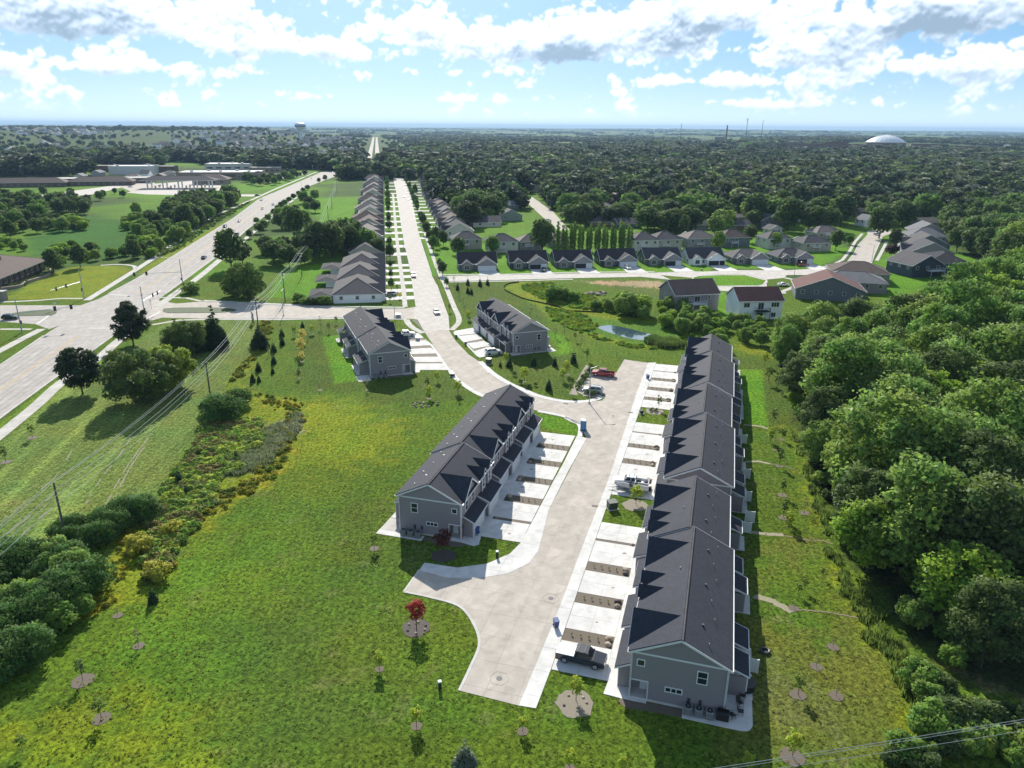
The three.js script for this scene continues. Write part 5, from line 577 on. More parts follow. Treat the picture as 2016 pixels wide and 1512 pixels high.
proto('willow', 'willow_shrub', 5.5, 2.8, .2, lobesRound(24, 5.5, 2.9, .3, 18), 3000, .36, 'bright', .1, 5); proto('willow', 'willow_shrub', 4.6, 2.6, .2, lobesRound(25, 4.6, 2.7, .3, 16), 2600, .36, 'green', .1, 5); proto('willow', 'willow_shrub', 6.4, 3, .3, lobesRound(26, 6.4, 3, .4, 18), 3200, .38, 'ash', .1, 5);
proto('yshrub', 'yellow_shrub', 1.8, 1.3, .1, lobesRound(27, 1.8, 1.35, .1, 10), 800, .22, 'yellow', .04, 3); proto('grapevine', 'leafy_thicket', 3.4, 2.6, .1, lobesRound(28, 3.3, 2.7, .1, 18), 5200, .19, [.046, .105, .018], .08, 4); proto('mulberry', 'broad_bushy_tree', 10, 6, 1, lobesRound(29, 10, 6.2, 1.2, 30), 11000, .36, [.065, .105, .022], .22, 6); proto('mulberry2', 'broad_bushy_tree', 9, 5, 1, lobesRound(30, 9, 5, 1, 26), 9500, .36, [.16, .21, .026], .22, 6); proto('round', 'round_bushy_tree', 10, 5.6, .5, lobesRound(31, 10, 5.8, .8, 30), 9000, .42, [.085, .14, .024], .22, 5);
proto('purple', 'plum_tree', 5, 2.6, 1.2, lobesRound(33, 5, 2.6, 1.2, 12), 700, .55, 'purple', .1, 4); proto('box', 'clipped_shrub', .9, .5, .05, lobesRound(35, .9, .55, .05, 7), 160, .15, 'deep', 0); proto('tuft', 'grass_clump', .8, .35, 0, lobesRound(36, .8, .4, .1, 6), 70, .15, [.17, .17, .06], 0);
const TR = rng(2024);
const pick = (k) => protos[k][Math.floor(TR() * protos[k].length)];
const hOf = { wood: 15, maple: 10.8, mid: 12.4, far: 12.5, street: 7.5, poplar: 12, juniper: 9, spruce: 2.6, arbor: 2.6, sapling: 3.8, limesap: 3.2, redsap: 4, darkredsap: 4.2, bare: 3.4, yellowsap: 3.6, shrub: 2.7, willow: 5.5, yshrub: 1.8, grapevine: 3.3, mulberry: 10, mulberry2: 9, round: 10, purple: 5, box: .9, tuft: .8 };
function plant(k, p, h, label, cat = 'tree', group, wide = 1, name) { const s = h / hOf[k], t = copyOf(pick(k), p[0], terrain(p[0], p[1]), p[1], TR() * 6.283, [s * wide, s, s * wide], label, group); t.userData.category = cat; if (name) t.name = numbered(name); return t; }
const keep = []; // where nothing is planted: paved ground and houses
for (const P of [drivePoly, curvePoly, streetPoly, mainPoly]) keep.push(P);
const built = []; scene.children.forEach((o) => { if (o.userData.category === 'house') built.push([o.position.x, o.position.z, o.rotation.y]); });
const nearHouse = (x, z, r = 9) => built.some(([a, b, t]) => { const dx = x - a, dz = z - b, c = Math.cos(t), s = Math.sin(t), lx = dx * c - dz * s, lz = dx * s + dz * c; return Math.abs(lx) < r + 4 && lz < r * .4 && lz > -16 - r * .4; });
const blocked = (x, z, r) => keep.some((P) => sdist(P, x, z) > -r) || nearHouse(x, z, r);
function scatter(P, step, fn, seed = 1, jit = .85) { const R = rng(seed * 991 + 7); let b = [1e9, -1e9, 1e9, -1e9]; for (const q of P) b = [Math.min(b[0], q[0]), Math.max(b[1], q[0]), Math.min(b[2], q[1]), Math.max(b[3], q[1])]; let n = 0; for (let z = b[3]; z > b[2]; z -= step) for (let x = b[0] + ((n++) % 2) * step / 2; x < b[1]; x += step) { const X = x + (R() - .5) * step * jit, Z = z + (R() - .5) * step * jit; if (inside(P, X, Z)) fn(X, Z, R); } }
{ const R = rng(808), rows = [[M.creamWall, M.roofLight], [M.tanWall, M.roofTan], [M.whiteWall, M.roofGrey], [M.greyWall2, M.roofLight], [M.brick, M.roofTan]]; for (let k = 0; k < 74; k++) { const left = k > 55, az = left ? -.56 + R() * .22 : .02 + R() * .56, D = left ? 930 + R() * 300 : 470 + Math.pow(R(), .8) * 560, x = Math.sin(az) * D, z = -Math.cos(az) * D; if (built.some(([a, b]) => Math.hypot(a - x, b - z) < 26) || [drivePoly, streetPoly, mainPoly].some((q) => sdist(q, x, z) > -25)) continue; const [wl, rf] = rows[k % 5]; house({ label: left ? 'house glimpsed among the dark trees far left behind the stores' : 'house glimpsed between the crowns of the old neighbourhood', group: left ? 'houses behind the stores' : 'houses among the old trees', p: [x, z], face: R() < .5 ? 170 : 80, w: 13 + R() * 5, d: 10, h: 3.4 + R() * 2, pitch: .5, style: ['x', 'z', 'hip'][k % 3], wall: wl, roof: rf, side: false, wins: [[-3, 2, .02, 0, 1.6, 1.2, 'slider'], [3, 2, .02, 0, 1.4, 1.2]] }); built.push([x, z, 0]); } }
const farHouses = () => built.filter(([a, b]) => b < -335);
const hides = (x, z, w = 7, deep = 34) => farHouses().some(([a, b]) => { const D = Math.hypot(a, b), ux = a / D, uz = b / D, along = D - (x * ux + z * uz), side = Math.abs(x * uz - z * ux); return along > -3 && along < deep && side < w; });
const inView = (x, z, r = 6) => { const a = x / -z; return z < -30 && a > -.80 - r / -z && a < .80 + r / -z; };
const woodland = []; // crowns past the first few hundred
// the wood to the right
const woodP = [[70.9,-185.1],[66.9,-163],[62.7,-146.8],[59.1,-136.9],[57.1,-127.5],[57.7,-120.4],[53.7,-108],[50.9,-96.8] , [50.3,-93.1],[50.4,-88.4],[50.7,-82.7],[49.9,-76.9],[51.3,-72.8],[52.8,-68.3],[57.7,-65.2],[64.3,-64.3] , [150, -55], [230, -180], [280, -300], [266.6,-344],[232.3,-329],[195,-299.4],[158.3,-253.7],[122.4,-212],[110.6,-206.9],[94,-205.5],[81,-206.2],[75.2,-198.7]];
scatter(woodP, 8.4, (x, z, R) => { if (!inView(x, z, 9) || blocked(x, z, 3.5)) return; const edge = sdist(woodP, x, z), s = (edge < 6 ? .6 + R() * .35 : .82 + R() * .42) * (z < -150 ? lerp(.8, 1.18, sst(.46, .64, x / -z)) : 1.04); const t = copyOf(pick('wood'), x, 0, z, R() * 6.283, [s * (1 + R() * .2), s * (.92 + R() * .2), s * (1 + R() * .2)], 'leafy tree in the dense wood right of the long terrace', 'trees of the wood on the right'); t.userData.category = 'tree'; }, 11);
scatter(woodP, 5.5, (x, z, R) => { const e = sdist(woodP, x, z); if (e > 7 || !inView(x, z, 4) || z < -260) return; const k = R() < .6 ? 'shrub' : 'willow'; plant(k, [x, z], k === 'shrub' ? 2 + R() * 1.6 : 3 + R() * 2.5, 'leafy shrub along the near edge of the right-hand wood', 'shrub', 'shrubs edging the right-hand wood'); }, 12);
scatter([[48.5,-71.2],[50.6,-67.6],[51,-63.5],[55.6,-62],[55.7,-54.8],[36.4,-54.7],[39.5,-57.7],[42.9,-59.8],[46,-65.3]], 2.3, (x, z, R) => plant(R() < .75 ? 'shrub' : 'willow', [x, z], 1.2 + R() * 2.2, 'bright shrub in the thicket at the bottom right corner', 'shrub', 'shrubs at the bottom right corner'), 13);
scatter([[56.8,-127.5],[58.8,-121.7],[53.7,-108],[51.6,-109],[56,-120.4]], 4, (x, z, R) => plant('shrub', [x, z], 1.4 + R() * 1.4, 'low shrub where the back lawn meets the wood', 'shrub', 'low shrubs at the lawn edge'), 14);
// thicket below the two tall houses
scatter([[36.1,-253.9],[43.3,-262.7],[46.9,-254.2],[45.4,-234.7],[51.7,-234.9],[58.8,-226.3],[64.5,-215.2],[60.2,-199.3],[56.3,-210.4],[47.1,-222.7],[42.7,-234.6],[35.7,-240]], 5.2, (x, z, R) => plant('willow', [x, z], 3 + R() * 2.2, 'bushy willow in the thicket between the tall houses and the pond', 'shrub', 'willows behind the pond'), 15);
scatter([[52.1,-250.5],[59.8,-250.7],[63.7,-235.5],[74.6,-235.9],[82.4,-226.8],[81.5,-214],[76.5,-202.3],[66.5,-207.7],[56.5,-215.4],[47.4,-225.8]], 5, (x, z, R) => plant('willow', [x, z], 2.6 + R() * 1.9, 'bushy willow in the thicket in front of the two tall houses', 'shrub', 'willows before the tall houses'), 16);
for (const [p, h, w, l] of [[[15.16,-261.86], 6.5, 1.1, 'rounded dark green shrub tree beside the weedy swale'], [[22,-259.86], 4.5, 1.2, 'low green shrub right of the rounded shrub tree'], [[18.66,-261.96], 4, 1.2, 'low shrub between the rounded shrub tree and its neighbour'], [[29.34,-249.56], 3.6, 1.3, 'broad dark shrub in the middle of the swale'], [[33.41,-247.66], 3.4, 1.2, 'small shrub right of the broad dark shrub'], [[38.94,-240.06], 6.5, 1.2, 'tall willow left of the grey tall house'], [[43.11,-240.17], 7, 1.2, 'tall willow in front of the dirt bank']]) plant('willow', p, h, l, 'shrub', null, w);
scatter([[225.4,-370.5],[225.3,-352.2],[232.3,-329],[261.4,-325.7],[376.6,-478.9],[329.2,-524.6],[291.1,-502.1],[252.5,-425]], 9.5, (x, z, R) => { if (blocked(x, z, 3)) return; const t = copyOf(pick('mid'), x, 0, z, R() * 6.283, [1.1, 1 + R() * .35, 1.1], 'tall leafy tree beyond the green lawn at the right edge', 'trees beyond the right-hand lawn'); t.userData.category = 'tree'; t.name = numbered('grove_tree'); }, 17);
// named trees left of the terraces
plant('maple', [-101.09,-160.28], hOfpx(776, 691, 163), 'dark round maple nearest the main road, its shadow on the grass', 'tree', null, 1.05);
plant('maple', [-109.03,-200.6], hOfpx(680, 597, 263), 'dark round maple beside the junction, in front of the signal pole', 'tree');
function hOfpx(y0, y1) { const D = (y) => { const a = .3401 + Math.atan((y - 756) / 1430); return 60 / Math.tan(a); }; const d = D(y0), a = .3401 + Math.atan((y1 - 756) / 1430); return 60 - d * Math.tan(a); }
plant('mulberry', [-84.74,-155.89], 11.5, 'big dark bushy tree beside the power line, left of the yellow-green one', 'tree', null, 1.05); plant('mulberry2', [-82.41,-164.54], 10, 'yellow-green bushy tree beside the power line', 'tree'); plant('mulberry', [-90.1,-191.19], 9, 'dark bushy tree behind the yellow-green one', 'tree'); plant('juniper', [-87.88,-196.07], 8.5, 'dark conifer left of the tall one by the cross street', 'tree', null, 1.3); plant('juniper', [-84.72,-198.64], 12.5, 'tall dark conifer by the cross street', 'tree', null, 1.1); plant('juniper', [-96.44,-200.91], 8, 'dark conifer near the round maple', 'tree', null, 1.4);
plant('mid', [-124.12,-318.88], 15.5, 'tall dark open-crowned tree by the right side of the main road', 'tree'); plant('mid', [-123.62,-331.49], 11, 'smaller tree beside the tall open-crowned one', 'tree'); plant('round', [-97.27,-261.35], 12, 'large round bushy tree beside the cross street', 'tree', null, .95); plant('round', [-103.4,-265.4], 7, 'lower round bush left of the large round bushy tree', 'tree'); plant('shrub', [-121.67,-270.67], 4.5, 'dark spreading shrub at the foot of the signal mast', 'shrub', null, 1.2);
plant('juniper', [-71.9,-198.45], 7.5, 'dark juniper at the foot of the utility pole', 'shrub', null, 1.25); plant('grapevine', [-62.39,-145.52], 5, 'grey-green vine thicket around the utility pole', 'shrub', null, 1.15); plant('grapevine', [-62.03,-153.11], 3.6, 'leafy thicket right of the utility pole', 'shrub', null, 1.1); plant('grapevine', [-65.71,-148.41], 3.4, 'leafy thicket left of the utility pole', 'shrub');
for (const [x, y, h, w] of [[540, 520, 9, 1.2], [570, 525, 8, 1.2], [600, 520, 8, 1.1], [630, 510, 12, .9], [655, 508, 13, .9], [690, 500, 11, .9], [720, 500, 9, 1.1], [745, 505, 7, 1.1], [580, 470, 12, 1], [600, 455, 9, 1], [560, 500, 7, 1.2], [525, 500, 7, 1.1], [665, 480, 10, 1], [645, 470, 9, 1], [570, 448, 10, .9], [615, 515, 11, 1], [642, 500, 12, 1], [672, 495, 12, 1], [705, 495, 10, 1], [625, 490, 11, 1], [733, 490, 8, 1], [595, 505, 8, 1.1], [550, 510, 7, 1.1], [655, 490, 12, 1], [685, 485, 11, 1]]) plant('mid', pixelGround(x, y), h * 1.3, 'dense tree in the clump behind the utility poles, left of the corner houses', 'tree', 'clump left of the corner houses', w);
function pixelGround(px, py) { const c = Math.cos(.007), s = Math.sin(.007), dx = px - 1008, dy = 756 - py, x = (dx * c - dy * s) / 1430, y = (dx * s + dy * c) / 1430, t = 60 / (Math.sin(.3401) - y * Math.cos(.3401)); return [x * t, -(Math.cos(.3401) + y * Math.sin(.3401)) * t]; }
scatter([[-158,-497.5],[-181.9,-627.4],[-173.4,-665.4],[-151.5,-596],[-129.1,-457.6],[-125,-411.7],[-131.7,-411.4]], 15, (x, z, R) => { if (R() < .75) plant('mid', [x, z], 6 + R() * 5, 'tree on the open grass between the main road and the gardens of the left row', 'tree', 'trees between road and gardens', 1.15, 'grassland_tree'); }, 61);
// row of dark small trees along the right-hand footpath of the main road
[[520, 452, 5.5], [512, 460, 6.5], [505, 440, 5], [528, 436, 6], [540, 424, 5], [547, 418, 5], [554, 412, 5], [561, 406, 5], [569, 399, 5], [578, 392, 5], [588, 386, 5], [597, 379, 5], [606, 374, 5], [492, 470, 4.5], [503, 452, 3], [628, 360, 5], [640, 356, 6]].forEach(([x, y, h]) => plant('mid', pixelGround(x, y), h, 'small dark tree in the row along the right-hand footpath of the main road', 'tree', 'row along the main road', 1.15));
// trees among the houses on the left row's gardens, and both verges
for (let u = 30; u < 640; u += 21) { for (const [v, k] of [[-8.2, 'street'], [13.5, 'street']]) if (TR() < .8) plant(k, fS(u + TR() * 6, v), 3 + TR() * 4 + (u > 90 ? 1.5 : 0), `street tree on the ${v < 0 ? 'left' : 'right'} verge of the long straight street`, 'street tree', `trees on the ${v < 0 ? 'left' : 'right'} verge of the straight street`); }
for (const [x, y, h, l] of [[858, 478, 9, 'left of two dark oval trees by the right row'], [873, 485, 9, 'right of two dark oval trees by the right row'], [860, 490, 7, 'small conifer before the white two-door house'], [818, 385, 9, 'dark oval tree where the street ends, right side'], [838, 385, 8, 'round tree at the far right of the street']]) plant('mid', pixelGround(x, y), h, l, 'tree', null, .7);
for (const [x, y, h, l, w] of [[903, 500, 9, 'round tree at the corner of the first tan house', 1], [970, 500, 8.5, 'round tree before the cream house', .9], [1068, 497, 17, 'tall dense oval tree between the second-row houses', .8], [1345, 470, 12, 'dark young tree between two hip-roofed houses', .7], [1413, 494, 13, 'dark oval tree right of the second-row houses', .75], [1475, 478, 10, 'pale spreading tree beside the dark deck house', .9], [1527, 490, 11, 'round tree before the cream second-row house', .8], [1583, 494, 7, 'small tree by the corner house', .8], [1645, 492, 11, 'round tree at the corner of the side road', .9], [1672, 482, 5, 'bright shrub on the verge of the side road', 1], [1760, 488, 11, 'dark tree right of the side road', .8], [1755, 505, 6, 'plum-red tree on the lawn by the side road', 1]]) plant(l.startsWith('plum') ? 'purple' : 'mid', pixelGround(x, y), h, l, 'tree', null, w);
for (let i = 0; i < 19; i++) plant('poplar', pixelGround(1098 + i * 8.0 + (i % 2) * 2, 492 + (i % 3) * 1.5), 11.5 + TR() * 3.5, 'slim poplar in the row behind the front-row houses', 'tree', 'row of columnar poplars', .85);
// old neighbourhood under trees: every crown a tree, nearest first, the rest as woodland
{ const zone = [[-50.1,-498.2],[-88.9,-783],[-125.2,-985.6],[-167.7,-1153.3] , [-195.4,-1159.8],[-246.9,-1360.3],[-10.3,-1397.1],[497.3,-1521.6],[1147.7,-1577.5],[812.5,-934.7],[402.3,-538.8] , [267.2,-398.9],[238,-379.5],[275,-464.9],[270.6,-482.2],[252.5,-481.2] , [213.2,-427.9],[238.8,-500.2],[216,-483],[180.6,-443.2],[156,-425.1],[129.1,-423.8],[112.4,-439.8],[86.3,-430],[55.3,-420.3],[30.1,-435.7],[16.7,-487.8],[-0.1,-530.5],[-15.8,-455.9],[-32.5,-448],[-51.9,-560.6]];
  const L = []; scatter(zone, 13.5, (x, z, R) => { if (blocked(x, z, 1) || hides(x, z, 8, 52) || inside([[8.3,-607.9],[-2.1,-705.8],[19.6,-707.5],[34.2,-557.3],[38.7,-450.1],[34.7,-400.1],[23.1,-399.6],[13.9,-492.2]], x, z)) return; L.push([x, z, R()]); }, 31);
  L.sort((a, b) => b[1] - a[1]); const inst = [];
  L.forEach(([x, z, r], i) => { const h = 11 + r * 8; if (i < 130) plant('mid', [x, z], h, 'shade tree among the houses of the old neighbourhood', 'tree', 'shade trees of the old neighbourhood', 1.2); else inst.push([x, z, h]); });
  woodland.push(...inst);
}

// ---------- wet ground and commerce on the left ----------
for (const [P, step, h0, h1, label, group, seed, kinds] of [
  [[[-257,-576.1],[-237.5,-635.4],[-224,-606],[-206.7,-519.7],[-197,-462.5],[-196.3,-430.4],[-200.9,-415.7],[-219.6,-444.7],[-237.1,-507.3]], 9, 9, 14, 'dense tree in the belt between the wet meadow and the main road', 'tree belt along the wet meadow', 41, ['mid']],
  [[[-257.6,-476.9],[-236.9,-460.3],[-214.4,-445],[-210.2,-489],[-200.8,-480.1],[-185.2,-416.4],[-178.2,-378.3],[-169,-346.4],[-185.4,-345.7],[-212.6,-415.1]], 8, 4, 8, 'bushy tree at the edge of the wet meadow by the footpath', 'bushes by the footpath', 42, ['willow', 'mid']],
  [[[-493.5,-704.5],[-384.5,-580.8],[-372.9,-610.1],[-334,-584.3],[-296.6,-514.2],[-315.5,-513.1],[-302.8,-474.4],[-276.5,-441.7],[-272.7,-412.1],[-279.4,-398.3],[-284.9,-398.1]], 11, 6, 12, 'tree around the left end of the wet meadow', 'trees left of the wet meadow', 43, ['mid']],
  [[[-300.6,-474.5],[-293.5,-493.9],[-253.8,-442.9],[-257.5,-423.6],[-269.6,-426.7]], 9, 5, 8, 'round shrub tree in the middle of the wet meadow', 'shrub trees in the wet meadow', 44, ['willow', 'mid']],
  [[[-227.2,-356.2],[-225.7,-371.9],[-207.3,-357],[-192.6,-350.2],[-187.2,-339.9],[-191.8,-333],[-202.7,-335.9],[-201,-323],[-206.5,-322.8]], 8, 4, 8, 'small tree beside the office with the hip roof', 'trees beside the office', 45, ['mid', 'willow']],
  [[[-271.6,-386.7],[-264.2,-396.1],[-243.3,-363.1],[-255.5,-362.6]], 8, 3, 6, 'shrub behind the office with the hip roof', 'shrubs behind the office', 46, ['willow']],
  [[[-454,-669.7],[-362.9,-677],[-372.4,-714.7],[-328.8,-628.7],[-349.3,-611.8],[-422.5,-621.8]], 22, 4, 8, 'small tree along the access road to the store', 'trees along the access road', 47, ['mid']],
  [[[-299.9,-812.9],[-254.9,-768.2],[-251.8,-844.3],[-261.3,-970.3],[-267.2,-934.6],[-297.2,-898.8],[-319.1,-866.1]], 15, 6, 10, 'round tree on the bank between the store and the main road', 'trees by the store', 48, ['mid']],
]) scatter(P, step, (x, z, R) => { if (keep.some((q) => sdist(q, x, z) > -4)) return; plant(kinds[Math.floor(R() * kinds.length)], [x, z], h0 + R() * (h1 - h0), label, 'tree', group, 1.1, { 41: 'belt_tree', 43: 'wetland_tree', 42: 'path_bush' }[seed]); }, seed);
plant('mid', [-257.07,-506.12], 13, 'lone upright tree at the edge of the wet meadow', 'tree', null, .8); plant('mid', [-179.65,-343.67], 8, 'dark tree where the two footpaths meet', 'tree', null, 1.1); plant('mid', [-196.16,-308.33], 9, 'tree at the corner of the office', 'tree'); plant('mid', [-191.58,-320.32], 9, 'dark tree on the lawn edge beside the signal pole', 'tree', null, .9);
{ // office with a wide hip roof, its planted bank and retaining wall
  const A = [-203.98,-316.81], B = [-197.09,-274.98], dx = B[0] - A[0], dz = B[1] - A[1], az = Math.atan2(dx, -dz), b = thing('office_building', 'low office with a wide dark hip roof and brick front at the left edge', 'office', A[0], 0, A[1], Math.PI / 2 - az);
  new MB().box(2, 46, 0, 4.2, 0, 24).build('wall', M.brownBrick, b); hipRoof(b, 2, 46, 0, 24, 4.2, 4.6, M.roofBrown, 1.6); for (let k = 0; k < 9; k++) addWindow(b, 2.6, 2.2, 5 + k * 4.6, 2.3, -.03, Math.PI, 'triple'); for (let k = 0; k < 9; k++) new MB().box(7 + k * 4.6, 7.7 + k * 4.6, 0, 3.8, -.5, -.02).build('pier', M.brick, b); const d = new MB().box(18, 30, 6.0, 9.0, 9, 15); d.build('clerestory', M.brownBrick, b); hipRoof(b, 18, 30, 9, 15, 9.0, 1.6, M.roofBrown, .8, 'upper_roof');
  const wallPts = smooth([[-200,-312.5],[-194.1,-301.4],[-193.2,-292.2],[-193.3,-284.6],[-191.2,-278.7],[-192.8,-275.1],[-196.7,-271.6]], 4); S('retaining_wall', band(wallPts, .7), 1.1, M.tanBrick); let n = 0; for (let i = 2; i < wallPts.length - 1; i += 1) for (let j = 1; j < 4; j++) { const p = wallPts[i]; plant('box', [p[0] + j * -1.1 + TR(), p[1] - j * 1.7 - TR()], .9 + TR() * .5, 'clipped shrub on the planted bank behind the retaining wall', 'shrub', 'shrubs on the office bank'); n++; }
  const e = [-183.09,-256.03], p = thing('stone_pier', 'short stone pier at the left edge beside the office drive', 'pier', e[0], 0, e[1]); new MB().box(-1, 1, 0, 3.2, -1, 1).build('shaft', M.stone, p); new MB().box(-1.25, 1.25, 3.2, 3.5, -1.25, 1.25).build('cap', M.kerb, p);
}
function boxBuilding(name, label, p, w, d, h, wall, roof, turn, o = {}) { const b = thing(name, label, o.cat || 'building', p[0], terrain(p[0], p[1]), p[1], turn); new MB().box(-w / 2, w / 2, 0, h, -d, 0).build('wall', wall, b); new MB().box(-w / 2 + .4, w / 2 - .4, h - .3, h + .02, -d + .4, -.4).build('roof', roof, b); const t = new MB().box(-w / 2 - .1, w / 2 + .1, h, h + .5, -.35, .1).box(-w / 2 - .1, w / 2 + .1, h, h + .5, -d - .1, -d + .35).box(-w / 2 - .1, -w / 2 + .35, h, h + .5, -d + .35, -.35).box(w / 2 - .35, w / 2 + .1, h, h + .5, -d + .35, -.35); t.build('parapet', o.trim || wall, b); for (let k = 0; k < (o.wins || 0); k++) addWindow(b, w / (o.wins * 1.7), Math.min(2, h * .4), -w / 2 + w * (k + .5) / o.wins, o.wy || h * .45, .03, 0, 'slider'); for (let k = 0; k < (o.units || 0); k++) { const x = -w * .35 + k * w * .7 / Math.max(1, o.units - 1), z = -d * (.35 + .3 * (k % 2)); new MB().box(x - 1.5, x + 1.5, h, h + 1.6, z - 1.2, z + 1.2).build('roof_unit', M.galv, b); } if (o.canopy) new MB().box(-w * .2, w * .2, h * .6, h * .75, .02, 3).build('canopy', M.darkMetal, b); return b; }
const tl = .17;
boxBuilding('warehouse', 'white box warehouse with vertical panels left of the gas station', [-483.98,-952.55], 50, 34, 10, M.metalPanel, M.whiteRoof, tl, { units: 2 }); boxBuilding('commercial_building', 'dark brick commercial building left of the white warehouse', [-552.67,-1005.57], 46, 24, 7.5, M.brick, M.flatRoof, tl, { wins: 8, units: 2 }); boxBuilding('commercial_building', 'dark building with sloped end wall right of the white warehouse', [-465.4,-992.13], 36, 24, 8, M.brownBrick, M.flatRoof, tl, { wins: 6 });
boxBuilding('store', 'long brick store with rooftop units behind the gas station', [-341.94,-872.69], 92, 46, 8, M.tanBrick, M.whiteRoof, tl, { units: 5, wins: 7, canopy: 1, trim: M.brick }); boxBuilding('store', 'pale long warehouse store far behind the brick store', [-371.53,-1052.62], 110, 40, 9, M.creamWall, M.whiteRoof, tl, { units: 6, wins: 9 }); boxBuilding('commercial_building', 'grey flat roofed block by the store parking lot', [-336.15,-1019.26], 40, 24, 6, M.tanBrick, M.flatRoof, tl, { wins: 6 });
{ const p = [-332.67,-743.37], b = thing('gas_station', 'gas station canopy with a dark hip roof on white columns', 'gas station', p[0], 0, p[1], tl); b.scale.setScalar(1.45); hipRoof(b, -24, 24, -14, 0, 5.4, 2.8, M.roofBlack, 1); for (let k = 0; k < 5; k++) for (const z of [-2, -12]) new MB().box(-20 + k * 10 - .4, -20 + k * 10 + .4, 0, 5.3, z - .4, z + .4).build('column', M.white, b); for (let k = 0; k < 4; k++) for (const z of [-2, -12]) new MB().box(-15 + k * 10 - .5, -15 + k * 10 + .5, .1, 2, z - .4, z + .4).build('fuel_pump', M.metalPanel, b); const s = thing('gas_station_shop', 'shop with a hip roof right behind the gas station canopy', 'shop', [-322.72,-798.02][0], 0, [-322.72,-798.02][1], tl); s.scale.setScalar(1.35); new MB().box(-13, 13, 0, 4, -16, 0).build('wall', M.tanBrick, s); hipRoof(s, -13, 13, -16, 0, 4, 4, M.roofBrown, 1.2); for (let k = 0; k < 4; k++) addWindow(s, 3, 2, -9 + k * 6, 1.7, .03, 0, 'slider'); }
{ const p = [-460.8,-749.83], b = thing('care_home', 'long low brick building with brown hip roofs and many windows at far left', 'building', p[0], 0, p[1], .28); for (const [x0, x1, z0, z1] of [[-120, -60, -22, -4], [-60, 10, -26, -6], [10, 70, -34, -14]]) { new MB().box(x0, x1, 0, 4.2, z0, z1).build('wall', M.brownBrick, b); hipRoof(b, x0, x1, z0, z1, 4.2, 4.6, M.roofBrown, 1); for (let x = x0 + 4; x < x1 - 2; x += 6) addWindow(b, 1.6, 1.4, x, 2, z1 + .03, 0); } for (const [x, z] of [[-70, -50], [0, -58], [60, -60]]) { new MB().box(x - 24, x + 24, 0, 5, z - 12, z + 12).build('rear_wing', M.brownBrick, b); new MB().box(x - 24.5, x + 24.5, 5, 5.4, z - 12.5, z + 12.5).build('flat_roof', M.flatRoof, b); } }
// ---------- far suburb, landmarks and woods ----------
const toward = (px, py, D) => { const g = pixelGround(px, Math.max(py, 300)), l = Math.hypot(...g), k = D / l; return [g[0] * k, g[1] * k]; };
const bearing = (px) => { const g = pixelGround(px, 330), l = Math.hypot(...g); return [g[0] / l, g[1] / l]; };
const far = (px, D) => { const b = bearing(px); return [b[0] * D, b[1] * D]; };
{ const R = rng(404), kinds = []; const rows = [[M.whiteWall, M.roofGrey], [M.creamWall, M.roofTan], [M.whiteWall, M.roofTan], [M.creamWall, M.roofGrey], [M.whiteWall, M.roofLight], [M.tanWall, M.roofLight]];
  rows.forEach(([w, r], i) => { const g = new THREE.Group(); g.name = 'distant_house'; g.userData = { stem: 'distant_house', category: 'house' }; const W = 13 + i, d = 10, h = 5.5; const m = new MB().box(-W / 2, W / 2, 0, h, -d / 2, d / 2); for (const x of [-W / 2, W / 2]) m.tri([x, h, -d / 2], [x, h, d / 2], [x, h + 2.6, 0]); m.build('wall', w, g); new MB().slab([-W / 2 - .4, h - .1, d / 2 + .4], [W / 2 + .4, h - .1, d / 2 + .4], [W / 2 + .4, h + 2.8, 0], [-W / 2 - .4, h + 2.8, 0], .2).slab([W / 2 + .4, h - .1, -d / 2 - .4], [-W / 2 - .4, h - .1, -d / 2 - .4], [-W / 2 - .4, h + 2.8, 0], [W / 2 + .4, h + 2.8, 0], .2).build('roof', r, g); new MB().box(-W * .3, -W * .05, .1, 2.3, d / 2, d / 2 + .1).build('garage_door', M.white, g); kinds.push(g); });
  let n = 0; for (let D = 1500; D < 3400 && n < 290; D += 62 + (D - 1500) * .035) for (let a = 20; a < 690; a += 13 + R() * 18) { if (R() < .35 || fbm(a / 90, D / 500, 2) < .40 || n > 290) continue; const q = far(a + R() * 12, D + R() * 60); copyOf(kinds[n % 6], q[0], terrain(...q), q[1], (R() < .5 ? .2 : 1.75) + (R() - .5) * .3, 1.15 + R() * .35, 'small pale house of the suburb far off on the left', 'houses of the far suburb'); n++; }
  for (let k = 0; k < 34; k++) { const q = far(1330 + R() * 680, 1500 + R() * 2600); copyOf(kinds[k % 6], q[0], terrain(...q), q[1], R() * 3, 1.1, 'small pale house among the far woods on the right', 'houses in the far woods'); }
  for (const [a, D, w, h, m, l] of [[615, 1480, 60, 9, M.creamWall, 'pale apartment block far left of the distant road'], [560, 2000, 70, 10, M.tanBrick, 'long apartment block far off below the water tower'], [480, 2150, 60, 11, M.creamWall, 'pale apartment block left of the water tower'], [640, 1750, 50, 6, M.metalPanel, 'metal shed near the distant road'], [690, 1850, 46, 7, M.brick, 'brick hall near the distant road']]) { const q = far(a, D); boxBuilding('distant_block', l, q, w, 20, h, m, M.flatRoof, .15, { wins: 8 }); } }
{ const q = far(598, 2700), y = terrain(...q), b = thing('water_tower', 'white water tower with a flared column on the far left skyline', 'water tower', q[0], y, q[1]); const L = (pts) => new THREE.LatheGeometry(pts.map(([r, h]) => new THREE.Vector2(r, h)), 32); const wm = mat(.62, .65, .68, { flatShading: false, roughness: .5 }); mesh('column', L([[11, 0], [9, 8], [8, 26], [9.5, 36], [17, 44]]), wm, b); mesh('tank', L([[17, 44], [22, 49], [22.4, 60], [18, 65], [0, 67]]), wm, b); b.scale.setScalar(.8); mesh('band', L([[22.5, 50], [22.7, 51], [22.7, 54], [22.5, 55]]), M.darkMetal, b); }
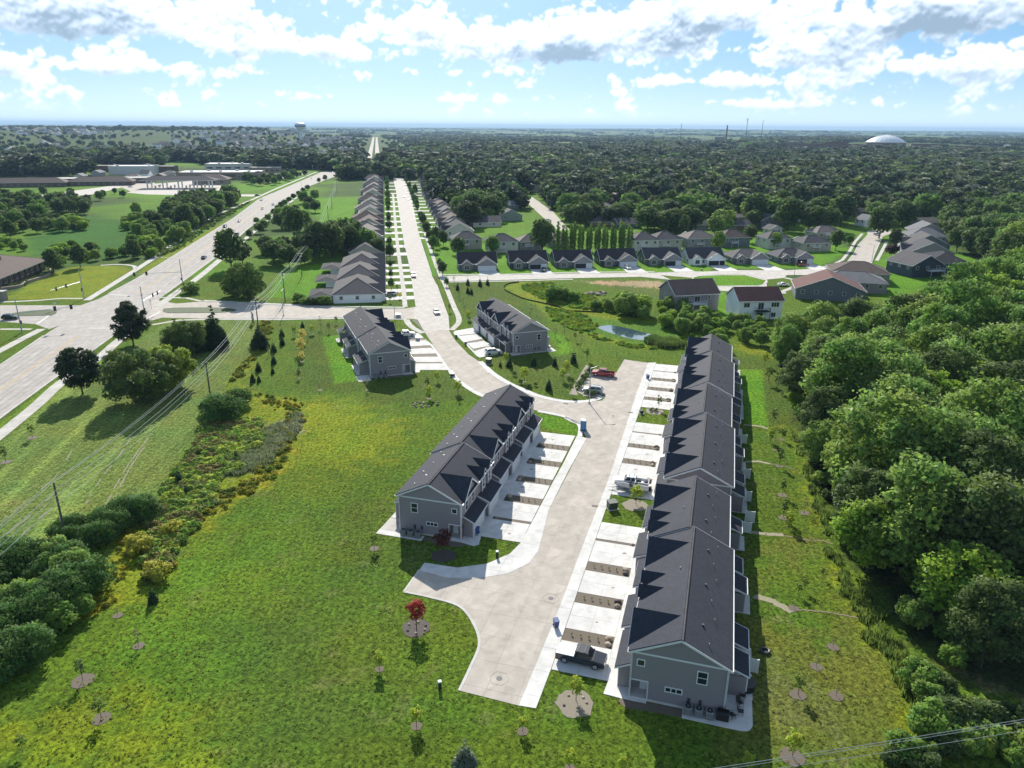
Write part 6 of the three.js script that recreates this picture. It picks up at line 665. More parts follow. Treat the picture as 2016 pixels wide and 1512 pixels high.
{ const q = far(1735, 2650), y = terrain(...q), b = thing('stadium_dome', 'white domed stadium on the right skyline', 'stadium', q[0], y, q[1], -.45); b.scale.setScalar(.72); const R0 = 79; mesh('dome', new THREE.SphereGeometry(118, 48, 12, 0, Math.PI * 2, 0, Math.asin(R0 / 118)).translate(0, 20 - 118 * Math.cos(Math.asin(R0 / 118)) , 0), mat(.72, .74, .76, { flatShading: false, roughness: .4 }), b); const rib = new MB(); for (let k = 0; k < 24; k++) for (let j = 0; j < 6; j++) { const a = k / 24 * 6.283, at = (t) => { const p = t * Math.asin(R0 / 118); return [Math.sin(p) * 118.3 * Math.cos(a), 20 - 118 * Math.cos(Math.asin(R0 / 118)) + 118.3 * Math.cos(p), Math.sin(p) * 118.3 * Math.sin(a)]; }; rib.bar(at(j / 6), at((j + 1) / 6), 1.1, .7); } rib.build('rib', M.metalPanel, b); mesh('drum', new THREE.CylinderGeometry(79.5, 81, 24, 48, 1, true).translate(0, 8, 0), M.brick, b); mesh('rim', new THREE.TorusGeometry(79.5, 1.6, 8, 64).rotateX(Math.PI / 2).translate(0, 20, 0), M.kerb, b); }
for (const [a, D, w, h, m, l] of [[1585, 2300, 120, 16, M.brick, 'red brick hall left of the stadium'], [1660, 2380, 150, 14, M.brick, 'long red brick hall in front of the stadium'], [1640, 2250, 60, 22, M.brick, 'taller red brick hall left of the stadium'], [1560, 2700, 90, 14, M.metalPanel, 'pale hall far left of the stadium'], [1820, 2500, 90, 14, M.brick, 'red brick hall right of the stadium'], [1950, 2300, 170, 15, M.brick, 'very long red brick hall at the far right'], [1880, 2400, 90, 13, M.brick, 'red brick hall between the stadium and the very long one'], [1411, 2900, 42, 34, M.tanBrick, 'tall brick power house below the chimney'], [1380, 2950, 90, 16, M.metalPanel, 'pale low plant beside the power house'], [1490, 2800, 100, 12, M.metalPanel, 'pale sheds right of the power house'], [1720, 2200, 120, 8, M.flatRoof, 'low pale building below the stadium'], [1640, 1750, 60, 7, M.tanBrick, 'low school building on the pale field']]) { const q = far(a, D); boxBuilding('campus_hall', l, q, w * (l.startsWith('tall brick') ? .8 : 1), 34, h * (l.startsWith('tall brick') ? .8 : 1), m, M.flatRoof, -.4, { wins: 10, wy: h * .5 }); }
{ const q = far(1424, 3000), y = terrain(...q), b = thing('chimney_stack', 'slim chimney beside the brick power house on the skyline', 'chimney', q[0], y, q[1]); b.scale.setScalar(.85); mesh('shaft', new THREE.CylinderGeometry(2.6, 4, 78, 12).translate(0, 39, 0), M.brick, b); mesh('cap', new THREE.CylinderGeometry(3, 3, 3, 12).translate(0, 79, 0), M.darkMetal, b); }
for (const [a, D, h, l] of [[1462, 3000, 92, 'tallest lattice mast on the right skyline'], [1492, 3200, 84, 'lattice mast right of the tallest one'], [1335, 3300, 78, 'thin mast left of the chimney on the skyline']]) { const q = far(a, D), b = thing('radio_mast', l, 'mast', q[0], terrain(...q), q[1]), m = new MB(); for (const [x, z] of [[-1.6, -1], [1.6, -1], [0, 1.8]]) m.bar([x, 0, z], [x * .5, h, z * .5], .5, .5); m.build('lattice', M.darkMetal, b); const c = new MB(); for (let k = 1; k < 14; k++) { const t = h * k / 14; c.bar([-1.3, t, -.8], [1.3, t + 2, -.8], .3, .3); } c.build('bracing', M.darkMetal, b); if (h > 90) new MB().box(-5, 5, h - 5, h - 4, -1, 1).box(-4, 4, h - 11, h - 10, -1, 1).build('antenna', M.darkMetal, b); }
for (const [a, D, l, w] of [[638, 9000, 'farm hall on the far skyline', 60], [640, 5200, 'pale farm shed in the far fields', 50], [820, 5400, 'long pale farm shed in a far field', 90], [1160, 6000, 'grey farm shed at the skyline', 60]]) { const q = far(a, D); boxBuilding('farm_shed', l, q, w, 24, 9, M.metalPanel, M.whiteRoof, .1); }
{ // woods: past the individual trees, crowns in one object per belt
  const R = rng(555), geos = protos.far.map((g) => g.children.find((c) => c.name === 'crown').geometry), lists = geos.map(() => []), M4 = new THREE.Matrix4(), Q = new THREE.Quaternion(), UPV = new THREE.Vector3(0, 1, 0);
  const put = (x, z, h, w) => lists[Math.floor(R() * geos.length)].push([x, z, h, w]);
  for (const [x, z, h] of woodland) put(x, z, h, 1.15);
  const closed = [[[-423.1,-646],[-409.2,-765.9],[-442.7,-950],[-463.9,-1067.6],[-397.2,-1076],[-295.6,-1044.8],[-243.3,-1072.8],[-210.1,-924],[-241.2,-725.8],[-254.1,-685.6],[-319.4,-662.6],[-349.3,-611.8],[-405.6,-623]], [[-536.9,-939.5],[-649.1,-1140.1],[-500,-1109.7],[-430,-951.4]], [[-515.4,-702.7],[-653.2,-926.4],[-572.7,-901.6],[-505.7,-943],[-403.4,-754.9],[-436.6,-709.3]], [[-199.8,-972.8],[-161.2,-977.1],[-934,-5398.5],[-1007.1,-5350.1]], [[436.6,-1559.8],[592,-1585.5],[474.2,-1159.9],[313.2,-1140.1]], [[-21.8,-2898.3],[593.2,-3095.8],[448.8,-2511.9],[13.9,-2396.7]], [[-407.6,-2541.4],[-192.6,-2604.7],[-121.5,-2247.4],[-316.2,-2146.7]]];
  const field = (x, z, D) => { const a = x / -z, n = fbm(x / 340 + 9, z / 520 + 4, 3), q = h2(Math.round(x * 3), Math.round(z * 3)); if (D < 1450) return a < -.30 ? n > .66 : n > .68; if (D < 4200 && a < -.14) return n > .62 || (D > 1650 && D < 3600 ? q < .74 : q < .3); if (D < 2400) return n > .64; if (D < 4200) return n > .56; return n > .40; };
  for (const [d0, d1, st, h0, wd] of [[640, 1000, 13.5, 15.5, 1.25], [1000, 1600, 17, 17, 1.5], [1600, 2600, 24, 17, 1.9], [2600, 4500, 32, 13, 2.4], [4500, 9000, 50, 12, 2.7], [9000, 16000, 90, 13, 3]]) for (let z = -d0 * .8; z > -d1; z -= st) for (let x = z * .82; x < -z * .82; x += st) {
    const X = x + (R() - .5) * st, Z = z + (R() - .5) * st, D = Math.hypot(X, Z), px = X / -Z; if (D < d0 || D >= d1) continue;
    if (D < 1000) { if (px > -.30 ? (Z > -700 && px < .35) : true) { if (px > -.30) continue; if (D < 900 || px > -.33) continue; } if (px < -.02 && px > -.30 && Z > -880) continue; }
    if (px > -.30 && px < -.255 && D < 1150) continue;
    if (closed.some((P) => inside(P, X, Z)) || (D < 1320 && (blocked(X, Z, 3) || hides(X, Z, 9, 75))) || field(X, Z, D) || (d0 >= 4500 && R() < .35)) continue;
    const pt = fbm(X / 130 + 3, Z / 170 + 8, 3); const sm = D > 1600 && D < 3600 && px < -.14 ? .62 : 1; put(X, Z, sm * h0 * (.35 + R() * .5 + R() * R() * .35 + pt * .55), sm * wd * (.65 + R() * .75) * (.8 + pt * .4));
  }
  lists.forEach((l, i) => { if (!l.length) return; const I = new THREE.InstancedMesh(geos[i], leafMat, l.length); I.name = numbered('distant_woodland'); const c = new THREE.Color(); l.forEach(([x, z, h, w], k) => { const s = h / 12.5; Q.setFromAxisAngle(UPV, h2(k, i) * 6.283); M4.compose(new THREE.Vector3(x, terrain(x, z) - .4, z), Q, new THREE.Vector3(s * w, s, s * w)); I.setMatrixAt(k, M4); const big = fbm(x / 210 + 40, z / 260 + 4, 3), v = .28 + h2(k, i + 9) * h2(k, i + 9) * .62 + big * .46, q = h2(k + 3, i) * .5 + big * .5; I.setColorAt(k, c.setRGB(v * (.8 + q * .5), v, v * (.9 + h2(k, 77) * .6))); }); I.castShadow = I.receiveShadow = true; scene.add(tag(I, ['dense woodland of rounded crowns stretching to the skyline', 'darker woodland crowns mixed into the far belt', 'greener woodland crowns mixed into the far belt', 'tall woodland crowns mixed into the far belt'][i], 'woodland', null, 'stuff')); });
}

// ---------- vehicles: front looks to +x ----------
const paintM = (r, g, b) => mat(r, g, b, { roughness: .28, metalness: .25, clearcoat: .8, clearcoatRoughness: .08, flatShading: false });
const PAINT = { black: paintM(.018, .022, .032), white: paintM(.72, .73, .74), silver: paintM(.42, .43, .45), red: paintM(.26, .012, .02), grey: paintM(.10, .105, .115), navy: paintM(.02, .035, .08), beige: paintM(.45, .40, .34), maroon: paintM(.14, .02, .025) };
const lampM = mat(.75, .75, .72, { roughness: .15 }), tailM = mat(.30, .01, .01, { roughness: .25 });
function extr(pts, w, bev = .06, taper = 0, y0 = 0, y1 = 1) { const s = new THREE.Shape(pts.map((p) => new THREE.Vector2(...p))), g = new THREE.ExtrudeGeometry(s, { depth: w - 2 * bev, bevelEnabled: bev > 0, bevelThickness: bev, bevelSize: bev * .8, bevelSegments: 2, curveSegments: 6 }); g.translate(0, 0, -(w - 2 * bev) / 2); if (taper) { const p = g.attributes.position; for (let i = 0; i < p.count; i++) { const t = Math.min(1, Math.max(0, (p.getY(i) - y0) / (y1 - y0))); p.setZ(i, p.getZ(i) * (1 - taper * t)); } g.computeVertexNormals(); } return g; }
const arch = (x, r, y) => { const o = []; for (let k = 0; k <= 8; k++) { const t = Math.PI * (1 - k / 8); o.push([x - Math.cos(Math.PI - t) * -r, y + Math.sin(t) * r]); } return o; };
const VT = {
  sedan: { L: 4.7, W: 1.82, wb: 1.38, r: .33, body: [[2.3, .28], [2.36, .55], [2.2, .74], [1.15, .92], [-1.5, .98], [-2.25, .92], [-2.35, .62], [-2.3, .28]], cab: [[1.1, .9], [.25, 1.38], [-.95, 1.42], [-1.85, .96]], roofY: 1.43, roof: [-.95, .25] },
  suv: { L: 4.75, W: 1.9, wb: 1.4, r: .37, body: [[2.3, .32], [2.38, .65], [2.25, .92], [1.2, 1.06], [-2.2, 1.08], [-2.36, .95], [-2.36, .6], [-2.3, .32]], cab: [[1.2, 1.03], [.45, 1.58], [-1.75, 1.64], [-2.28, 1.06]], roofY: 1.65, roof: [-1.8, .45] },
  pickup: { L: 5.85, W: 2.02, wb: 1.85, r: .41, body: [[2.85, .42], [2.95, .8], [2.82, 1.05], [1.55, 1.2], [-.62, 1.22], [-.62, .5], [-2.9, .5], [-2.9, .42]], cab: [[1.5, 1.17], [.85, 1.78], [-.55, 1.86], [-.7, 1.2]], roofY: 1.88, roof: [-.62, .85], bed: true },
};
const vproto = {};
function vehicleProto(type, paintName, o = {}) {
  const key = type + paintName + (o.cover || ''); if (vproto[key]) return vproto[key];
  const T = VT[type], g = new THREE.Group(), P = PAINT[paintName]; g.name = type === 'pickup' ? 'pickup_truck' : 'parked_car'; g.userData.stem = g.name;
  const low = T.body.slice(), y = low[0][1]; // cut the wheel arches out of the sill
  const bottom = []; for (const x of [-T.wb, T.wb]) for (let k = 0; k <= 8; k++) { const t = Math.PI * k / 8; bottom.push([x - Math.cos(t) * (T.r + .07), y + Math.sin(t) * (T.r + .10)]); }
  mesh('body', extr([...low, ...bottom], T.W, .07), P, g);
  mesh('cabin_glass', extr(T.cab, T.W - .12, .03, .17, T.cab[0][1], T.roofY), M.glass, g);
  const c = T.cab, inset = (T.W - .12) * .83; const rf = new RoundedBoxGeometry(T.roof[1] - T.roof[0] + .12, .09, inset + .04, 2, .04); rf.translate((T.roof[0] + T.roof[1]) / 2, T.roofY, 0); mesh('roof_panel', rf, P, g);
  const pil = new MB(); for (const s of [-1, 1]) { const zb = s * (T.W - .1) / 2, zt = s * inset / 2; pil.bar([c[0][0], c[0][1], zb], [c[1][0], c[1][1], zt], .08, .06).bar([c[3][0], c[3][1], zb], [c[2][0], c[2][1], zt], .12, .06); const xm = (c[1][0] + c[2][0]) / 2; pil.bar([xm, c[0][1], zb], [xm, T.roofY - .04, zt], .1, .05); } pil.build('pillars', P, g);
  for (const x of [-T.wb, T.wb]) for (const s of [-1, 1]) { const w = new THREE.Mesh(new THREE.CylinderGeometry(T.r, T.r, .24, 20).rotateX(Math.PI / 2), M.rubber); w.name = 'wheel'; w.position.set(x, T.r, s * (T.W / 2 - .13)); w.castShadow = true; g.add(w); const r = new THREE.CylinderGeometry(T.r * .66, T.r * .6, .05, 16).rotateX(Math.PI / 2).translate(0, 0, s * .11); mesh('rim', r, M.chrome, w); }
  for (const s of [-1, 1]) { mesh('headlight', new RoundedBoxGeometry(.18, .16, .42, 2, .05).translate(T.body[1][0] - .04, T.body[2][1] - .14, s * (T.W / 2 - .3)), lampM, g); mesh('tail_light', new RoundedBoxGeometry(.1, .26, .2, 2, .04).translate(-T.L / 2 + .0, (type === 'pickup' ? .98 : .84), s * (T.W / 2 - .16)), tailM, g); mesh('wing_mirror', new RoundedBoxGeometry(.14, .16, .22, 2, .05).translate(c[0][0] - .15, c[0][1] + .12, s * (T.W / 2 + .08)), P, g); }
  mesh('grille', new RoundedBoxGeometry(.06, .26, T.W * .5, 2, .03).translate(T.body[1][0] - .01, .66, 0), M.black, g); mesh('bumper', new RoundedBoxGeometry(.14, .2, T.W * .94, 2, .05).translate(T.L / 2 - .02, .46, 0), type === 'pickup' ? M.chrome : P, g);
  if (T.bed) { const b = new MB(); for (const s of [-1, 1]) b.box(-2.9, -.62, .5, 1.2, Math.min(s * (T.W / 2 - .02), s * (T.W / 2 - .14)), Math.max(s * (T.W / 2 - .02), s * (T.W / 2 - .14))); b.box(-2.96, -2.86, .5, 1.18, -T.W / 2 + .04, T.W / 2 - .04); const bm = b.build('bed_side', P, g); new MB().box(-2.86, -.64, .62, .66, -T.W / 2 + .14, T.W / 2 - .14).build('bed_floor', M.black, g); if (o.cover) mesh('bed_cover', new RoundedBoxGeometry(2.3, .08, T.W - .06, 2, .03).translate(-1.76, 1.24, 0), o.cover === 'white' ? M.white : M.black, g); const rr = new MB(); for (const x of [.5, -.3]) rr.bar([x, T.roofY + .08, -.7], [x, T.roofY + .08, .7], .07, .05); rr.build('roof_rail', M.darkMetal, g); }
  else if (type === 'suv') { const rr = new MB(); for (const s of [-.62, .62]) rr.bar([-1.6, T.roofY + .09, s], [.3, T.roofY + .09, s], .05, .05); rr.build('roof_rail', M.darkMetal, g); }
  return (vproto[key] = g);
}
function park(type, color, p, az, label, cat = 'car', group, o, y = .06) { const a = az * Math.PI / 180, g = copyOf(vehicleProto(type, color, o), p[0], y, p[1], Math.PI / 2 - a, 1, label, group); g.userData.category = cat; return g; }
const dR = 16.1;
park('pickup', 'black', fR(4.1, -5.9), dR + 92, 'black pickup with a white bed cover before the nearest terrace', 'pickup truck', null, { cover: 'white' });
park('pickup', 'white', fR(51.2, -6.0), dR - 90, 'white pickup beside the boat trailer', 'pickup truck');
park('pickup', 'red', [23.4,-176.18], dR - 88, 'red pickup in the parking bay', 'pickup truck'); park('suv', 'silver', [19.5,-163.72], dR - 90, 'silver car in the parking bay behind the lamp post');
park('suv', 'white', [-5.3,-194.48], 72, 'white car before the open garage of the terrace by the pond'); park('pickup', 'white', [-32.37,-211.88], 72, 'white pickup before the terrace with the bright new lawn', 'pickup truck');
park('sedan', 'silver', [-25.78,-240.88], 165, 'silver sedan driving down the straight street at the cross street'); park('suv', 'beige', [-41.92,-304.15], 168, 'pale car on the straight street beside the corner houses'); park('suv', 'grey', [-46.01,-267.77], -105, 'grey car in the drive of the white corner house');
[['sedan', 'navy', [-146.78,-345.01], -10, 'dark blue car on the main road just beyond the signals'], ['suv', 'grey', [-178.95,-457.15], 170, 'grey car on the main road ahead of the pale one'], ['sedan', 'silver', [-179.88,-485.03], 170, 'pale car on the main road behind the grey one'], ['suv', 'black', [-159.14,-423.12], -10, 'black car on the main road behind the tall tree'], ['sedan', 'beige', [-190.33,-563.22], 170, 'beige car on the main road'], ['sedan', 'white', [-191.57,-593.29], -10, 'white car in the right lanes of the main road'], ['sedan', 'beige', [-213.28,-631.07], 170, 'beige car on the main road near the access road'], ['sedan', 'black', [-230.5,-673.01], 80, 'dark car leaving the access road'], ['sedan', 'grey', [-241.24,-898.31], 170, 'grey car far up the main road'], ['sedan', 'navy', [-243.47,-1018.12], 168, 'dark car farthest up the main road'], ['suv', 'black', [-163.16,-229.33], 82, 'black car waiting at the signals on the left'], ['suv', 'white', [-115.87,-804.68], -190, 'white car far up the straight street'], ['sedan', 'navy', [-98.14,-670.94], 168, 'dark car in the middle of the straight street'], ['sedan', 'grey', [-90.81,-646.3], 168, 'grey car parked at the right side of the straight street'], ['suv', 'white', [51.75,-326.19], 170, 'white car in the drive of the fourth front-row house'], ['suv', 'black', [13.63,-319.2], 190, 'black car before the open garage of the second front-row house'], ['pickup', 'maroon', [134.24,-336.52], 80, 'dark red truck in the drive of the last front-row house'], ['sedan', 'white', [109.54,-291.02], 80, 'white car parked at the loop'], ['sedan', 'silver', [218.65,-441.9], 170, 'silver car parked at the head of the side road'], ['sedan', 'white', [23.49,-502.24], 80, 'white car on the back street'], ['sedan', 'silver', [106.82,-539.51], 80, 'silver car on the service drive'], ['sedan', 'white', [69.59,-614.97], 90, 'white car under the trees by the back street'], ['sedan', 'black', [38.51,-539.67], 80, 'dark car parked under the big trees by the back street']].forEach(([t, c, p, a, l]) => park(t, c, p, a, l, t === 'pickup' ? 'pickup truck' : 'car', null, {}, .05));
{ const R = rng(61), C = ['white', 'silver', 'grey', 'navy', 'beige', 'black', 'maroon']; for (let i = 0; i < 26; i++) { const r = i % 2, k = (i >> 1) / 13, a = [-311.53,-923.1], b = [-291.85,-981.64], p = [lerp(a[0], b[0], k) + r * 3, lerp(a[1], b[1], k) + r * 14 - 6]; park(R() < .5 ? 'sedan' : 'suv', C[Math.floor(R() * 7)], p, R() < .5 ? -10 : 170, 'small car parked in the lot of the long brick store', 'car', 'cars in the store lot', {}, .04); } for (let i = 0; i < 5; i++) { const p = [[-386.43,-756.45], [-391.83,-809.34], [-339.23,-738.47], [-322.36,-735.63], [-366.45,-776.88]][i]; park('sedan', C[i], p, 60 + i * 30, `${['grey', 'pale', 'dark', 'blue', 'beige'][i] === 'x' ? '' : ['white', 'silver', 'grey', 'dark blue', 'beige'][i]} car by the gas station`, 'car', null, {}, .05); } for (let i = 0; i < 16; i++) { const a = [-631.01,-928.94], b = [-570.85,-979.77], k = i / 16; park('sedan', C[Math.floor(R() * 7)], [lerp(a[0], b[0], k), lerp(a[1], b[1], k) + (i % 2) * 8], 80, 'small car parked behind the care home far left', 'car', 'cars behind the care home', {}, .05); } }
{ // boat on its trailer
  const [x, z] = fR(48.9, -5.7), b = thing('boat', 'grey covered motorboat on a trailer beside the white pickup', 'boat', x, .06, z, Math.PI / 2 - (dR - 90) * Math.PI / 180); const st = [[-2.9, .95, .5, .95], [-1.5, 1.05, .42, 1.0], [.3, 1.05, .42, 1.06], [1.7, .82, .5, 1.16], [2.7, .38, .75, 1.28], [3.1, .03, 1.15, 1.36]], h = new MB(), dk = new MB(); for (let k = 0; k < st.length - 1; k++) { const [x0, w0, k0, s0] = st[k], [x1, w1, k1, s1] = st[k + 1]; for (const s of [-1, 1]) { h.quad([x0, k0, 0], [x1, k1, 0], [x1, (k1 + s1) / 2, s * w1 * .8], [x0, (k0 + s0) / 2, s * w0 * .8]); h.quad([x0, (k0 + s0) / 2, s * w0 * .8], [x1, (k1 + s1) / 2, s * w1 * .8], [x1, s1, s * w1], [x0, s0, s * w0]); } const c0 = s0 + .28 * (k < 4 ? 1 : .3), c1 = s1 + .28 * (k < 3 ? 1 : .2); for (const s of [-1, 1]) dk.quad([x0, s0, s * w0], [x1, s1, s * w1], [x1, c1, 0], [x0, c0, 0]); } h.quad([-2.9, .5, 0], [-2.9, .72, .76], [-2.9, .95, .95], [-2.9, .95, 0]).quad([-2.9, .5, 0], [-2.9, .72, -.76], [-2.9, .95, -.95], [-2.9, .95, 0]); h.build('hull', paintM(.25, .26, .28), b); dk.build('cover', mat(.16, .17, .19), b);
  const ws = new MB(); ws.slab([.5, 1.35, -.7], [.5, 1.35, .7], [.1, 1.8, .62], [.1, 1.8, -.62], .04); ws.build('windscreen', M.glass, b); const tw = new MB(); for (const s of [-.85, .85]) tw.tube([-.9, 1.1, s], [-.5, 2.0, s * .8], .04).tube([-.1, 1.1, s], [-.5, 2.0, s * .8], .04); tw.tube([-.5, 2, -.68], [-.5, 2, .68], .04); tw.build('tow_arch', M.galv, b); mesh('outboard_motor', new RoundedBoxGeometry(.5, .9, .5, 3, .12).translate(-3.1, .95, 0), M.black, b);
  const t = thing('boat_trailer', 'galvanised trailer under the covered motorboat', 'trailer', x, .06, z, b.rotation.y); const f = new MB(); for (const s of [-.75, .75]) f.bar([-2.8, .42, s], [1.6, .42, s], .1, .12).bar([1.6, .42, s], [3.9, .42, 0], .1, .12); for (const q of [-2.4, -.6, 1.2]) f.bar([q, .42, -.75], [q, .42, .75], .1, .1); f.bar([3.9, .42, 0], [4.2, .42, 0], .14, .1); f.build('frame', M.galv, t); for (const q of [-1.3, -.55]) for (const s of [-1, 1]) { const w = mesh('wheel', new THREE.CylinderGeometry(.31, .31, .2, 16).rotateX(Math.PI / 2), M.rubber, t); w.position.set(q, .31, s * 1.0); mesh('rim', new THREE.CylinderGeometry(.18, .18, .04, 12).rotateX(Math.PI / 2).translate(0, 0, s * .1), M.chrome, w); }
}

// ---------- poles, wires, signals, bins and the rest ----------
const P3 = (p, y = 0) => [p[0], y, p[1]];
function utilityPole(p, h, turn, label, arm = 2.6, low = true) { const b = thing('utility_pole', label, 'utility pole', p[0], 0, p[1], turn); mesh('pole', new THREE.CylinderGeometry(.13, .19, h, 10).translate(0, h / 2, 0), M.wood, b); if (arm) { new MB().box(-arm / 2, arm / 2, h - .75, h - .6, -.06, .06).build('crossarm', M.wire, b); for (const x of [-arm / 2 + .1, 0, arm / 2 - .1]) mesh('insulator', new THREE.CylinderGeometry(.05, .07, .25, 8).translate(x, h - (x ? .48 : -.1), 0), M.white, b); } if (low) new MB().box(-.6, .6, h - 1.9, h - 1.8, -.05, .05).build('lower_arm', M.wire, b); return b; }
const pA = [-68.3,-97.06], pB = [-67.84,-152.99], pC = [-77.32,-213.96], pD = [-82.34,-257.73], pE = [-88.8,-303.35], pF = [-123.41,-493.51], pG = [-139.2,-570.92], pH = [-172.26,-731.55];
const lineTurn = (a, b) => Math.atan2(-(b[1] - a[1]), b[0] - a[0]) + Math.PI / 2;
const pZ = [pA[0] - (pB[0] - pA[0]) * .9, pA[1] - (pB[1] - pA[1]) * .9];
const poles = [[pZ, 9.6, 0], [pA, 9.5, 0, 'bare utility pole beside the bushes at lower left'], [pB, 10.4, 0, 'utility pole rising from the vine thicket'], [pC, 10.6, 2.8, 'utility pole with a crossarm beside the cross street sign'], [pD, 10.6, 2.4, 'utility pole on the lawn behind the cross street'], [pE, 10.4, 2.2, 'utility pole in a mulch ring behind the corner houses'], [pF, 10.4, 2.2, 'utility pole far along the gardens of the left row'], [pG, 10.2, 2, 'second-last utility pole along the gardens'], [pH, 10.2, 2, 'last utility pole along the gardens']];
poles.forEach(([p, h, arm, l], i) => { if (l) utilityPole(p, h, lineTurn(poles[Math.max(0, i - 1)][0], p), l, arm, arm > 0); });
const cable = (a, b, sag, label, r = .028, group) => { const pts = []; for (let i = 0; i <= 18; i++) { const t = i / 18; pts.push(new THREE.Vector3(lerp(a[0], b[0], t), lerp(a[1], b[1], t) - sag * 4 * t * (1 - t), lerp(a[2], b[2], t))); } const m = mesh('overhead_cable', new THREE.TubeGeometry(new THREE.CatmullRomCurve3(pts), 24, r, 5), M.wire); return tag(m, label, 'cable', group); };
for (let i = 0; i < poles.length - 1; i++) { const [a, ha] = poles[i], [b, hb] = poles[i + 1], dx = b[0] - a[0], dz = b[1] - a[1], l = Math.hypot(dx, dz), nx = -dz / l, nz = dx / l; [[-1.1, -.4], [0, .1], [1.1, -.4], [.3, -1.9], [.15, -3.2]].slice(0, i > 4 ? 3 : 5).forEach(([o, dy]) => cable([a[0] + nx * o, ha + dy, a[1] + nz * o], [b[0] + nx * o, hb + dy, b[1] + nz * o], l * .018, i < 2 ? 'overhead cable over the mown strip at lower left' : i < 4 ? 'overhead cable crossing the cross street' : 'overhead cable along the gardens of the left row', i < 3 ? .03 : .04, ['cables over the mown strip', 'cables over the mown strip', 'cables at the cross street', 'cables at the cross street'][i] || 'cables along the gardens')); }
{ const a = [12.12,-45.98], b = [51.23,-53.03], c = [20.63,-47.29], d = [51.02,-52.46]; cable(P3(a, 9.2), P3(b, 9.6), .1, 'upper overhead cable across the bottom right corner', .025); cable(P3([a[0], a[1] + .25], 9.2), P3([b[0], b[1] + .25], 9.6), .1, 'second overhead cable close under the upper one, bottom right corner', .02); cable(P3(c, 8.4), P3(d, 8.8), .1, 'lowest overhead cable across the bottom right corner', .02); }
// street lamps
function lampPost(p, h, turn, label, arm = 1.6) { const b = thing('street_lamp', label, 'street lamp', p[0], 0, p[1], turn); mesh('pole', new THREE.CylinderGeometry(.07, .11, h, 10).translate(0, h / 2, 0), M.galv, b); new MB().bar([0, h - .1, 0], [arm, h + .2, 0], .08, .08).build('arm', M.galv, b); mesh('lamp_head', new RoundedBoxGeometry(.75, .14, .3, 2, .05).translate(arm + .2, h + .2, 0), M.darkMetal, b); new MB().box(-.22, .22, 0, .35, -.22, .22).build('base', M.kerb, b); return b; }
lampPost([17.85,-156.58], 8.6, .35, 'street lamp in front of the silver car at the parking bay'); lampPost([122.1,-313.07], 9, 2.2, 'tall street lamp at the loop of the side street'); lampPost([-31.88,-300.2], 8.5, 2.9, 'street lamp at the corner where the side street leaves the straight street'); lampPost([172.94,-350.06], 8, 2.6, 'street lamp on the side road'); lampPost([-39.23,-235.6], 8, 0, 'street lamp on the near side of the cross street'); lampPost([-76.46,-236.07], 8.5, 1.5, 'slim street lamp on the cross street verge'); lampPost([27.95,-561.6], 8, 2.6, 'street lamp on the back street'); lampPost([-56.89,-378.88], 8, 2.9, 'street lamp along the straight street, left side');
for (const [x, y, i] of [[1805, 325, 0], [1775, 330, 1], [1710, 405, 2], [1245, 330, 3], [1040, 330, 4]]) lampPost(pixelGround(x * 700 / 2016, 230 + y * 700 / 2016), 11, i, ['tall lamp by the bridge of the main road', 'second tall lamp by the bridge of the main road', 'tall lamp on the bend of the main road', 'tall lamp in the lot behind the brick store', 'tall lamp beside the gas station'][i]);
// traffic signals
function signalMast(p, h, to, armY, heads, label, lum) { const dx = to[0] - p[0], dz = to[1] - p[1], L = Math.hypot(dx, dz), b = thing('signal_mast', label, 'traffic signal', p[0], 0, p[1], Math.atan2(-dz, dx)); mesh('pole', new THREE.CylinderGeometry(.12, .2, h, 12).translate(0, h / 2, 0), M.galv, b); new MB().tube([0, armY, 0], [L, armY + .5, 0], .13, .06, 8).build('mast_arm', M.galv, b); heads.forEach((t) => { const s = mesh('signal_head', new RoundedBoxGeometry(.36, 1.15, .34, 2, .05).translate(L * t, armY + .35, 0), M.black, b); new MB().box(L * t - .4, L * t + .4, armY - .4, armY + 1.05, -.03, .0).build('backplate', M.black, s); }); mesh('side_signal', new RoundedBoxGeometry(.34, 1.1, .34, 2, .05).translate(.35, 3.2, .1), M.black, b); if (lum) new MB().bar([0, h, 0], [L * .32, h + 1.0, 0], .1, .1).box(L * .32, L * .32 + .9, h + .9, h + 1.06, -.18, .18).build('lamp_arm', M.galv, b); return b; }
signalMast([-149.37,-213.56], 10.5, [-135.94,-221.35], 6, [.62, .9], 'signal mast on the near left corner of the junction'); signalMast([-156.68,-260.54], 10.5, [-157.4,-243.37], 6, [.5, .82], 'signal mast on the far left corner beside the yellow-green lawn'); signalMast([-129.1,-280.76], 11, [-144.2,-273.3], 6, [.72, .97], 'signal mast on the far right corner with a lamp arm', true); signalMast([-119.91,-230.54], 11, [-120.26,-244.46], 6, [.55, .8], 'signal mast on the near right corner behind the round maple');
for (const [p, l] of [[[-153.93,-238.97], 'push-button post on the median left of the junction'], [[-124.42,-244.34], 'small signal post on the right corner island']]) { const b = thing('signal_post', l, 'post', p[0], 0, p[1]); mesh('post', new THREE.CylinderGeometry(.06, .08, 3.4, 8).translate(0, 1.7, 0), M.galv, b); mesh('plate', new RoundedBoxGeometry(.6, .7, .05, 2, .02).translate(0, 3.1, .07), M.white, b); }
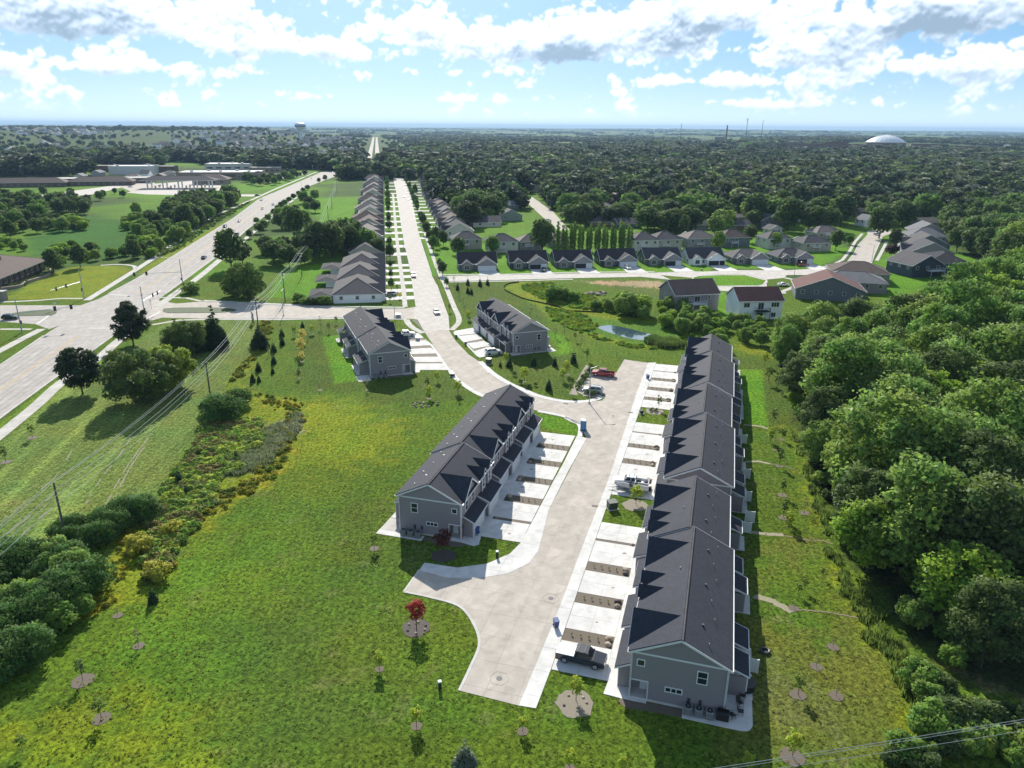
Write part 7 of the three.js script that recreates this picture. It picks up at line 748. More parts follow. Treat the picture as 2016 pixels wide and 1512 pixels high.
{ const p = [-83.14,-225.87], b = thing('property_sign', 'two-panel board sign with blue picture squares beside the utility pole', 'sign', p[0], 0, p[1], -1.05); for (const x of [-1.5, 0, 1.5]) new MB().box(x - .08, x + .08, 0, 4, -.08, .08).build('sign_post', M.darkMetal, b); for (const s of [-1, 1]) { const bd = new MB().box(Math.min(s * .1, s * 1.42), Math.max(s * .1, s * 1.42), 1.3, 3.9, -.05, .05).build('board', M.metalPanel, b); for (let k = 0; k < 3; k++) new MB().box(s * .76 - .5, s * .76 + .5, 1.5 + k * .8, 2.15 + k * .8, .05, .065).build('panel', mat(.20, .33, .42), bd); } }
// bins, cabinets, the portable toilet
function bin(p, label, az = .3) { const b = thing('wheeled_bin', label, 'bin', p[0], .06, p[1], az), bl = mat(.03, .07, .22, { roughness: .5 }); const m = new MB(), q = (y, w, d) => [[-w, y, d], [w, y, d], [w, y, -d], [-w, y, -d]], a = q(.12, .25, .3), c = q(1.0, .31, .38); for (let k = 0; k < 4; k++) m.quad(a[k], a[(k + 1) % 4], c[(k + 1) % 4], c[k]); m.quad(...a); m.build('body', bl, b); new MB().slab([-.34, 1.02, .42], [.34, 1.02, .42], [.34, 1.12, -.42], [-.34, 1.12, -.42], .07).build('lid', bl, b); for (const x of [-.28, .28]) mesh('wheel', new THREE.CylinderGeometry(.13, .13, .08, 12).rotateZ(Math.PI / 2).translate(x, .13, -.33), M.rubber, b); new MB().bar([-.3, 1.0, -.46], [.3, 1.0, -.46], .05, .05).build('handle', bl, b); }
bin([5.83,-76.9], 'blue wheeled bin on the concrete strip near the black pickup'); bin([-5.27,-99.16], 'blue wheeled bin beside the first garage of the left terrace', -.2); bin([34.4,-174.1], 'blue wheeled bin on the strip opposite the red pickup'); bin([-16.96,-211.02], 'blue wheeled bin on the top driveway of the terrace by the pond'); bin([-13.59,-203.45], 'second blue wheeled bin, lower driveway of the terrace by the pond');
{ const p = [15.04,-140.71], b = thing('portable_toilet', 'blue portable toilet with a white roof beside the green corner lawn', 'portable toilet', p[0], .06, p[1], -.25), bl = mat(.03, .17, .36, { roughness: .5 }); mesh('body', new RoundedBoxGeometry(1.12, 2.1, 1.12, 2, .05).translate(0, 1.1, 0), bl, b); new MB().box(-.38, .38, .2, 2.0, .56, .60).build('door', mat(.045, .21, .42, { roughness: .5 }), b); mesh('roof', new RoundedBoxGeometry(1.2, .22, 1.2, 3, .09).translate(0, 2.25, 0), mat(.68, .72, .76), b); mesh('vent_pipe', new THREE.CylinderGeometry(.05, .05, .5, 8).translate(.4, 2.5, -.4), M.white, b); new MB().box(-.62, .62, 0, .1, -.62, .62).build('skid', M.black, b); }
function cabinet(p, w, h, d, label, turn = .28, m) { const b = thing('utility_cabinet', label, 'cabinet', p[0], .02, p[1], turn), gm = m || mat(.035, .055, .04, { roughness: .5 }); mesh('body', new RoundedBoxGeometry(w, h, d, 2, .04).translate(0, h / 2, 0), gm, b); new MB().slab([-w / 2 - .03, h, d / 2 + .05], [w / 2 + .03, h, d / 2 + .05], [w / 2 + .03, h + .1, -d / 2 - .03], [-w / 2 - .03, h + .1, -d / 2 - .03], .06).build('lid', gm, b); new MB().box(-w / 2 - .15, w / 2 + .15, -.02, .08, -d / 2 - .15, d / 2 + .15).build('plinth', M.kerb, b); new MB().box(-.02, .02, .1, h - .05, d / 2, d / 2 + .02).build('door_seam', M.black, b); }
cabinet([16.87,-107.63], 1.5, 1.3, 1.3, 'dark green utility cabinet on the lawn below the boat'); cabinet([-6.29,-185.91], 1.4, 1.4, 1.2, 'dark utility cabinet with a pale top below the white car', -.3); cabinet([-15.19,-175.15], 1, .8, .9, 'small dark cabinet at the kerb below the left upper terrace', -.3); cabinet([-28.16,-208.02], 1, .9, .9, 'grey cabinet in the mulch strip by the white pickup', -.3, M.galv); cabinet([28.84,-150.38], .7, .8, .7, 'small cabinet on the lawn with three dark shrubs', .28); cabinet([-37.98,-235.33], 1.6, 1.1, 1.2, 'grey cabinet on the verge of the cross street', 0, M.galv);
for (const [p, l] of [[[-7.92,-65.98], 'pair of white-topped pedestal boxes in the lawn left of the drive end'], [[-2.01,-92.71], 'white-topped pedestal on the lawn before the left terrace'], [[84.34,-322.55], 'dark bin at the kerb of the front row']]) { const b = thing('pedestal', l, 'pedestal', p[0], 0, p[1], .3); mesh('body', new RoundedBoxGeometry(.36, .95, .36, 2, .04).translate(0, .48, 0), mat(.02, .035, .025), b); mesh('cap', new RoundedBoxGeometry(.42, .16, .42, 2, .05).translate(0, 1.02, 0), M.white, b); }
// air conditioners, patio things, screens
function condenser(p, turn, label, group) { const b = thing('air_conditioner', label, 'air conditioner', p[0], .12, p[1], turn, group); mesh('cabinet', new RoundedBoxGeometry(.85, .95, .85, 2, .05).translate(0, .48, 0), mat(.20, .215, .22, { roughness: .6 }), b); mesh('fan_grille', new THREE.CylinderGeometry(.33, .33, .05, 20).translate(0, .97, 0), M.black, b); mesh('hub', new THREE.CylinderGeometry(.1, .1, .07, 12).translate(0, .98, 0), M.galv, b); const l = new MB(); for (let k = 1; k < 9; k++) l.box(-.43, .43, k * .1, k * .1 + .025, -.435, .435); l.build('louvre', mat(.10, .11, .115), b); }
for (let k = 0; k < 3; k++) { condenser(fR(-.65, 6.75 + k * 1.15), -dR * Math.PI / 180, ['leftmost', 'middle', 'rightmost'][k] + ' of three air conditioners along the gable end of the nearest terrace', null); condenser(fM(-.75, 1.0 + k * 1.2), -.27, ['leftmost', 'middle', 'rightmost'][k] + ' of three air conditioners along the gable end of the left terrace', null); condenser(fL(-.75, 1.4 + k * 1.3), .36, ['leftmost', 'middle', 'rightmost'][k] + ' of three air conditioners by the gable of the upper left terrace', null); }
S('patio_pad', [...[fR(-.12, 6.2), fR(-1.45, 6.2), fR(-1.5, 12.2)], ...smooth([fR(-1.5, 12.2), fR(-1.25, 13.1), fR(-.4, 13.55)], 4), fR(6, 13.5), fR(6, 10.75), fR(-.12, 10.75)], .09, M.pad);
S('mulch_bed', [fR(-.12, 6.15), fR(-1.35, 6.15), fR(-1.6, 1.2), ...smooth([fR(-1.6, 1.2), fR(-1.7, .1), fR(-1.0, -.7)], 4), fR(-.3, -.5), fR(-.3, .3)], .05, M.mulch);
S('footpath', [fR(1.75, -2.3), fR(-.35, -2.5), fR(-.5, -.4), fR(.5, -.1), fR(1.75, -.1)], .065, M.pad);
S('mulch_bed', [fM(-.15, 4.4), fM(-1.3, 4.4), ...smooth([fM(-1.3, 4.4), fM(-1.6, 8), fM(-1.5, 10), fM(-.6, 11.4)], 4), fM(-.1, 11.4)], .05, M.mulch); S('patio_pad', [fM(-.15, -3.4), fM(-1.5, -3.4), fM(-1.5, 4.2), fM(-.15, 4.2)], .06, M.pad); S('patio_pad', [fM(-1.5, -3.4), fM(10, -3.2), fM(10, -.1), fM(-.1, -.1), fM(-.1, -3.0)], .055, M.walk); S('footpath', [fM(2.3, 12.6), fM(.1, 13), fM(-.6, 12.4), fM(-.2, 10.2), fM(1.8, 10.2), fM(2.3, 11.6)], .065, M.pad);
S('mulch_bed', [fT(-.2, -6), fT(-1.3, -6), fT(-1.3, -10), fT(-.6, -11.2), fT(0, -10)], .05, M.mulch); S('patio_pad', rect(fT, -.2, 3.4, .5, 3), .06, M.pad); S('mulch_bed', [fL(-.1, 3.8), fL(-1.2, 3.8), fL(-1.2, 10), fL(-.5, 12), fL(.2, 11)], .05, M.mulch); S('patio_pad', rect(fL, -1.6, 3, -3, .2), .06, M.pad);
function chair(p, turn, label) { const b = thing('patio_chair', label, 'chair', p[0], .1, p[1], turn); new MB().box(-.3, .3, .38, .44, -.28, .28).build('seat', M.black, b); new MB().slab([-.3, .45, -.28], [.3, .45, -.28], [.3, 1.0, -.42], [-.3, 1.0, -.42], .05).build('backrest', M.black, b); for (const x of [-.28, .28]) for (const z of [-.25, .25]) new MB().bar([x, 0, z], [x, .4, z], .04, .04).build('leg', M.darkMetal, b); for (const x of [-.32, .32]) new MB().bar([x, .62, -.3], [x, .62, .28], .05, .04).build('armrest', M.darkMetal, b); }
chair(fR(.9, 12.3), 1.2, 'patio chair nearest the corner post of the nearest terrace'); chair(fR(2.2, 12.2), .4, 'middle patio chair behind the nearest terrace'); chair(fR(3.4, 12.5), -.6, 'patio chair beside the black hot tub'); chair(fR(.1, 11.4), 2, 'patio chair tucked behind the gable of the nearest terrace');
{ const p = fR(-.55, 10.4), b = thing('barbecue', 'black covered barbecue at the corner of the nearest terrace', 'barbecue', p[0], .1, p[1], -.28); mesh('cover', new RoundedBoxGeometry(1.3, 1.1, .65, 3, .12).translate(0, .58, 0), M.black, b); mesh('lid', new THREE.CylinderGeometry(.33, .33, 1.2, 16, 1, false, 0, Math.PI).rotateZ(Math.PI / 2).rotateX(-Math.PI / 2).translate(0, 1.1, 0), M.black, b); const q = fR(5.1, 12.9), h = thing('hot_tub', 'round black covered tub on the patio of the nearest terrace', 'tub', q[0], .1, q[1]); mesh('tub', new THREE.CylinderGeometry(1.0, .95, .8, 28).translate(0, .4, 0), M.black, h); mesh('cover', new THREE.CylinderGeometry(1.06, 1.06, .12, 28).translate(0, .86, 0), mat(.02, .022, .026, { roughness: .5 }), h); mesh('handle', new RoundedBoxGeometry(.3, .05, .08, 2, .02).translate(0, .95, 0), M.white, h); const r = fR(12.2, 15.2), f = thing('fire_ring', 'dark metal fire ring on the shaded lawn behind the nearest terrace', 'fire ring', r[0], 0, r[1]); mesh('ring', new THREE.TorusGeometry(.5, .14, 8, 24).rotateX(Math.PI / 2).translate(0, .2, 0), M.darkMetal, f); mesh('ash', new THREE.CylinderGeometry(.48, .48, .1, 20).translate(0, .06, 0), M.black, f); }
function screen(f, u, v0, v1, label, h = 1.9) { const a = f(u, v0), c = f(u, v1), L = Math.hypot(c[0] - a[0], c[1] - a[1]), b = thing('privacy_screen', label, 'screen', a[0], 0, a[1], Math.atan2(-(c[1] - a[1]), c[0] - a[0])); const n = Math.round(L / .3); for (let k = 0; k < n; k++) new MB().box(k * L / n + .01, (k + 1) * L / n - .01, .1, h, -.03, .03).build('board', M.white, b); for (const x of [0, L]) new MB().box(x - .07, x + .07, 0, h + .1, -.07, .07).build('post', M.white, b); new MB().box(0, L, h, h + .07, -.05, .05).build('rail', M.white, b); }
screen(fR, 8.0, 12.9, 14.2, 'white board screen behind the first unit of the nearest terrace'); screen(fR, 40.3, 10.4, 14.0, 'white board screen at the far end of the nearest terrace'); screen(fR, 44, 13.2, 14.6, 'white board screen at the near end of the middle terrace'); screen(fR, 51, 13.0, 14.2, 'white board screen on the first patio of the middle terrace'); screen(fR, 60, 13.0, 14.2, 'white board screen on the middle patio of the middle terrace'); screen(fR, 76, 12.6, 13.8, 'white board screen on the last patio of the middle terrace');
// manholes and drains in the drive
for (const [p, l] of [[[5.45,-82.83], 'manhole with its diamond frame in the middle of the drive'], [[-1.23,-67.65], 'manhole with its diamond frame near the end of the drive'], [[22.35,-148.82], 'manhole at the junction of the drive and the curved road']]) { const b = thing('manhole', l, 'manhole', p[0], .034, p[1], -.28); mesh('cover', new THREE.CylinderGeometry(.36, .36, .03, 24), mat(.16, .155, .15), b); const f = new MB(); for (let k = 0; k < 6; k++) { const a = k / 6 * 6.283, c = (k + 1) / 6 * 6.283; f.bar([Math.cos(a) * 1.15, .006, Math.sin(a) * 1.15], [Math.cos(c) * 1.15, .006, Math.sin(c) * 1.15], .035, .012); } f.build('frame_joint', M.joint, b); }
for (const [p, l] of [[[14.08,-108.28], 'rusty drain grate at the edge of the drive below the boat'], [[26.52,-150.9], 'rusty drain grate at the edge of the drive by the lawn with dark shrubs'], [[12.41,-156.22], 'drain grate in the gutter of the curved road'], [[-6.41,-177.44], 'drain grate in the gutter above the curve']]) { const b = thing('drain_grate', l, 'drain', p[0], .05, p[1], -.28); new MB().box(-.5, .5, -.02, .015, -.3, .3).build('frame', M.brick, b); for (let k = -3; k < 4; k++) new MB().box(k * .13 - .03, k * .13 + .03, .015, .035, -.26, .26).build('bar', M.darkMetal, b); }
// boulders and starter plants in the strips between the driveways
function boulderGeo(seed) { const g = new THREE.IcosahedronGeometry(.42, 3), p = g.attributes.position; for (let i = 0; i < p.count; i++) { const x = p.getX(i), y = p.getY(i), z = p.getZ(i), k = .75 + .5 * fbm(x * 2.5 + seed, z * 2.5 + y * 1.7 + 5, 3); p.setXYZ(i, x * k * 1.15, y * k * .75, z * k); } g.computeVertexNormals(); return g; }
const BG = [boulderGeo(1), boulderGeo(9), boulderGeo(17)], BM = [mat(.27, .21, .155, { flatShading: false }), mat(.33, .28, .22, { flatShading: false }), mat(.07, .06, .055, { flatShading: false })]; let bk = 0;
const boulder = (p, s, label, group) => { const m = mesh('boulder', BG[bk % 3], BM[bk++ % 3]); m.position.set(p[0], .12 * s, p[1]); m.scale.setScalar(s); m.rotation.y = bk; tag(m, label, 'boulder', group); };
mulchGaps.forEach(([f, a, b, v0, v1], i) => { const right = f === fR, vi = v1 + (right ? -.7 : .7), um = (a + b) / 2; if (b - a < 1) { boulder(f(um, vi), .7, 'single stone at the garage end of a narrow gravel strip', 'stones in the narrow strips'); return; } boulder(f(um + .5, vi), 1.1, 'boulder at the garage end of a gravel strip between driveways', 'boulders in the driveway strips'); boulder(f(um - .5, vi + (right ? .1 : -.1)), .95, 'boulder at the garage end of a gravel strip between driveways', 'boulders in the driveway strips'); for (let k = 1; k < 5; k++) plant('tuft', f(um, lerp(v0, v1, k / 5.8)), .5, 'wispy grass clump in a gravel strip between driveways', 'grass clump', 'grass clumps in the driveway strips', .6); });
// young trees, each in its ring of mulch
const ring = (p, r, m = M.mulch) => { const pts = []; for (let k = 0; k < 22; k++) { const a = k / 22 * 6.283, q = r * (.9 + h2(k, Math.round(p[0] * 7)) * .22); pts.push([p[0] + Math.cos(a) * q, p[1] + Math.sin(a) * q]); } S('mulch_ring', pts, .035, m); };
function saplings(list, where, cat = 'young tree') { list.map((e) => [...e, -pixelGround(e[0], e[1])[1]]).sort((a, b) => a[a.length - 1] - b[b.length - 1]).forEach((e, i, L) => { const [x, y, k, h, r] = e, p = pixelGround(x, y); if (r) ring(p, r); plant(k, p, h, `${{ arbor: 'dark small conifer', spruce: 'blue-grey young spruce', limesap: 'lime green sapling', bare: 'nearly bare sapling', yellowsap: 'yellowing sapling' }[k] || 'thin sapling'}${L.length > 1 ? ', ' + (ORD[i] || 'farthest') : ''} ${where}`, cat); }); }
{ const p = [-11.9,-76.55]; ring(p, 1.75, mat(.075, .06, .055, { map: scaled(fineTile, .6) })); plant('redsap', p, 4.3, 'red-leaved maple sapling in a dark mulch ring left of the drive', 'young tree'); for (let k = 0; k < 6; k++) boulder([p[0] + Math.cos(k * 1.1 + .4) * 1.2, p[1] + Math.sin(k * 1.1 + .4) * 1.1], .45, 'small stone in the mulch ring of the red maple', 'stones around the red maple'); const q = [-9.96,-92.99]; ring(q, 1.8, mat(.075, .06, .055, { map: scaled(fineTile, .6) })); plant('darkredsap', q, 4.6, 'dark red maple sapling in the shadow of the left terrace', 'young tree'); const t = [7.21,-63.97]; ring(t, 2.1, M.gravel); plant('limesap', [7.36,-64.42], 3.2, 'bright green sapling in a wide gravel ring beside the drive end', 'young tree'); for (let k = 0; k < 5; k++) boulder([t[0] + Math.cos(k * 1.4) * 1.3, t[1] + Math.sin(k * 1.4) * 1.2], .4, 'small stone in the gravel ring beside the drive end', 'stones in the gravel ring'); const w = [20.92,-108.7]; ring(w, 2.0, M.gravel); plant('limesap', [21.11,-109.17], 3.6, 'sapling with a full crown in a gravel ring below the boat', 'young tree', null, 1.2); const z = [32.02,-151.73]; ring(z, 1.9, M.gravel); plant('sapling', [33.2,-152.91], 3.4, 'sapling beside the gravel ring on the small lawn between terraces', 'young tree'); for (const d of [[-.9, .2], [.1, .5], [.6, -.4], [-.4, -.6]]) plant('box', [z[0] + d[0], z[1] + d[1]], .7, 'small dark shrub in the gravel ring between terraces', 'shrub', 'dark shrubs in the ring'); }
saplings([[737, 1080, 'sapling', 3.0, .7], [747, 1318, 'limesap', 2.6, .5], [820, 1430, 'limesap', 2.6, .6], [1029, 1440, 'limesap', 2.0, .6], [1122, 1512, 'limesap', 2.4, .5], [1225, 1518, 'limesap', 2, 0], [915, 1510, 'spruce', 3.4, 0]], 'on the near lawn around the drive end');
saplings([[163, 1340, 'sapling', 3.0, 1.2], [200, 1415, 'sapling', 3.0, .9], [273, 1272, 'bare', 2.6, .7], [45, 1480, 'sapling', 2.4, 0], [232, 1212, 'bare', 1.5, .6]], 'on the rough slope at lower left');
saplings([[1618, 1138, 'sapling', 1.6, 0], [1584, 1163, 'sapling', 2.2, 0], [1571, 1171, 'sapling', 2.2, 0], [1563, 1198, 'bare', 1.2, .7], [1640, 1274, 'bare', 1.4, .7], [1607, 1313, 'bare', 1.8, .7], [1571, 1368, 'sapling', 3, .9], [1646, 1370, 'bare', 1.6, .8], [1560, 1490, 'limesap', 3.4, 1.2], [1470, 1518, 'limesap', 2.4, 0]], 'on the back lawn of the nearest terrace');
saplings([[1522, 838, 'sapling', 4, 0], [1516, 870, 'limesap', 3.4, 0], [1526, 886, 'bare', 3, .5], [1540, 866, 'sapling', 3, .5], [1534, 918, 'sapling', 3.4, .6], [1540, 975, 'sapling', 3.2, .8], [1542, 1020, 'sapling', 3.4, .8], [1552, 1040, 'limesap', 3, 0], [1583, 1010, 'bare', 3, .8], [1505, 720, 'limesap', 4, 0], [1512, 755, 'sapling', 5, 0], [1530, 770, 'sapling', 5, 0]], 'on the back lawn behind the middle terrace');
saplings([[740 * .2646 + 400, 1000 * .2646 + 380 - 0, 'arbor', 2.6, 0], [555, 663, 'arbor', 3.4, 0], [556, 679, 'arbor', 3.4, 0], [539, 693, 'arbor', 3.6, 0], [539, 716, 'arbor', 3.2, 0], [509, 731, 'arbor', 3.4, 0], [498, 752, 'arbor', 3, 0], [529, 700, 'bare', 3, 0], [537, 735, 'arbor', 2.2, .5], [510, 752, 'arbor', 2.2, 0]], 'in the planted corner left of the upper left terrace');
saplings([[593, 697, 'yellowsap', 5.0, .5], [597, 675, 'yellowsap', 4.6, 0], [594, 712, 'yellowsap', 3.2, .5], [580, 662, 'sapling', 3.6, 0], [615, 658, 'limesap', 3.2, .4], [648, 655, 'sapling', 3.4, 0], [632, 648, 'bare', 4.4, 0], [590, 728, 'sapling', 3.2, .4], [589, 745, 'sapling', 2.8, .4], [606, 668, 'bare', 3, 0], [662, 638, 'sapling', 3, 0], [630, 768, 'bare', 2, .6], [723, 768, 'bare', 3.2, .5]], 'on the lawn behind the upper left terrace');
saplings([[996, 715, 'limesap', 3.2, 0], [1003, 722, 'arbor', 3.6, 0], [1051, 720, 'arbor', 3.6, 0], [1092, 720, 'arbor', 3.2, 0], [1129, 715, 'arbor', 4, 0], [1032, 752, 'limesap', 4.2, .5], [1080, 768, 'arbor', 3.6, 0], [1116, 738, 'limesap', 4, .6], [1108, 750, 'limesap', 3.6, 0], [1156, 710, 'sapling', 3.6, 0], [1143, 685, 'bare', 4, 0], [1124, 777, 'sapling', 3.6, 0], [985, 722, 'arbor', 1.8, 0], [1013, 740, 'box', 1.2, 0], [1025, 756, 'box', 1.2, 0], [1043, 764, 'box', 1, 0], [1055, 760, 'box', 1, 0], [1158, 778, 'box', 1.4, 0], [1168, 780, 'box', 1.4, 0]], 'on the lawn below the terrace by the pond');
saplings([[1093, 665, 'bare', 4.4, 0], [1111, 662, 'bare', 4.4, 0], [1044, 625, 'bare', 4.6, 0], [1132, 672, 'sapling', 3, 0], [1214, 703, 'bare', 2, 0]], 'on the lawn between the terrace and the pond');
saplings([[901, 571, 'arbor', 3.4, 0], [921, 561, 'arbor', 3.4, 0], [945, 563, 'arbor', 3.8, 0], [960, 561, 'arbor', 3.4, 0], [921, 577, 'arbor', 3.2, 0], [928, 579, 'arbor', 3, 0], [904, 588, 'bare', 3.4, 0], [912, 600, 'bare', 3.4, 0], [922, 630, 'limesap', 3.4, 0], [923, 634, 'sapling', 2.4, .4], [894, 560, 'bare', 4, 0], [885, 614, 'sapling', 3, 0]], 'on the corner lawn right of the straight street');
saplings([[842, 768, 'sapling', 3.4, .6], [861, 752, 'limesap', 3, 0], [901, 775, 'limesap', 3.6, 0], [903, 790, 'sapling', 2, 0], [845, 785, 'limesap', 3.4, .6]], 'on the lawn below the upper left terrace');
saplings([[64, 862, 'sapling', 3.4, .9], [12, 910, 'sapling', 3.4, .9]], 'on the mown strip beside the main road footpath'); saplings([[768, 596, 'sapling', 3.2, 0], [782, 574, 'sapling', 3, 0], [787, 588, 'yellowsap', 2.6, 0]], 'in the front gardens of the corner houses');
for (const [x, y, l] of [[588, 595, 'left'], [600, 599, 'second'], [612, 600, 'third'], [626, 600, 'fourth'], [640, 600, 'right']]) plant('shrub', pixelGround(x, y), 2.6, `low shrub hedge beside the white corner house, ${l} bush`, 'shrub', null, 1.2);
for (let k = 0; k < 9; k++) plant('box', (([a, b]) => [a, b])([lerp([21.01,-181.35][0], [16.09,-166.79][0], k / 8), lerp([21.01,-181.35][1], [16.09,-166.79][1], k / 8)]), 1.1 + (k % 3) * .3, 'small shrub in the gravel bed beside the parking bay', 'shrub', 'shrubs in the parking bay bed');
// bushes at the lower left, and the weeds of the rough strip
scatter([[-80.2,-86.9],[-72.8,-90.8],[-67.5,-93.1],[-61.1,-90.3],[-56.3,-84.2],[-54.7,-78.2],[-55,-73.6],[-55.4,-69.3],[-57.4,-66.4],[-64.5,-64.4]], 2.9, (x, z, R) => plant(R() < .65 ? 'grapevine' : 'willow', [x, z], 2.5 + R() * 2.0, 'dense dark bush in the mass at the lower left edge', 'shrub', 'bushes at the lower left edge', 1.0), 51);
scatter([[-70.3,-98.4],[-67.5,-102.8],[-62.4,-102.8],[-60.4,-106.3],[-58.7,-104.6],[-60.2,-98.5],[-62.2,-95],[-65.8,-94]], 2.9, (x, z, R) => plant('grapevine', [x, z], 2.2 + R() * 1.4, 'leafy bush in the hedge right of the bare utility pole', 'shrub', 'hedge right of the bare utility pole'), 52);
for (const [p, h, l] of [[[-55.38,-93.63], 2.6, 'bright yellow bush beside the hedge at lower left'], [[-49.66,-86.96], 2.4, 'bright yellow bush at the tip of the rough strip'], [[-52.74,-98.64], 2, 'yellow-green bush in the middle of the rough strip']]) plant('yshrub', p, h, l, 'shrub', null, 1.2);
for (const [p, h, l] of [[[-58.86,-115.46], 3.2, 'small dark cedar in the rough strip'], [[-58.65,-105.43], 3.4, 'dark cedar where hedge and rough strip meet'], [[-47.54,-81.36], 2.6, 'dark grassy mound bush at lower left'], [[-55.75,-111.24], 2.4, 'small cedar below the dark one in the rough strip'], [[-52.34,-125.35], 2.2, 'lone dark bush in the pale weeds']]) plant('arbor', p, h, l, 'shrub', null, 1.1);
// plants nobody could count: one object of each kind
function weeds(name, label, P, n, make, tones, seed, h0, h1, out) { const R = rng(seed), g = make, L = []; let b = [1e9, -1e9, 1e9, -1e9]; for (const Q of P) for (const q of Q) b = [Math.min(b[0], q[0]), Math.max(b[1], q[0]), Math.min(b[2], q[1]), Math.max(b[3], q[1])]; for (let k = 0; k < n; k++) { const x = lerp(b[0], b[1], R()), z = lerp(b[2], b[3], R()); if (P.some((q) => sdist(q, x, z) > (fbm(x * .4, z * .4, 2) - .5) * 3) && fbm(x * .22 + seed, z * .22, 3) > .33 && !(out && out(x, z))) L.push([x, z]); } const I = new THREE.InstancedMesh(g, leafMat, L.length); I.name = numbered(name); const M4 = new THREE.Matrix4(), c = new THREE.Color(); L.forEach(([x, z], k) => { const s = lerp(h0, h1, R() * R()), t = tones[Math.floor(fbm(x * .3 + 9, z * .3, 3) * 1.6 * tones.length + R() * .8) % tones.length], v = .75 + R() * .5; M4.compose(new THREE.Vector3(x, 0, z), new THREE.Quaternion().setFromAxisAngle(new THREE.Vector3(0, 1, 0), R() * 6.283), new THREE.Vector3(s * (1 + R() * .6), s, s * (1 + R() * .6))); I.setMatrixAt(k, M4); I.setColorAt(k, c.setRGB(t[0] * v, t[1] * v, t[2] * v)); }); I.castShadow = I.receiveShadow = true; scene.add(tag(I, label, 'weeds', null, 'stuff')); }
const clump = crown(71, lobesRound(71, 1, .75, 0, 8), 130, .24, [1, 1, 1], { raw: 1 }), reedG = (() => { const R = rng(8), p = [], n = [], c = []; for (let k = 0; k < 46; k++) { const a = R() * 6.283, r = R() * .6, x = Math.cos(a) * r, z = Math.sin(a) * r, l = .7 + R() * .5, w = .05 + R() * .05, t = R() * 6.283, ox = (R() - .5) * .5, oz = (R() - .5) * .5; p.push(x - Math.cos(t) * w, 0, z - Math.sin(t) * w, x + Math.cos(t) * w, 0, z + Math.sin(t) * w, x + ox, l, z + oz); const v = .8 + R() * .4; for (let j = 0; j < 3; j++) { n.push(ox * .5, .9, oz * .5 + .1); c.push(v, v, v); } } const g = new THREE.BufferGeometry(); g.setAttribute('position', new THREE.Float32BufferAttribute(p, 3)); g.setAttribute('normal', new THREE.Float32BufferAttribute(n, 3)); g.setAttribute('color', new THREE.Float32BufferAttribute(c, 3)); return g; })();
weeds('rough_weeds', 'brownish and dark green weeds of the rough strip', [[[-64.9,-143.5],[-54,-144.7],[-50.4,-132.7],[-51.8,-115.9],[-50.4,-101.3],[-49.1,-89.1],[-53,-90.9],[-58,-101.2],[-61.4,-120.7]]], 5200, clump, [[.27, .26, .08], [.26, .42, .06], [.38, .48, .07], [.22, .36, .055]], 3, .4, 1.3);
weeds('pale_weeds', 'pale grey-green flattened weeds of the rough strip', [[[-52.4,-139.9],[-46.8,-148.9],[-44.4,-139.1],[-45.8,-121.7],[-52.3,-117.3],[-54.5,-127.7]], [[-54.8,-111.9],[-51.7,-113.2],[-50.4,-107],[-51.7,-105.8]]], 3400, reedG, [[.27, .31, .18], [.20, .26, .12]], 4, .5, 1.0);
weeds('goldenrod', 'yellow flowering weeds along the edge of the mown field', [[[-63.5,-163.3],[-47.7,-156],[-43.7,-136.3],[-42.7,-118.1],[-49.3,-104.1],[-49.4,-100.3],[-51.9,-110.7],[-45.9,-118.1],[-49.5,-131],[-48.8,-147.8]], [[-59.7,-98.6],[-55.5,-96.6],[-54.1,-92.7],[-54.6,-87.3],[-52.6,-79.8],[-54.9,-79.8],[-58.1,-90.3]], [[-53,-90.4],[-49.5,-90.5],[-47.9,-85.7],[-50.8,-85.7]], [[-68.7,-170.3],[-70.9,-202.1],[-77.5,-228.1],[-81.5,-229.7],[-73.1,-199.3],[-70.1,-170.2]]], 9500, clump, [[.36, .33, .02], [.24, .28, .024], [.30, .30, .025], [.17, .24, .03]], 5, .3, .85);
weeds('reeds', 'tall reeds and cattails round the pond', [[[41.2,-210.8],[44.6,-211.3],[47.9,-207.6],[50.2,-203.4],[45.1,-201.6],[40.3,-205.7]]], 3600, reedG, [[.09, .18, .03], [.14, .22, .04]], 6, 1.0, 1.9);
weeds('wet_meadow', 'lush green weeds of the wet hollow', [[[11.2,-251.1],[20.9,-245.3],[27.3,-230.6],[26.5,-224.6],[25.1,-217.3],[34.5,-204.8],[49.9,-198.4],[44.8,-200.3],[33.4,-202.7],[20.8,-217.2],[13.7,-233.8]], [[3.4,-288.2],[14.6,-294],[26.2,-273.8],[36,-260.3],[34.8,-243.8],[16.6,-253.3],[4.4,-277.9]], [[50.7,-229.5],[58,-223],[59.9,-213.5],[52.7,-207.4],[50.7,-221.1]]], 12000, clump, [[.22, .40, .03], [.28, .42, .035], [.16, .32, .04], [.32, .40, .04]], 7, .35, 1.0);
weeds('undergrowth', 'tall bright grass between back lawn and wood', [[[59.2,-141.7],[56.5,-127.5],[56.6,-119.2],[52,-107.5],[50,-96.8],[48.6,-96.7],[52.8,-112.3],[57.4,-133.9]], [[48.2,-94.8],[47.9,-87.6],[48.5,-83.3],[47.6,-76.2],[48.1,-72.2],[47.3,-67.5],[44.5,-61.9],[43.6,-62.4],[45.6,-69],[45.1,-76.8],[46.5,-87.6]]], 6500, reedG, [[.21, .30, .045], [.16, .25, .045]], 8, .5, 1.3);
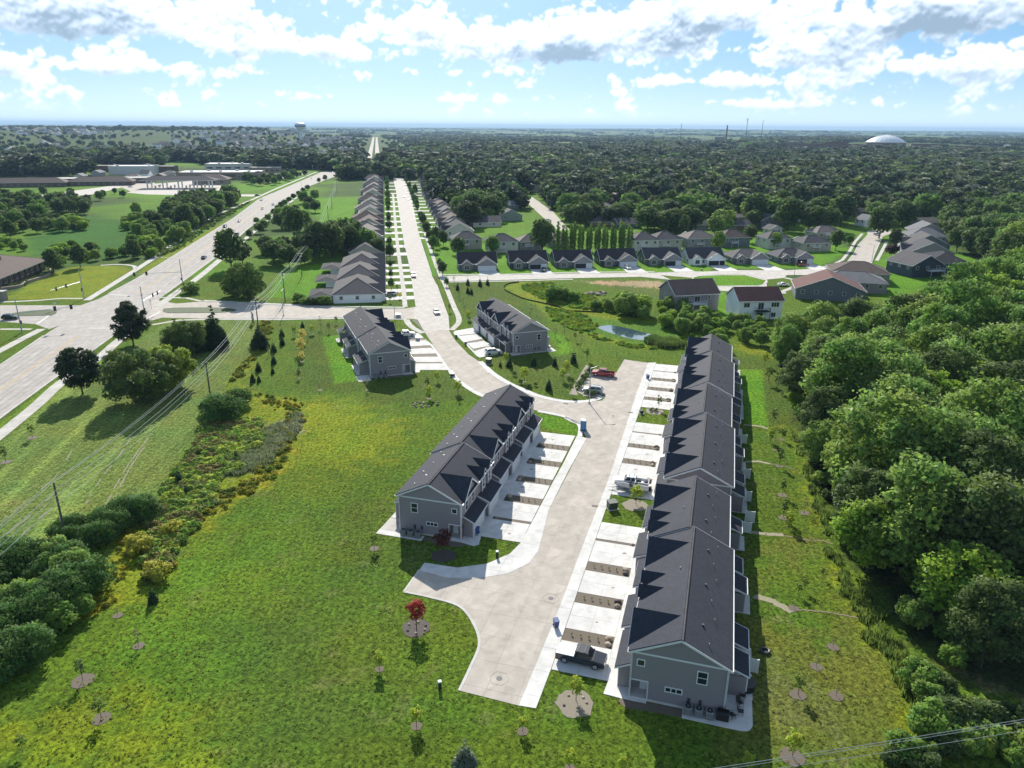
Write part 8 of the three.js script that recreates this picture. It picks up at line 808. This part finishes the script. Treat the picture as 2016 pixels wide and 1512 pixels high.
weeds('field_weeds', 'coarse tussocks in the rough slope at lower left', [[[-50.6,-60.1],[-51.5,-70.2],[-50.4,-78.8],[-47.5,-85.5],[-39,-80],[-29.3,-55],[-47.3,-54.9]]], 700, reedG, [[.36, .44, .06], [.44, .46, .08], [.30, .40, .055]], 9, .12, .3);
weeds('bank_weeds', 'green growth along the trees of the wet meadow', [[[-189.3,-356.7],[-189.1,-402.6],[-203.6,-499.1],[-219.2,-621.2],[-221.4,-636.6],[-191.8,-480.6],[-169.7,-367.3],[-169,-346.4]]], 3600, clump, [[.12, .20, .03], [.16, .24, .036]], 10, .6, 1.4);
// the pond, silt fence, stones, straw tracks
{ const P = smooth([[27.5,-224.6],[31.3,-226.9],[35.7,-224],[40.1,-219.3],[45.4,-213.5],[49.1,-209.5],[51,-205.7],[50.4,-203.1],[47.2,-204.2],[42.4,-208.3],[35.9,-211.1],[30.5,-217.4],[27.7,-222.2]], 4, true); tag(new MB().flat(P, .05, -.3).build('pond', new THREE.MeshPhysicalMaterial({ color: new THREE.Color().setRGB(.05, .09, .12), roughness: .03, specularIntensity: 1, ior: 1.5, clearcoat: 1, clearcoatRoughness: .03 })), 'small pond reflecting the sky', null, null, 'structure'); }
{ const pts = smooth([[2.4,-294.4],[-1.5,-291.2],[-3.3,-285.3],[-3,-278.9],[0.1,-271.7],[4.2,-263.8],[10,-257.8],[15.6,-252.2],[19,-245.7],[23.7,-245],[30.8,-243.6]], 4), b = thing('silt_fence', 'low black silt fence winding round the swale', 'fence', 0, 0, 0), m = new MB(); for (let i = 0; i < pts.length - 1; i++) m.quad([pts[i][0], 0, pts[i][1]], [pts[i + 1][0], 0, pts[i + 1][1]], [pts[i + 1][0], .42, pts[i + 1][1]], [pts[i][0], .42, pts[i][1]]); m.build('fabric', mat(.035, .03, .022), b); for (let i = 0; i < pts.length; i += 2) new MB().box(pts[i][0] - .05, pts[i][0] + .05, 0, .95, pts[i][1] - .05, pts[i][1] + .05).build('stake', M.wood, b); }
{ const R = rng(12); for (let k = 0; k < 26; k++) { const p = pixelGround(860 + (1090 + R() * 150) * .2679, 380 + (732 + R() * 26) * .2679); boulder(p, .9 + R() * 1.1, 'pale boulder in the rocky bank of the swale', 'boulders in the swale'); } for (let k = 0; k < 22; k++) { const p = pixelGround(740 + (270 + R() * 250) * .238, 740 + (215 + R() * 50) * .238); boulder(p, .4 + R() * .4, 'stone in the scatter on the lawn below the upper left terrace', 'scattered stones on the lawn'); } }
const straw = mat(.34, .31, .20, { map: scaled(fineTile, .7), bumpMap: scaled(fineTile, .7), bumpScale: .05 });
for (const [P, w] of [[[[33.2,-83.7],[35.2,-82.5],[37,-80.3]], 1.1], [[[36.4,-101],[39,-99.9],[42.6,-99.5]], .9], [[[49.8,-144.4],[53.4,-143.2],[54.9,-141.2]], .7], [[[44.6,-126],[47.5,-126],[48.9,-125.1]], .7]]) { const q = smooth(P, 5).map((p, i) => [p[0] + (h2(i, 3) - .5) * .3, p[1] + (h2(i, 9) - .5) * .3]); S('straw_track', band(q, w), .03, straw, 0); }
for (const [P, w] of [[[[37.9,-80.7],[39.9,-80.6],[42.2,-80.2],[44.3,-79.5],[45.7,-79]], .22], [[[42.6,-99.5],[45.7,-98.2],[48.5,-97.8],[49.3,-96.9]], .24], [[[48.9,-125.1],[51,-124.4],[53,-122.9]], .2]]) S('trench_line', band(smooth(P, 8).map((p, i) => [p[0] + (h2(i, 4) - .5) * .25, p[1] + (h2(i, 8) - .5) * .25]), w), .028, M.dirt, 0);

{ const R = rng(333), out = (x, z) => [drivePoly, curvePoly].some((q) => inside(q, x, z)) || [[fR, -2, 126, -11.6, 14], [fM, -2, 48, -4, 21.5], [fL, -2, 42, -4, 21], [fT, -2, 34, -18, 4]].some(([f, a, b, c, d]) => { const [u, v] = f.inv(x, z); return u > a && u < b && v > c && v < d; });
  weeds('lawn_tufts', 'coarse grass tufts scattered over the lawns', [[[-47.3,-54.9],[-50.3,-91.7],[-42.3,-144.4],[-12.4,-154.1],[-20.8,-97.7],[-14.7,-82.4],[-4.8,-76.2],[-5.9,-64.9],[3.1,-62.7],[10.7,-61.4],[25.2,-58.8],[25.1,-55.5]], [[42.2,-115.7],[51.9,-115.8],[50.4,-100.1],[47.8,-82.6],[47.4,-69],[42.9,-59.8],[35.7,-54.7],[25.4,-54.6],[34.9,-87.5]]], 6500, clump, [[.30, .42, .06], [.36, .44, .07], [.26, .38, .05], [.40, .42, .09]], 15, .07, .17, out); }

renderer.render(scene, camera);
